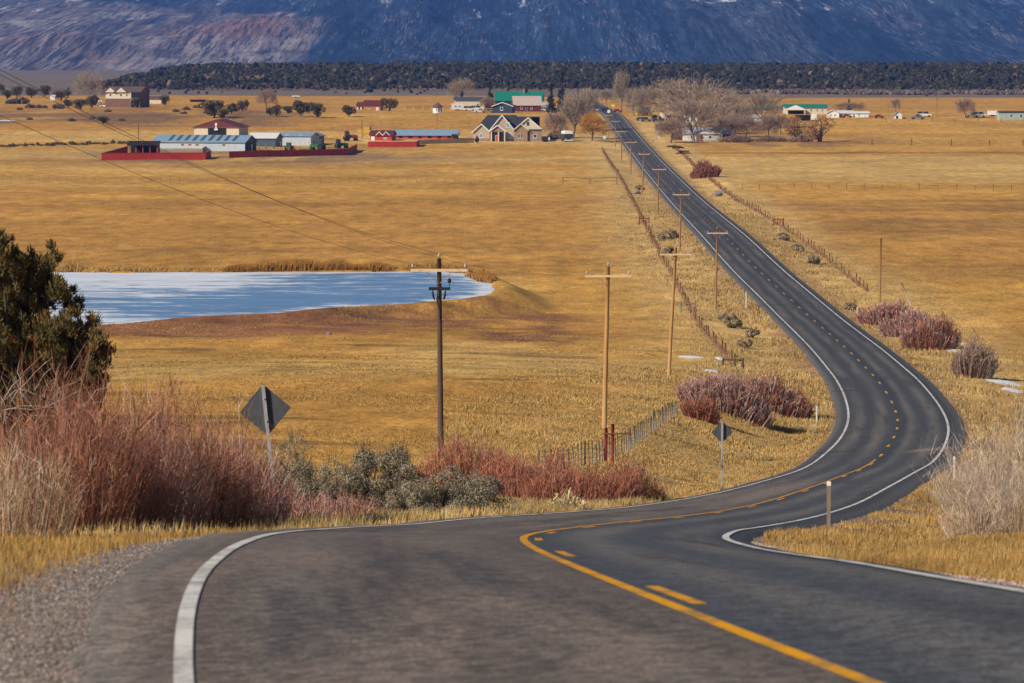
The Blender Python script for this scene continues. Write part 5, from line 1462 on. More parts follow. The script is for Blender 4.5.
def wire(a, b, sag, label, r=.010, n=24):
    t = np.linspace(0, 1, n)
    pts = [(a.x+(b.x-a.x)*u, a.y+(b.y-a.y)*u, a.z+(b.z-a.z)*u-4*sag*u*(1-u)) for u in t]
    mb = MB(); o = empty("power_wire", (0, 0, 0))
    bpy.data.objects.remove(o)
    mb.tube(pts, r, 5); o = mb.build("power_wire", P['wire'])
    tag(o, label, "wire", "power wires")
for j, nm in enumerate(("left arm end", "right arm end", "top")):
    wire(E0[j], E1[j], 1.3, "long power wire rising to the upper left from the dark weathered pole's " + nm, .007)
    wire(E1[j], E2[j], .35, "thin power wire from the dark weathered pole to the yellow pine pole, " + nm, .0045)
    wire(E2[j], E3[j], .35, "thin power wire between the two yellow pine poles, " + nm, .0045)

_span = ("in front of the bend's straight", "over the verge's sage bushes", "beyond the sage bushes", "between the third and fourth thin poles", "between the fourth and fifth thin poles", "between the fifth and sixth thin poles", "beside the orange willow")
for k in range(len(PE)-1):
    for j, nm in enumerate(("left arm end", "right arm end", "pole top")):
        wire(PE[k][j], PE[k+1][j], .9, "thin roadside power wire " + _span[k] + ", " + nm, .009, 12)
for j, nm in enumerate(("left arm end", "right arm end", "pole top")):
    wire(E3[j], PE[0][j], .9, "thin power wire from the leaning pine pole to the road verge, " + nm, .007, 14)

# ------------------------------------------------------------------ road signs and markers
def diamond_sign(label, base, H, diag, lean, yaw, name="warning_sign"):
    root = empty(name, base, yaw); root.rotation_euler = (0, lean, yaw); tag(root, label, "road sign")
    mb = MB(); mb.box(-.045, .045, -.045, .045, -.4, H-.03)
    mb.build("post", P['signpost'], root)
    zc = H - diag/2; h = diag/2; c = .018*diag
    oc = [(-h+c, -c), (-c, -h+c), (c, -h+c), (h-c, -c), (h-c, c), (c, h-c), (-c, h-c), (-h+c, c)]
    mb = MB(); mb.prism([(x, zc+z) for x, z in oc], .050, .056); mb.build("sign_back", P['signback'], root)
    mb = MB(); mb.prism([(x*.985, zc+z*.985) for x, z in oc], .057, .060); mb.build("sign_face", P['yellow'], root)
    for z in (zc-h*.42, zc+h*.45):
        mb = MB(); mb.lathe([(.022, 0), (.022, .02), (.008, .03)], 0, 0, 6)
        o = mb.build("bolt", P['steel'], root); o.location = (.0, -.047, z); o.rotation_euler = (math.pi/2, 0, 0)
b = spot(275, 0, 92); s = ppm(b)
diamond_sign("big grey diamond sign seen from behind, leaning left above the willows", b, (to_px([b])[1][0]-383)/s, 52/s, -.095, math.radians(6))
b = on_ground(722, 486); s = ppm(b)
diamond_sign("smaller dark diamond sign seen from behind on the bank inside the bend", b, (486-420.5)/s, 22/s, 0.0, math.radians(8))
def marker_post(label, px, py, ty, mat, top, w=.09):
    p = on_ground(px, py); s = ppm(p); H = (py-ty)/s
    root = empty("marker_post", p); tag(root, label, "marker post")
    mb = MB(); mb.prism([(-w/2, -.3), (w/2, -.3), (w/2, H-.12), (-w/2, H-.12)], -.02, .02); mb.build("post", mat, root)
    mb = MB(); mb.prism([(-w/2-.004, H-.12), (w/2+.004, H-.12), (w/2+.004, H-.02), (w*.3, H), (-w*.3, H), (-w/2-.004, H-.02)], -.024, .024); mb.build("reflector", top, root)
marker_post("tan roadside marker post with a white tip, nearest the near road", 828.5, 531, 480.5, P['plank'], P['white'], .10)
marker_post("short white marker post beyond the bend's outer edge line", 954, 481, 456, P['whitegrey'], P['white'], .09)
marker_post("short white marker post at the inner edge of the bend beside the willow clump", 816.5, 424, 404, P['whitegrey'], P['steel'], .11)
marker_post("thin pale marker on the verge right of the brown pole by the bend", 746, 308, 291, P['whitegrey'], P['steel'], .12)
marker_post("thin pale marker on the right verge near the sage bushes", 857, 322, 306, P['whitegrey'], P['steel'], .12)
def plate_sign(label, px, py, ty, shape, mat, wpx, cat="road sign", name="road_sign"):
    p = on_ground(px, py); s = ppm(p); H = (py-ty)/s; w = wpx/s
    root = empty(name, p); tag(root, label, cat)
    mb = MB(); mb.box(-.06, .06, .03, .12, -.3, H-.1); mb.build("post", P['signpost'], root)
    n = {'round': 14, 'diamond': 4, 'square': 4}[shape]; off = {'round': 0, 'diamond': 0, 'square': math.pi/4}[shape]
    R = w/2*(1.41 if shape == 'square' else 1)
    mb = MB(); mb.prism([(R*math.cos(off+6.2832*k/n), H-w/2+R*math.sin(off+6.2832*k/n)) for k in range(n)], -.03, .03); mb.build("panel", mat, root)
plate_sign("round white sign in front of the orange willow", 604.5, 143, 135.5, 'round', P['whitegrey'], 3.4)
plate_sign("small white sign on the right verge beside the low brown tree", 659, 142.5, 136, 'square', P['whitegrey'], 2.6)
plate_sign("bright yellow diamond sign at the far end of the road", 613, 112, 103.5, 'diamond', P['yellow'], 4.4)
plate_sign("white square sign at the top of the straight", 608.8, 115.5, 110, 'square', P['white'], 2.8)

# ------------------------------------------------------------------ fences
def polyline_points(pts, step):
    """points along a run of photo positions, evenly spaced on the ground"""
    G = np.array([on_ground(a, b)[:2] for a, b in pts])
    L = np.concatenate([[0], np.cumsum(np.linalg.norm(np.diff(G, axis=0), axis=1))])
    n = max(2, int(L[-1]/step)+1); q = np.linspace(0, L[-1], n)
    return np.stack([np.interp(q, L, G[:, 0]), np.interp(q, L, G[:, 1])], 1)
def post_fence(label, pts, step, h, r, mat, wires=(.35, .65, .95), seed=0, name="wire_fence", alt=None, wr=.008, group=None, mx=98):
    rng = np.random.default_rng(seed)
    Q = polyline_points(pts, step)
    if len(Q) > mx: Q = Q[np.linspace(0, len(Q)-1, mx).astype(int)]
    z = ground_z(Q[:, 0], Q[:, 1])
    root = empty(name, (Q[0, 0], Q[0, 1], z[0])); tag(root, label, "fence", group)
    o = np.array((Q[0, 0], Q[0, 1], z[0]))
    tops = []
    for k in range(len(Q)):
        b = np.array((Q[k, 0], Q[k, 1], z[k]))-o; hh = h*rng.uniform(.88, 1.12); t = b+np.array((rng.normal(0, .05), rng.normal(0, .05), hh))
        mb = MB(); mb.tube([b-np.array((0, 0, .3)), (b+t)/2+rng.normal(0, .01, 3), t], [r*rng.uniform(.85, 1.15), r, r*.85], 7)
        mb.build("post", alt if (alt and k % 7 == 3) else mat, root, smooth=True)
        tops.append((b, t))
    mb = MB()
    for w in wires:
        mb.tube([b*(1-w)+t*w for b, t in tops], wr, 4, cap=False)
    mb.build("wire", P['wire'], root)
    return Q
post_fence("closely spaced silvery post fence dropping to the red willow thicket", [(538, 474), (572, 468.5), (598, 463), (626, 453), (644, 438), (661, 426), (676, 416)], 1.4, 1.12, .042, P['greywood'], seed=1, wires=(.3, .5, .7, .9), name="post_fence")
FL = [(676, 416), (708, 398), (735, 366), (712, 341), (697, 322), (684, 298), (668, 268), (655, 245), (640, 216), (627, 190), (614, 169), (602, 149)]
FR = [(868, 292), (845, 275), (815, 250), (790, 233), (765, 217), (740, 203), (722, 190), (700, 172), (686, 158), (674, 147)]
QL = post_fence("weed choked wire fence running up the valley left of the straight road", FL[2:], 6.0, 1.25, .07, P['rustpost'], seed=2, alt=P['redpost'])
QR = post_fence("weed choked wire fence running up the valley right of the straight road", FR, 6.0, 1.25, .07, P['rustpost'], seed=3, alt=P['redpost'])
post_fence("faint wire fence crossing the fields left of the road", [(2, 182), (150, 183), (300, 183), (450, 183.5), (560, 184)], 2.4, 1.5, .05, P['greywood'], seed=4)
post_fence("short red steel rail fence beside the left roadside fence, across the field", [(563, 184), (578, 184), (600, 184), (617, 184)], 5.0, 1.6, .09, P['redpost'], seed=5, wires=(.5, .95), wr=.05, name="rail_fence")
post_fence("wire fence crossing the right hand fields below the straw band", [(742, 190), (800, 189), (880, 190), (960, 190.5), (1030, 191)], 4.2, 1.5, .06, P['rustpost'], seed=6)
post_fence("widely spaced heavy post fence beside the dark ditch on the right", [(872, 145.5), (908, 145.5), (948, 145.5), (985, 145.7), (1023, 146)], 13.2, 2.3, .16, P['pole_old'], seed=7, name="post_fence")
post_fence("wire fence along the far edge of the right hand hay field", [(886, 121.5), (940, 121.8), (1024, 122.5)], 9, 1.6, .12, P['rustpost'], seed=8)
post_fence("pale rail fence between the log cabin and the octagonal hut", [(405, 109.5), (420, 109.5), (432, 109.5)], 4, 1.5, .09, P['white'], seed=9, wires=(.5, .95), wr=.06, name="rail_fence")
post_fence("pale rail fence right of the octagonal hut", [(443, 109.5), (450, 109.7), (456, 109.9)], 4, 1.4, .09, P['white'], seed=10, wires=(.5, .95), wr=.06, name="rail_fence")
# tumbleweed and brush caught along the two roadside fences
def fence_weeds(label, Q, n, h, seed, pal, dens=1):
    rng = np.random.default_rng(seed)
    L = np.concatenate([[0], np.cumsum(np.linalg.norm(np.diff(Q, axis=0), axis=1))])
    t = rng.uniform(0, L[-1], n)
    k = rng.uniform(0, 1, n) < .35+.9*vnoise(t/9, t*0, seed); t = t[k]; n = len(t)
    x = np.interp(t, L, Q[:, 0])+rng.normal(0, .16, n); y = np.interp(t, L, Q[:, 1])+rng.normal(0, .42, n)
    z = ground_z(x, y)
    B = np.stack([x, y, z-.05], 1); hh = h*rng.uniform(.3, 1.0, n)*(.5+vnoise(t/5, t*0+3, seed))
    T = B+np.stack([rng.normal(0, .35, n), rng.normal(0, .35, n), np.ones(n)], 1)*hh[:, None]
    w = np.clip(np.hypot(x, y)/FPX*.5, .03, .15)
    V, F, kk = ribbons(B, T, w, rng.normal(0, .15, (n, 3)), rng, 2, .4)
    tag(mesh_np("tumbleweed", V, [F], M_VEG, col=np.repeat(pick(rng, pal, n, .3), kk, axis=0)), label, "weeds", kind='stuff')
WEED = [(0.25, 0.135, 0.08), (0.33, 0.19, 0.11), (0.20, 0.10, 0.065), (0.38, 0.25, 0.15)]
fence_weeds("rust brown tumbleweed caught along the left roadside fence", QL, 8000, .6, 71, WEED)
fence_weeds("rust brown tumbleweed caught along the right roadside fence", QR, 7000, .6, 72, WEED)
p = on_ground(605.5, 464); s = ppm(p)
root = empty("fence_brace", p); tag(root, "pair of red corner posts with a cross rail beneath the yellow pine pole", "fence brace")
for x, hgt in ((0, 1.85), (6.6/s, 2.05)):
    mb = MB(); mb.tube([(x, 0, -.3), (x+.02, 0, hgt*.5), (x+.03, 0, hgt)], .085, 9); mb.build("post", P['redpost'], root, smooth=True)
mb = MB(); mb.tube([(-.1, -.1, 1.55), (1.3, -.12, 1.58)], .045, 7); mb.build("rail", P['rustpost'], root)
def fence_anchor(label, px, py, hpx, mat):
    p = on_ground(px, py); s = ppm(p); h = hpx/s
    root = empty("fence_brace", p); tag(root, label, "fence brace")
    for x in (-.9, .9):
        mb = MB(); mb.tube([(x, 0, -.3), (x, 0, h)], .10, 8); mb.build("post", mat, root)
    mb = MB(); mb.tube([(-.9, 0, h*.8), (.9, 0, h*.8)], .07, 7); mb.build("rail", mat, root)
    mb = MB(); mb.tube([(-.9, .05, h*.1), (.9, .05, h*.78)], .04, 6); mb.build("brace", mat, root)
fence_anchor("grey wooden fence brace halfway along the left roadside fence", 688, 313, 12, P['greywood'])
fence_anchor("red fence brace on the left roadside fence beside the second brown pole", 644, 224, 7, P['redpost'])
fence_anchor("red fence brace on the right roadside fence, below the brick red bush", 778.5, 226, 8, P['redpost'])
fence_anchor("dark fence brace at the lower corner by the pale tufts", 733, 367, 9, P['pole_old'])

# ------------------------------------------------------------------ snow left in the shade
def snow_patch(label, px, py, wpx, hpx, seed):
    p = on_ground(px, py); s = ppm(p)
    a = on_ground(px, py-hpx/2); b = on_ground(px, py+hpx/2); dy = max(1.0, (a[1]-b[1])/2)
    n = 44; rng = np.random.default_rng(seed); V = [(p[0], p[1], gz(p[0], p[1])+.07)]
    ring = []
    for q in (.5, 1.0):
        for k in range(n):
            t = 6.2832*k/n; r = q*(.55+.65*vnoise(np.array([math.cos(t)*2.2+seed]), np.array([math.sin(t)*2.2]), seed)[0]+.18*vnoise(np.array([math.cos(t)*7+seed]), np.array([math.sin(t)*7]), seed)[0])
            x = p[0]+math.cos(t)*r*wpx/s/2; y = p[1]+math.sin(t)*r*dy
            V.append((x, y, gz(x, y)+(.09 if q < 1 else -.03)))
    F3 = [(0, 1+k, 1+(k+1) % n) for k in range(n)]
    F4 = [(1+k, 1+n+k, 1+n+(k+1) % n, 1+(k+1) % n) for k in range(n)]
    tag(mesh_np("snow_patch", V, [F3, F4], P['snow'], smooth=True), label, "snow", kind='structure')
for k, (px, py, w, h, lab) in enumerate([(953, 343, 26, 4.5, "thin snow patch beside the mauve red willow"), (958, 351, 22, 3.5, "second streak of snow beside the mauve red willow"), (1003, 382, 34, 5, "snow patch right of the round brown bush"), (1012, 390, 26, 4, "lower snow streak right of the round brown bush"),
    (690, 357, 26, 2.2, "thin snow streak in the field left of the fence corner"), (712, 371, 20, 3, "short snow streak behind the willow clump"), (6, 120.5, 20, 1.5, "strip of snow at the left edge of the straw field"), (720, 358.5, 10, 3, "small snow remnant at the fence corner")]):
    snow_patch(lab, px, py, w, h, 600+k)

# ------------------------------------------------------------------ buildings
def roof_pieces(mb, w, d, eave, ridge, axis, ov=.5, t=.18):
    if axis == 'x':
        sl = (ridge-eave)/(d/2)
        lo = eave-sl*ov
        mb.prismx([(-ov, lo), (d/2, ridge), (d/2, ridge+t), (-ov, lo+t)], -w/2-ov, w/2+ov)
        mb.prismx([(d/2+.002, ridge), (d+ov, lo), (d+ov, lo+t), (d/2+.002, ridge+t)], -w/2-ov, w/2+ov)
    else:
        sl = (ridge-eave)/(w/2); lo = eave-sl*ov
        mb.prism([(-w/2-ov, lo), (0, ridge), (0, ridge+t), (-w/2-ov, lo+t)], -ov, d+ov)
        mb.prism([(.002, ridge), (w/2+ov, lo), (w/2+ov, lo+t), (.002, ridge+t)], -ov, d+ov)
def walls(mb, w, d, eave, ridge, axis, x0=0.0, y0=0.0):
    if axis == 'x': mb.prismx([(y0, -.4), (y0, eave), (y0+d/2, ridge-.01), (y0+d, eave), (y0+d, -.4)], x0-w/2, x0+w/2)
    else: mb.prism([(x0-w/2, -.4), (x0-w/2, eave), (x0, ridge-.01), (x0+w/2, eave), (x0+w/2, -.4)], y0, y0+d)
def add_window(root, x, z, w, h, y=0.0, frame='white', glass='glass', sill=True):
    mb = MB(); f = max(.09, w*.1)
    mb.box(x-w/2, x-w/2+f, y-.07, y+.02, z, z+h); mb.box(x+w/2-f, x+w/2, y-.07, y+.02, z, z+h)
    mb.box(x-w/2+f, x+w/2-f, y-.066, y+.02, z, z+f); mb.box(x-w/2+f, x+w/2-f, y-.066, y+.02, z+h-f, z+h)
    wo_ = mb.build("window", P[frame], root)
    mb = MB(); mb.box(x-w/2+f, x+w/2-f, y-.03, y+.01, z+f, z+h-f); mb.build("pane", P[glass], wo_)
    if sill:
        mb = MB(); mb.box(x-w/2-.08, x+w/2+.08, y-.12, y-.002, z-.09, z-.003); mb.build("sill", P[frame], wo_)
def add_door(root, x, w, h, mat, y=0.0, trim='white', name="door"):
    mb = MB(); mb.box(x-w/2-.1, x+w/2+.1, y-.045, y+.01, -.1, h+.1); f = mb.build("door_frame", P[trim], root)
    mb = MB(); mb.box(x-w/2, x+w/2, y-.08, y-.047, 0, h); o = mb.build(name, P[mat], root)
    if w < 2:
        mb = MB(); mb.box(x+w*.32, x+w*.40, y-.13, y-.081, h*.45, h*.5); mb.build("handle", P['steel'], o)
def building(name, label, px, py, wpx, eave_px, ridge_px, depth, axis, wall, roof, rz=0, windows=(), doors=(), group=None, cat="building", trim=None, roof_t=.18, ov=.5, chimney=None):
    """px,py: middle of the front foot; heights in photo pixels above the foot"""
    p = on_ground(px, py); s = ppm(p); w = wpx/s; e = eave_px/s; r = ridge_px/s
    root = empty(name, (p[0], p[1], p[2]), math.radians(rz)); tag(root, label, cat, group)
    mb = MB(); walls(mb, w, depth, e, r, axis); mb.build("wall", P[wall], root)
    mb = MB(); roof_pieces(mb, w, depth, e+.02, r+.02, axis, ov, roof_t); ro = mb.build("roof", P[roof], root)
    if chimney:
        mb = MB(); x = chimney*w/2; mb.box(x-.5, x+.5, depth*.4, depth*.4+1, e, r+1.6); mb.build("chimney", P['brick'], ro)
    if trim and axis == 'y':
        mb = MB(); mb.obox((-w/2-ov, -ov-.06, e-.12-(r-e)/(w/2)*ov), (0, -ov-.06, r+.0), .1, .3); mb.obox((w/2+ov, -ov-.06, e-.12-(r-e)/(w/2)*ov), (0.003, -ov-.063, r+.0), .1, .3); mb.build("gable_trim", P[trim], ro)
    for x, z, ww, hh in windows: add_window(root, x/s, z/s, ww/s, hh/s)
    for x, ww, hh, m_ in doors: add_door(root, x/s, ww/s, hh/s, m_)
    return root, s, w, e, r, depth

# --- the brick house by the road
def brick_house():
    p = on_ground(508, 141.5); s = ppm(p); X = lambda px: (px-508)/s; Zp = lambda py: (141.5-py)/s
    root = empty("brick_house", p); tag(root, "large tan brick house with dark gabled roofs and an orange door", "house")
    def gable(x0, x1, y0, d, eave, ridge, mat, trim='white', ov=.45):
        w = x1-x0; xc = (x0+x1)/2
        mb = MB(); walls(mb, w, d, eave, ridge, 'y', xc, y0); mb.build("wall", P[mat], root)
        sl = (ridge-eave)/(w/2); lo = eave-sl*ov; t = .22
        mb = MB()
        mb.prism([(x0-ov, lo+.02), (xc, ridge+.02), (xc, ridge+t), (x0-ov, lo+t)], y0-ov, y0+d)
        mb.prism([(xc+.002, ridge+.02), (x1+ov, lo+.02), (x1+ov, lo+t), (xc+.002, ridge+t)], y0-ov, y0+d)
        ro = mb.build("roof", P['slate'], root)
        mb = MB(); mb.obox((x0-ov, y0-ov-.05, lo+.0), (xc, y0-ov-.05, ridge+.05), .08, .36); mb.obox((x1+ov, y0-ov-.05, lo), (xc+.003, y0-ov-.053, ridge+.05), .08, .36); mb.build("gable_trim", P[trim], ro)
    # main body with its long dark ridge
    x0, x1 = X(474), X(541.5); eave = Zp(131); 
    mb = MB(); mb.prismx([(3.2, -.4), (3.2, eave-.5), (15.8, eave-.5), (15.8, -.4)], x0, X(517)); mb.build("wall", P['tan'], root)
    mb = MB()
    mb.prismx([(2.5, eave-.7), (9.5, Zp(116.2)), (9.5, Zp(116.2)+.25), (2.5, eave-.45)], X(488)-.2, X(517)); mb.prismx([(9.502, Zp(116.2)), (16.5, eave-.7), (16.5, eave-.45), (9.502, Zp(116.2)+.25)], X(488)-.2, X(517))
    mb.prismx([(4.5, Zp(127)), (9.5, Zp(117.8)), (9.5, Zp(117.8)+.25), (4.5, Zp(127)+.25)], X(517)+.002, X(532)); mb.prismx([(9.502, Zp(117.8)), (16.5, eave-.7), (16.5, eave-.45), (9.502, Zp(117.8)+.25)], X(517)+.002, X(540))
    # hip down to the west
    mb.add([(X(488)-.19, 2.5, eave-.45), (X(488)-.19, 9.5, Zp(116.2)+.25), (X(488)-.19, 16.5, eave-.45), (x0-.6, 2.5, eave-.45), (x0-.6, 16.5, eave-.45)], [[(3, 0, 1)], [(3, 1, 4)], [(4, 1, 2)]])
    mb.build("roof", P['slate'], root)
    gable(X(473), X(489.5), 0.6, 8, Zp(131.5), Zp(124.2), 'tan')
    gable(X(490), X(514), 1.8, 8, Zp(130), Zp(115.4), 'tan')
    gable(X(489.8), X(505.2), -.6, 2.3, Zp(131), Zp(125.4), 'brick')
    gable(X(514.2), X(542), 1.2, 11, Zp(129.5), Zp(118), 'cream')
    gable(X(514.0), X(527.6), .2, 1.2, Zp(129.5), Zp(124), 'brick', 'cream')
    mb = MB(); mb.box(X(527.7), X(542.1), .95, 1.19, -.4, Zp(130.3)); mb.build("stone_facing", P['brick'], root)
    mb = MB(); mb.box(X(527.0), X(543.2), .6, 1.19, Zp(130.2), Zp(129.4)); mb.build("eave_band", P['slate'], root)
    mb = MB(); mb.box(X(473), X(489.5), .45, .59, -.4, Zp(138.4)); mb.build("stone_facing", P['brick'], root)
    mb = MB(); mb.box(X(492.5), X(503.5), -.72, -.61, 0, Zp(131.8)); mb.build("porch_shade", P['dark'], root)  # flat near-black panel painting the shade inside the porch
    for px in (491.4, 498.5, 504.6):
        mb = MB(); mb.box(X(px)-.22, X(px)+.22, -1.1, -.74, -.3, Zp(131.6)); mb.build("porch_post", P['cream'], root)
    add_door(root, X(496.8), .95, 2.2, 'doorred', -.73)
    add_window(root, X(481), Zp(138), 1.5, 1.7, .58, 'white', 'glassblue'); add_window(root, X(508), Zp(127.5), 1.5, 1.9, 1.78, 'white', 'glassblue')
    add_window(root, X(509.5), Zp(138), 1.6, 1.9, 1.78, 'white', 'glassblue'); add_window(root, X(518.9), Zp(138.4), .75, 1.7, .18); add_window(root, X(521.6), Zp(138.4), .75, 1.7, .18)
    add_window(root, X(535), Zp(138.2), 1.4, 1.5, .93); add_window(root, X(528), Zp(125.3), .8, 1.2, 1.18, 'black')
    mb = MB(); mb.box(X(528.0), X(528.5), .78, .93, 0, Zp(129.4)); mb.build("downpipe", P['black'], root)
brick_house()

# --- the ranch
def board_fence(label, pts, hpx, mat, thick=.15, cap=True, name="board_fence", cat="fence", group=None, gaps=0):
    """solid board windbreak through photo positions of its foot"""
    G = [on_ground(a, b) for a, b in pts]; s = ppm(G[0]); h = hpx/s; o = Vector(G[0])
    root = empty(name, G[0]); tag(root, label, cat, group)
    for a, b in zip(G[:-1], G[1:]):
        a = np.array(a)-np.array(o); b = np.array(b)-np.array(o)
        mb = MB(); L = np.linalg.norm(b-a); n = max(1, int(L/(.3 if not gaps else gaps)))
        if gaps:
            for k in range(n):
                q = a+(b-a)*(k+.5)/n; dd = (b-a)/L*.13
                mb.obox(q-dd+np.array((0, 0, h/2-.15)), q+dd+np.array((0, 0, h/2-.15)), .05, h*(.9+.2*hash2(np.array([k]), np.array([3]), 5)[0])+.3)
        else:
            mb.obox(a+np.array((0, 0, h/2-.15)), b+np.array((0, 0, h/2-.15)), thick, h+.3)
        mb.build("panel", P[mat], root)
        if cap:
            mb = MB(); mb.obox(a+np.array((0, 0, h+.05)), b+np.array((0, 0, h+.05)), thick+.12, .09); mb.build("top_rail", P[mat], root)
        for k in range(int(L/4.5)+1):
            q = a+(b-a)*min(1, (k*4.5)/L); mb = MB(); mb.box(q[0]-.09, q[0]+.09, q[1]+thick/2+.01, q[1]+thick/2+.19, q[2]-.3, q[2]+h+.02); mb.build("post", P['plank'], root)
board_fence("long bright red board windbreak at the ranch's left, under the blue barn", [(101.5, 160.3), (205.5, 159.7), (211, 157.3)], 7.0, 'redbarn')
board_fence("faded red board fence in front of the machinery yard", [(229, 158.0), (347, 155.2), (357, 150.2)], 6.4, 'redold')
board_fence("short red board fence below the long blue roofed shed", [(368, 147.2), (416.5, 147.0), (419.5, 144.8)], 5.2, 'redbarn')
board_fence("brown plank pen fence in front of the blue barn", [(152, 153.6), (203, 153.2), (206.5, 150.2)], 5.0, 'plank', gaps=.34, cap=False)
board_fence("weathered plank fence running toward the brick house", [(420, 144.4), (474, 142.6)], 4.6, 'plank', gaps=.36, cap=False)
def leanto():
    p = on_ground(101.5, 160.0); s = ppm(p); q = on_ground(150, 152.5)
    root = empty("open_shed", p); tag(root, "open black mouthed lean-to shed with a red sloping end at the ranch's left corner", "shed")
    X = lambda px: (px-101.5)/s
    d = (q[1]-p[1])*.55
    # red sloped end wall running back, and the dark shed behind it
    mb = MB(); A = np.array((0, .3, 0)); Bp = np.array((X(121.5), d*.45, 0))
    V = [A+(0, 0, -.3), Bp+(0, 0, -.3), Bp+(0, 0, 3.9), A+(0, 0, 2.1)]; V += [v+np.array((.05, .18, 0)) for v in V]
    mb.add(V, [[(0, 1, 2, 3), (7, 6, 5, 4), (0, 4, 5, 1), (1, 5, 6, 2), (2, 6, 7, 3), (3, 7, 4, 0)]]); mb.build("end_wall", P['redbarn'], root)
    x0, x1, y0, y1 = X(121.8), X(152), d*.46, d*.46+7
    mb = MB(); mb.box(x0, x1, y1-.15, y1, -.3, 5.0); mb.build("back_wall", P['dark'], root)  # near-black colour paints in the shade inside the shed
    mb = MB(); mb.box(x1-.15, x1, y0, y1-.16, -.3, 4.4); mb.build("side_wall", P['redold'], root)
    mb = MB(); mb.prismx([(y0-.6, 4.0), (y1+.4, 5.2), (y1+.4, 5.38), (y0-.6, 4.18)], x0-.3, x1+.3); mb.build("roof", P['dark'], root)
    for k in range(5):
        x = x0+.3+(x1-x0-.6)*k/4; mb = MB(); mb.box(x-.12, x+.12, y0, y0+.24, -.3, 4.05); mb.build("post", P['redold'], root)
leanto()
r_b = building("metal_barn", "long blue grey corrugated metal barn with skylight strips in its roof", 199, 150.5, 96, 8.5, 14.6, 13, 'x', 'sheetwall', 'blueroof', rz=-13, cat="barn")
root, s, w, e, r, d = r_b
for k in range(9):
    x = -w/2+w*(.17+.087*k); t0, t1 = .12, .95
    y0, y1 = d/2*t0, d/2*t1; z0, z1 = e+(r-e)*t0+.21, e+(r-e)*t1+.21
    mb = MB(); mb.add([(x-.55, y0, z0), (x+.55, y0, z0), (x+.55, y1, z1), (x-.55, y1, z1), (x-.55, y0, z0+.04), (x+.55, y0, z0+.04), (x+.55, y1, z1+.04), (x-.55, y1, z1+.04)], [[(0, 3, 2, 1), (4, 5, 6, 7), (0, 1, 5, 4), (1, 2, 6, 5), (2, 3, 7, 6), (3, 0, 4, 7)]]); mb.build("skylight", P['bluedark'], root)
mb = MB(); mb.prismx([(.05, -.3), (.05, e-.05), (d/2, r-.1), (d-.05, e-.05), (d-.05, -.3)], w/2+.003, w/2+.05); mb.build("end_sheeting", P['bluedark'], root)
for k in range(3):
    mb = MB(); y = d*(.2+.3*k); mb.box(w/2+.052, w/2+.12, y-1.4, y+1.4, 0, 2.9); mb.build("door", P['greendark'], root)
for k in (-.18, -.10, -.02, .27):
    add_window(root, w*k, 1.6, 1.1, .6, 0, 'hay', 'glass', False)
r_b = building("hay_barn", "cream barn with a maroon gable roof and a wide dark opening", 216.5, 136.5, 46, 9.3, 16.6, 15, 'y', 'cream', 'maroon', rz=-9, cat="barn", ov=.7)
root, s, w, e, r, d = r_b
mb = MB(); mb.box(-w*.19, w*.22, -.06, .05, -.2, e-.35); mb.build("doorway_shade", P['dark'], root)  # near-black sheet on the wall stands in for shade inside the barn
mb = MB(); mb.prism([(-w/2-.55, e+.02), (w/2+.55, e+.02), (w*.02, r-.02), (-w*.02, r-.02)], -.62, -.03); mb.build("gable_front", P['maroon'], root)
mb = MB(); mb.box(-.35, .35, -.72, -.63, r-2.3, r-1.2); mb.box(-.7, .7, -.72, -.63, r-3.9, r-3.3); mb.box(-.3, .3, -.7, -.63, r-3.2, r-2.6); mb.build("white_emblem", P['white'], root)
building("metal_shed", "small blue grey shed with a white sheet roof, left of the yard's middle", 262, 146.5, 28, 8.5, 13, 9, 'x', 'bluedark', 'whitegrey', rz=-12, cat="shed")
r_b = building("metal_shed", "pale blue metal shed behind the machinery yard", 295, 145.5, 33, 9.5, 12.5, 9, 'x', 'sheetwall', 'blueroof', rz=-14, cat="shed", windows=((-8, 8.2, 3, 2.5), (6, 8.0, 3, 2.5)))
building("metal_shed", "narrow dark shed standing at the end of the pale blue metal shed", 313.5, 144.5, 12, 9, 11.5, 6, 'y', 'bluedark', 'bluemetal', rz=-14, cat="shed", windows=((0.5, 5, 3, 3),))
r_b = building("red_shed", "little red barn with white trimmed maroon gables and a white door", 381, 140.5, 22, 5.5, 9.5, 8, 'x', 'redbarn', 'maroon', rz=-8, cat="barn", doors=((-8.2, 3.0, 4.2, 'white'),), windows=((4.5, 1.6, 3.2, 1.6),))
root, s, w, e, r, d = r_b
for px in (-1.5, 5.5):
    x = px/s; mb = MB(); mb.prism([(x-1.1, e-.1), (x+1.1, e-.1), (x, e+1.15)], -.7, 2.2); dm = mb.build("dormer", P['maroon'], root)
    mb = MB(); mb.obox((x-1.3, -.74, e-.15), (x, -.74, e+1.3), .07, .2); mb.obox((x+1.3, -.74, e-.15), (x+.004, -.743, e+1.3), .07, .2); mb.build("dormer_trim", P['white'], dm)
r_b = building("red_shed", "long red shed under a blue grey roof, with a row of dark openings", 424.5, 138.8, 65, 3.6, 8.2, 8, 'x', 'redbarn', 'blueroof', rz=-3, cat="shed")
root, s, w, e, r, d = r_b
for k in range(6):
    mb = MB(); x = -w/2+w*(.13+.15*k); mb.box(x-.7, x+.7, -.05, .04, .25, 1.05); mb.build("opening", P['dark'], root)  # near-black plates paint shaded openings on a solid wall

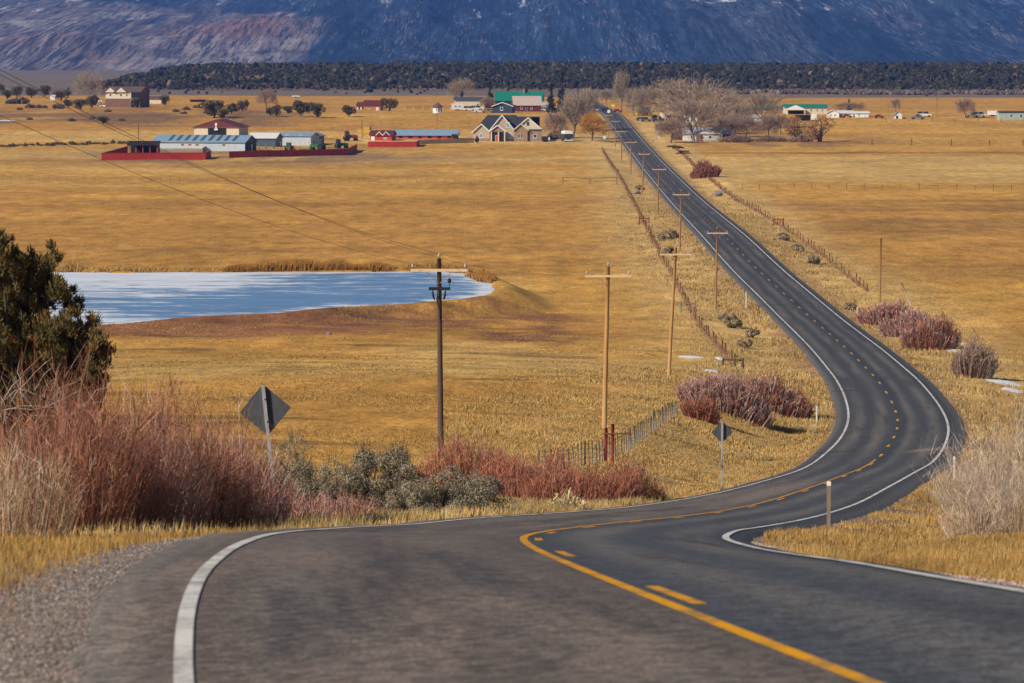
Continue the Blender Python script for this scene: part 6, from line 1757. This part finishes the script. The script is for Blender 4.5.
def hay_stack(label, px, py, w, h, d, seed):
    p = on_ground(px, py); s = ppm(p); rng = np.random.default_rng(seed)
    bw = 2.4; nx_ = max(1, round(w/s/bw)); nz_ = max(1, round(h/s/1.25))
    root = empty("hay_stack", p, -.12); tag(root, label, "hay stack")
    for i in range(nx_):
        for k in range(nz_):
            if k == nz_-1 and rng.uniform() < .2 and i in (0, nx_-1): continue
            mb = MB(); x = (i-nx_/2)*bw; j = rng.uniform(-.12, .12)
            mb.box(x+.04, x+bw-.04, j, d+j, k*1.25-.1*(k == 0), k*1.25+1.2); mb.build("bale", P['hay'], root)
hay_stack("tall yellow stack of square hay bales beyond the machinery yard", 366.5, 136.5, 20, 9, 4, 1)
hay_stack("low yellow row of hay bales left of the tall stack", 337, 137.5, 16, 3.2, 3, 2)

# --- farm machinery
def wheel(root, x, y, r, w, hub='steel', z=None, name="wheel"):
    """a wheel that turns about the machine's cross axis (local y)"""
    mb = MB(); k = 14
    prof = [(r*.62, -w/2), (r*.93, -w/2), (r, -w*.3), (r, w*.3), (r*.93, w/2), (r*.62, w/2)]
    mb.lathe(prof, 0, 0, k); o = mb.build(name, P['black'], root); o.location = (x, y, r if z is None else z); o.rotation_euler = (math.pi/2, 0, 0)
    mb = MB(); mb.lathe([(.05, -w*.45), (r*.6, -w*.40), (r*.6, w*.40), (.05, w*.45)], 0, 0, 12); mb.build("rim", P[hub], o)
def tractor(label, px, py, rz, sc=1.0, body='tractor'):
    p = on_ground(px, py); root = empty("tractor", p, rz); root.scale = (sc,)*3; tag(root, label, "tractor")
    mb = MB(); mb.prism([(-.3, .9), (2.3, .9), (2.35, 1.55), (1.9, 1.75), (-.3, 1.8)], -.42, .42); mb.build("bonnet", P[body], root)
    mb = MB(); mb.box(-1.6, -.3, -.75, .75, .9, 1.5); mb.build("body", P[body], root)
    mb = MB(); mb.prism([(-1.55, 1.52), (-.35, 1.52), (-.2, 2.0), (-.45, 2.85), (-1.5, 2.85)], -.72, .72); c = mb.build("cab", P['glass'], root)
    mb = MB(); mb.box(-1.7, -.3, -.82, .82, 2.86, 3.0); mb.build("cab_roof", P[body], c)
    mb = MB(); mb.tube([(1.3, .2, 1.7), (1.3, .2, 2.5)], .05, 7); mb.build("exhaust", P['black'], root)
    for y in (-.95, .95): wheel(root, -1.05, y, .85, .45, 'hay')
    for y in (-.85, .85): wheel(root, 1.7, y, .5, .3, 'hay')
tractor("green tractor parked behind the faded red fence", 318, 150.5, 2.7, 1.25)
tractor("second green tractor, further right in the machinery yard", 341, 148.5, .4, 1.1)
tractor("smaller green tractor behind the pipes, left of the yard", 290, 151.5, 1.2, 1.0)
tractor("red tractor in front of the hay stacks", 350, 141.0, .3, 1.25, 'redmachine')
def disc_harrow(label, px, py, w, mat):
    p = on_ground(px, py); root = empty("harrow", p, -.2); tag(root, label, "farm implement")
    mb = MB(); mb.box(-w/2, w/2, -.1, .1, .75, .9); mb.box(-w/2, w/2, 1.0, 1.2, .75, .9)
    for x in (-w*.4, 0, w*.4): mb.box(x-.06, x+.06, .1, 1.0, .76, .89)
    mb.obox((0, -.1, .82), (0, -1.8, .5), .12, .12); mb.build("frame", P[mat], root)
    for k in range(9):
        x = -w/2+w*(k+.5)/9; mb = MB(); mb.lathe([(.03, -.02), (.38, -.02), (.40, 0), (.03, .03)], 0, 0, 12); o = mb.build("disc", P['steel'], root); o.location = (x, .55, .4); o.rotation_euler = (0, math.pi/2-.25, 0)
    for sgn in (-1, 1):
        mb = MB(); mb.box(sgn*w*.42-.07, sgn*w*.42+.07, .35, .5, .9, 1.7); mb.build("wing_arm", P[mat], root)
disc_harrow("green disc harrow right of the green tractor", 330, 149.5, 5.0, 'tractor')
disc_harrow("rust red harrow before the low hay row", 331, 140.5, 5.5, 'redmachine')
disc_harrow("green implement between the two tractors", 305, 151.5, 4.2, 'tractor')
for k, px in enumerate((252, 259, 266, 274, 281, 288)):
    p = on_ground(px, 153.5-.012*(px-252)*8); root = empty("pipe_stand", p); tag(root, "bare upright pen post in the row behind the faded red fence", "post", "pen posts behind the red fence")
    mb = MB(); mb.tube([(0, 0, -.2), (0, 0, 3.1)], .12, 7); mb.build("post", P['plank'], root)
    mb = MB(); mb.box(-.35, .35, -.2, -.13, 1.3, 1.55); mb.build("crosspiece", P['greendark'], root)

# --- vehicles
def car(label, px, py, rz, kind='car', paint_='carwhite', group=None, name=None, cat=None, sc=1.0):
    p = on_ground(px, py)
    L, H = {'car': (4.5, 1.48), 'pickup': (5.6, 1.9), 'van': (5.4, 2.2), 'suv': (4.8, 1.8)}[kind]
    root = empty(name or {'car': 'parked_car', 'pickup': 'pickup_truck', 'van': 'parked_van', 'suv': 'parked_car'}[kind], p, rz); root.scale = (sc,)*3
    tag(root, label, cat or {'car': 'car', 'pickup': 'pickup truck', 'van': 'van', 'suv': 'car'}[kind], group)
    h = L/2
    low = H*.56
    mb = MB(); mb.prism([(-h, .38), (h-.05, .34), (h, .62), (h-.12, low*.93), (h*.42, low), (-h+.06, low), (-h, .7)], -.88, .88); body = mb.build("body", P[paint_], root)
    if kind == 'pickup': cab = [(-.35, low), (h*.42, low), (h*.16, H), (-.28, H)]
    elif kind == 'van': cab = [(-h+.05, low), (h*.62, low), (h*.40, H), (-h+.12, H)]
    elif kind == 'suv': cab = [(-h+.08, low), (h*.44, low), (h*.18, H), (-h+.25, H)]
    else: cab = [(-h*.78, low), (h*.42, low), (h*.10, H), (-h*.45, H)]
    mb = MB(); mb.prism(cab, -.80, .80); c = mb.build("cabin", P['glass'], root)
    xs = [a for a, z in cab if z == H]
    mb = MB(); mb.prism([(min(xs)-.05, H), (max(xs)+.05, H), (max(xs), H+.06), (min(xs), H+.06)], -.82, .82); mb.build("roof", P[paint_], c)
    mb = MB(); xm = (min(xs)+max(xs))/2
    for y in (-.81, .81): mb.box(xm-.06, xm+.06, y-.02, y+.02, low, H)
    mb.build("pillar", P[paint_], c)
    if kind == 'pickup':
        mb = MB(); mb.box(-h+.12, -.5, -.74, .74, low+.004, low+.02); mb.build("load_bed", P['dark'], root)
    for x in (-h*.60, h*.62):
        for y in (-.84, .84): wheel(root, x, y, .36, .24)
    for y in (-.6, .6):
        mb = MB(); mb.box(h-.03, h+.015, y-.18, y+.18, .62, .78); mb.build("headlight", P['whitegrey'], root)
car("white car parked left of the road's far end", 582, 110.2, .2, 'car', 'carwhite')
car("white pickup parked at the junction, on its left side", 602, 111.3, .1, 'pickup', 'carwhite')
car("black car beside the white pickup at the junction", 606.8, 111.6, .0, 'suv', 'cardark')
car("red car right of the yellow diamond sign", 617.5, 112.2, .2, 'car', 'carred')
car("white van behind the maroon building, left of the pale trees", 538.5, 110.5, .1, 'van', 'carwhite')
car("white car right next to the white van by the maroon building", 545, 111, .2, 'suv', 'carwhite')
car("white pickup parked right of the van, partly behind the pale trees", 554, 111.4, .1, 'pickup', 'carwhite')
car("white pickup parked in front of the cream building's right end", 480, 112.6, .15, 'pickup', 'carwhite')
car("grey pickup beside the navy house's left corner", 488, 112.8, .1, 'pickup', 'cargrey')
car("white van before the cream building's middle", 469.5, 110.8, .15, 'van', 'carwhite')
car("white van before the cream building, nearest its right corner", 477, 110.2, .05, 'van', 'carwhite')
car("white car by the mansion, in front of the big pale cottonwood", 97, 102.5, .1, 'van', 'carwhite')
car("long white car below the mansion beside the dark junipers", 104.5, 107, .05, 'suv', 'carwhite')
car("red car in front of the white houses", 847, 117.6, .1, 'car', 'carred')
car("red car further right, past the white house's end", 879, 118.0, .2, 'car', 'carred')
car("blue grey pickup in the yard left of the rust coloured pole", 917.5, 119.3, .2, 'pickup', 'cargrey', sc=1.15)
car("white truck parked behind the blue grey pickup", 924.5, 116.8, .1, 'van', 'carwhite', sc=1.1)
car("white pickup right of the bare round tree", 972, 117.4, .1, 'pickup', 'carwhite', sc=1.1)
car("white van right of the white pickup, beyond the bare round tree", 979.5, 117.0, .1, 'van', 'carwhite', sc=1.05)
car("dark blue car parked by the shops left of the huge cottonwood", 659, 120.5, .3, 'suv', 'carblue')
car("grey car on the verge side of the hamlet", 646, 121.5, .2, 'suv', 'cargrey')
car("second grey car, close behind the verge of the hamlet", 640.5, 120.6, .2, 'car', 'cargrey')
def trailer(label, px, py, wpx, hpx, mat, rz=0, name="box_trailer", cat="trailer", windows=0):
    p = on_ground(px, py); s = ppm(p); L = wpx/s; H = hpx/s
    root = empty(name, p, rz); tag(root, label, cat)
    mb = MB(); mb.prism([(-L/2, .55), (L/2, .55), (L/2, H-.2), (L/2-.25, H), (-L/2+.2, H), (-L/2, H-.2)], 0, 2.3); mb.build("body", P[mat], root)
    mb = MB(); mb.obox((L/2, 1.15, .6), (L/2+1.2, 1.15, .5), .12, .12); mb.build("hitch", P['black'], root)
    for x in (-.5, .45):
        for y in (.1, 2.2): wheel(root, x, y, .36, .22)
    for k in range(windows): add_window(root, -L/2+L*(k+1)/(windows+1), H*.5, .8, .6, 0, 'steel', 'glass', False)
    mb = MB(); mb.box(L*.28, L*.28+.65, -.03, .02, .65, min(2.4, H-.3)); mb.build("door", P['whitegrey'], root)
trailer("white caravan at the cream building's left end", 457.5, 110.6, 12, 7.2, 'whitegrey', .05, windows=2, name="caravan", cat="caravan")
trailer("white box trailer left of the pale green mobile home", 993, 116.3, 10, 5.6, 'white')
trailer("white upright box standing behind the orange oaks", 814, 121.5, 5.2, 7.5, 'white')
trailer("teal and white trailer by the shops left of the huge cottonwood", 655.5, 121.2, 5.5, 6.2, 'teal', .1)
trailer("low white trailer on the far field beyond the cream building", 296, 97.8, 8, 2.2, 'whitegrey')
trailer("dark utility trailer with a white nose right of the brick house", 546, 142, 8, 5.5, 'cardark', .1)
def motorhome(label, px, py, wpx, hpx):
    p = on_ground(px, py); s = ppm(p); w = wpx/s*.75; H = hpx/s
    root = empty("motorhome", p, .15); tag(root, label, "motorhome")
    mb = MB(); mb.prism([(-w/2, .5), (w/2, .5), (w/2, H*.72), (-w/2, H*.72)], 0, 7.5); mb.build("body", P['cardark'], root)
    mb = MB(); mb.prism([(-w/2-.05, H*.722), (w/2+.05, H*.722), (w/2-.1, H*.93), (w*.2, H), (-w*.2, H), (-w/2+.1, H*.93)], -.3, 7.4); mb.build("roof", P['white'], root)
    mb = MB(); mb.box(-w*.4, w*.4, -.06, -.002, H*.42, H*.68); mb.build("windscreen", P['glass'], root)
    mb = MB(); mb.box(-w/2-.08, w/2+.08, -.35, -.01, .35, .75); mb.build("bumper", P['whitegrey'], root)
    for x in (-w*.33, w*.33):
        mb = MB(); mb.box(x-.18, x+.18, -.08, -.005, .95, 1.2); mb.build("headlight", P['white'], root)
    for y in (1.2, 5.8):
        for x in (-w*.45, w*.45):
            mb = MB(); mb.lathe([(.25, -.14), (.46, -.12), (.46, .12), (.25, .14)], 0, 0, 12); o = mb.build("wheel", P['black'], root); o.location = (x, y, .46); o.rotation_euler = (0, math.pi/2, 0)
motorhome("black motorhome with a white roof parked under the pale trees", 568.5, 141.8, 11, 11)

# --- hamlet, left of the road
building("long_building", "cream long building with a dark teal roof behind white vehicles", 469.5, 109.6, 29, 9.3, 12.2, 12, 'x', 'cream', 'bluedark', rz=2, windows=((-10, 4, 2, 2), (8, 4, 2, 2)))
building("green_barn", "very large barn with a bright green roof behind the navy house", 518.5, 106.5, 47, 5.8, 14.2, 24, 'x', 'navy', 'green', rz=-2, cat="barn", chimney=.2)
building("navy_house", "navy house with a white trimmed front gable", 502.5, 113.0, 20, 7.2, 10.6, 10, 'y', 'navy', 'slate', rz=-6, cat="house", trim='white', windows=((-1, 2.5, 3, 3.5),))
building("maroon_house", "maroon walled house under a sun bleached hip roof", 527.5, 111.6, 27, 6.5, 15, 14, 'x', 'maroon', 'pinkroof', rz=3, cat="house", windows=((-6, 2.5, 2, 2.5), (4, 2.5, 2, 2.5)), doors=((-1, 1.4, 3.6, 'dark'),))
building("white_house", "small white house behind the white van by the pale trees", 546, 109.2, 14, 4, 6.8, 8, 'x', 'white', 'pinkroof', cat="house", windows=((-3, 1, 2, 1.6), (3, 1, 2, 1.6)))
def hut():
    p = on_ground(437.5, 113); s = ppm(p); R = 4.6/s; e = 6/s; t = 10.4/s
    root = empty("octagonal_hut", p); tag(root, "white octagonal hut with a pointed brown roof", "hut")
    mb = MB(); mb.lathe([(R, -.2), (R, e)], 0, 0, 8); mb.build("wall", P['white'], root)
    mb = MB(); mb.lathe([(R*1.3, e-.1), (R*1.3, e+.1), (R*.12, t), (.02, t+.2)], 0, 0, 8); mb.build("roof", P['brownroof'], root)
    add_window(root, .0, e*.35, R*.6, R*.7, -R*.93, 'greywood', 'glass')
    add_door(root, R*.75, .9, 2.1, 'plank', -R*.55)
hut()
building("log_cabin", "orange log cabin with maroon roofs beside the round juniper", 372, 110.4, 17, 5.2, 9.8, 9, 'x', 'orangewood', 'maroon', rz=-6, cat="house", windows=((-3, 2, 2.2, 2),), doors=((5.5, 2.2, 3.0, 'whitegrey'),))
building("garage", "white garage with dark doors at the log cabin's left", 361, 109.6, 8, 3.8, 7, 7, 'x', 'whitegrey', 'maroon', rz=-6, cat="garage", doors=((-1.8, 1.8, 2.8, 'dark'), (1.8, 1.8, 2.8, 'dark')))
# --- the mansion to the west
r_b = building("mansion", "big brown roofed mansion with cream gables and a dark balcony", 123, 107.4, 36, 15.6, 20.4, 16, 'x', 'cream', 'brownroof', rz=-10, cat="house", windows=((-13, 11, 2.4, 2.6), (-2, 11, 2.4, 2.6), (-13, 3.5, 2.4, 3), (-2, 3.5, 2.4, 3), (4, 11, 1.8, 2.4)))
root, s, w, e, r, d = r_b
mb = MB(); mb.box(-w/2-.01, w*.22, -.35, -.01, -.3, e*.56); mb.build("stone_facing", P['umber'], root)
mb = MB(); mb.prismx([(-.02, -.3), (-.02, e-.1), (d/2, r-.15), (d+.02, e-.1), (d+.02, -.3)], w/2+.004, w/2+.06); mb.build("end_wall", P['umber'], root)  # dark sheet over the cream end, painting its shaded side
for x in (-13/s, -2/s):
    mb = MB(); mb.prism([(x-3.2, e-.2), (x+3.2, e-.2), (x, e+2.3)], -.9, 4); q = mb.build("gable", P['cream'], root)
    mb = MB(); mb.obox((x-3.5, -1.0, e-.4), (x, -1.0, e+2.5), .5, .22); mb.obox((x+3.5, -1.0, e-.4), (x+.004, -1.003, e+2.5), .5, .22); mb.build("gable_trim", P['brownroof'], q)
mb = MB(); mb.box(w*.24, w*.5+.02, -.25, -.01, e*.55, e-.3); mb.box(w*.24, w*.5+.02, -.24, -.011, 0, e*.45); mb.build("balcony_shade", P['dark'], root)  # near-black boxes paint the shade behind and below the balcony
mb = MB(); mb.box(w*.23, w*.5+.1, -1.6, -.26, e*.46, e*.53); mb.build("balcony_floor", P['plank'], root)
for x in (w*.24, w*.37, w*.5):
    mb = MB(); mb.box(x-.14, x+.14, -1.6, -1.32, -.3, e*.455); mb.build("balcony_post", P['plank'], root)
mb = MB(); mb.box(w*.23, w*.5+.1, -1.6, -1.52, e*.531, e*.62); mb.build("railing", P['plank'], root)
building("garage", "low cream annex with a dark carport right of the mansion", 152.5, 103.6, 18, 4.8, 7.4, 8, 'x', 'cream', 'brownroof', rz=-6, cat="garage", doors=((-6.2, 5, 4.2, 'dark'),))  # near-black door panel paints the carport's inner shade
building("white_shed", "small square white shed among the junipers at the left", 52.5, 100.6, 5, 4.4, 5.2, 4, 'x', 'white', 'white', cat="shed", ov=.1, doors=((.8, 1.1, 2.8, 'whitegrey'),))
building("low_shed", "long low black shed on the field edge right of the mansion", 197.5, 102.0, 14.5, 1.7, 2.1, 4, 'x', 'dark', 'dark', cat="shed", ov=.2)
# --- hamlet, right of the road
building("cottage", "low white cottage with a red door behind the forked cottonwood", 702, 141, 37, 7.6, 13, 9, 'x', 'white', 'whitegrey', rz=3, cat="house", doors=((-.5, 2.2, 6, 'doorred'),), windows=((-10, 2.6, 3, 3), (8, 2.6, 3, 3)))
building("grey_shed", "small shed with a blue grey roof at the cottage's right", 727.5, 139.5, 9, 6, 11.5, 6, 'x', 'plank', 'bluemetal', rz=4, cat="shed", doors=((0, 2, 4.5, 'dark'),))
building("shop", "cream shop with dark openings left of the huge cottonwood", 668.5, 118, 12, 7, 9, 8, 'y', 'cream', 'bluedark', rz=6, cat="shop", windows=((-3, 3, 2.4, 2.4),), doors=((2.4, 2.2, 4.5, 'dark'),))
building("shop", "brown wooden shop in front of the cream shop", 671.5, 120.8, 8, 4.2, 5.6, 5, 'x', 'orangewood', 'maroon', rz=5, cat="shop", doors=((0, 1.8, 3.2, 'teal'),))
building("yellow_house", "pale yellow house behind the dusky cottonwood by the road", 643, 115.6, 11, 4.5, 8, 7, 'x', 'hay', 'pinkroof', rz=4, cat="house", windows=((-2.5, 1.4, 1.8, 1.8), (2.5, 1.4, 1.8, 1.8)))
building("white_house", "white house showing between the cottonwood's limbs", 691, 124.5, 14, 6, 10, 8, 'y', 'white', 'whitegrey', rz=4, cat="house", windows=((-3, 2.5, 2, 2.5), (3, 2.5, 2, 2.5)))
building("white_house", "white house with a red porch roof behind the huge cottonwood's right side", 729, 117.4, 18, 4, 8, 8, 'x', 'white', 'redold', rz=3, cat="house", windows=((-5, 1.2, 2, 1.8), (4, 1.2, 2, 1.8)))
building("white_house", "low white house with grey walls under the upright cottonwood", 752, 121.3, 19, 4, 6.4, 7, 'x', 'whitegrey', 'whitegrey', rz=2, cat="house", windows=((-6, 1.2, 2, 1.8), (0, 1.2, 2, 1.8), (6, 1.2, 2, 1.8)))
building("long_building", "long low hall with a dark green roof behind the mid sized cottonwood", 765, 112.6, 40, 4.2, 6.6, 12, 'x', 'orangewood', 'green', rz=1, windows=((-12, 1.2, 2, 2), (0, 1.2, 2, 2), (12, 1.2, 2, 2)))
r_b = building("long_building", "long cream hall with a green roof and a white front porch", 806, 114.2, 42, 6.6, 9.4, 14, 'x', 'cream', 'green', rz=-1, windows=((-1, 2.6, 1.6, 2.4), (5, 2.6, 1.6, 2.4), (11, 2.6, 1.6, 2.4), (16, 2.6, 1.6, 2.4)))
root, s, w, e, r, d = r_b
mb = MB(); x = -10.5/s; mb.prism([(x-4.2, e-1.0), (x+4.2, e-1.0), (x+4.4, e-.7), (x, e+1.1), (x-4.4, e-.7)], -3.4, .4); mb.build("porch_roof", P['white'], root)
for q in (-4, 4):
    mb = MB(); mb.box(x+q-.15, x+q+.15, -3.3, -3.0, -.3, e-1.0); mb.build("porch_post", P['white'], root)
mb = MB(); mb.box(x-3.4, x+3.4, -.06, .02, 0, e-1.4); mb.build("porch_shade", P['dark'], root)  # near-black panel painting the shade under the porch roof
def carport(label, px, py, wpx, hpx):
    p = on_ground(px, py); s = ppm(p); w = wpx/s; h = hpx/s
    root = empty("carport", p); tag(root, label, "carport")
    mb = MB(); mb.box(-w/2-.3, w/2+.3, -.3, 6.3, h-.25, h); mb.build("roof", P['dark'], root)
    for x in (-w/2, w/2):
        for y in (0, 5.8):
            mb = MB(); mb.box(x-.1, x+.1, y, y+.2, -.3, h-.26); mb.build("post", P['plank'], root)
    mb = MB(); mb.box(-w/2, w/2, 6.05, 6.2, -.3, h-.26); mb.build("back_wall", P['plank'], root)
carport("dark flat roofed carport behind the orange oaks", 804, 121, 15, 6)
building("white_house", "white gabled house behind the wide dark bare tree", 833, 117.6, 12, 4.6, 7.6, 8, 'y', 'white', 'whitegrey', rz=-4, cat="house", windows=((-2.4, 1.4, 1.6, 2), (2, 1.4, 1.6, 2)))
building("white_house", "long white house in the middle, behind the red car", 845.5, 117, 15, 3.8, 6, 8, 'x', 'white', 'whitegrey', rz=-2, cat="house", windows=((-4, 1.2, 1.6, 1.8), (0, 1.2, 1.6, 1.8), (4, 1.2, 1.6, 1.8)))
building("white_house", "white flat sided house, rightmost of the white houses", 862, 117.3, 13, 4.2, 5.4, 7, 'x', 'white', 'white', rz=-3, cat="house", windows=((-3, 1.2, 1.6, 1.8),), doors=((2.5, 1.2, 2.8, 'whitegrey'),))
building("grey_shed", "pale grey gabled shed beside the small bare tree on the right", 898, 118.8, 8, 4, 7.4, 6, 'y', 'whitegrey', 'bluemetal', rz=-5, cat="shed", doors=((-1, 2, 3.2, 'dark'),))
building("mobile_home", "pale green mobile home with white windows at the right edge", 1017, 120.2, 36, 7.4, 8.6, 6, 'x', 'mobile', 'slate', rz=1, cat="mobile home", ov=.2, windows=((-6, 2.4, 2.4, 3.8), (4, 2.4, 2.4, 3.8)), doors=((10, 1.6, 5, 'white'),))
# timbers and rocks by the right hand fence
def log_pile(label, px, py, n, L, seed):
    rng = np.random.default_rng(seed); p = on_ground(px, py); root = empty("log_pile", p); tag(root, label, "log pile")
    for k in range(n):
        a = rng.uniform(-.5, .5); r = rng.uniform(.18, .34); z = r+.5*(k % 2); l = L*rng.uniform(.6, 1)
        mb = MB(); x, y = rng.uniform(-1.5, 1.5), rng.uniform(-.8, .8)
        mb.tube([(x-l/2*math.cos(a), y-l/2*math.sin(a), z), (x, y, z+.08), (x+l/2*math.cos(a), y+l/2*math.sin(a), z)], [r, r*.95, r*.85], 8); mb.build("log", P['barkdark'], root, smooth=True)
log_pile("dark heap of logs at the top of the right hand fence", 675, 148.6, 6, 5, 1)
log_pile("small dark log heap a little down the right hand fence", 685, 154, 4, 4, 2)
def boulder(label, px, py, wpx, seed):
    p = on_ground(px, py); s = ppm(p); rng = np.random.default_rng(seed)
    me = bpy.data.meshes.new("boulder"); import bmesh
    bm = bmesh.new(); bmesh.ops.create_icosphere(bm, subdivisions=3, radius=1)
    for v in bm.verts:
        n = float(vnoise(np.array([v.co.x*1.7+seed]), np.array([v.co.y*1.7+v.co.z*2.3]), seed)[0]); v.co *= .75+.5*n
    bm.to_mesh(me); bm.free(); me.materials.append(P['rock'])
    o = bpy.data.objects.new("boulder", me); COL.objects.link(o); R = wpx/s/2
    place(o, (p[0], p[1], p[2]+R*.3), seed, (R, R*.8, R*.65)); tag(o, label, "rock")
boulder("grey boulder beside the third pole of the left verge", 637, 194, 8, 1)
boulder("grey slab of rock right of the brick red bush", 722, 193, 7, 2)
boulder("flat pale rock on the right verge below the brick red bush", 718, 196, 10, 3)
boulder("small pale rock on the dam beneath the pond", 329, 334.5, 5, 4)
boulder("white stone at the hamlet's roadside", 652.7, 141, 3, 5)
for k, (px, py, wp, hp, lab) in enumerate([(455, 139.5, 8, 7, "brown shrub at the end of the long red shed"), (477, 143, 5, 7, "dark shrub at the brick house's left corner"), (689, 133, 10, 9, "dark green shrub against the cottage's left wall"), (701, 133.5, 8, 8, "dark green shrub against the cottage's middle")]):
    p = on_ground(px, py); s = ppm(p)
    sage_bush(lab, p, wp/s, hp/s*1.3, 700, 700+k, "shrubs by the buildings", [(0.05, 0.045, 0.03), (0.07, 0.055, 0.04)] if k < 2 else [(0.022, 0.05, 0.028), (0.035, 0.065, 0.035)], .3, name="garden_shrub")
for k, (px, py, wp, hp, n, lab) in enumerate([(735, 142, 34, 7, 700, "low reddish brown brush under the reddish bare trees right of the cottage"), (772, 141.5, 34, 6, 700, "low tan brush beneath the thin lone bare tree"), (800, 142, 26, 6, 500, "low brown brush at the feet of the orange oaks"),
    (666, 130, 22, 9, 500, "tangled brown brush on the bank below the shops"), (560, 139, 26, 10, 600, "grey brown brush around the feet of the tall pale pair of trees"), (682, 140, 22, 10, 500, "grey brush in front of the cottage's left end"), (712, 138, 26, 12, 600, "grey brush in front of the cottage's right half")]):
    shrub_at("brush_clump", lab, "bush", px, py, wp, hp, n, [(0.27, .18, .125), (.22, .145, .105), (.32, .225, .16)], 740+k, dep=.4, wid=.5)
# pale dry weeds at the roadside in front of the red willows
wp_ = spot(565, 0, 118)
stem_shrub("dry_weed", "pale dry thistle heads at the road edge in front of the red willows", "plant", wp_, .55, .4, .75, 140, [(0.52, .40, .20), (.58, .46, .26)], 720, up=.6, twig=6, wpx=1.4)
stem_shrub("dry_weed", "pale dry weed at the lower right corner of the willow clump inside the bend", "plant", on_ground(800, 416), .8, .5, .8, 140, [(0.52, .40, .20), (.58, .46, .26)], 721, up=.6, twig=6, wpx=1.2)
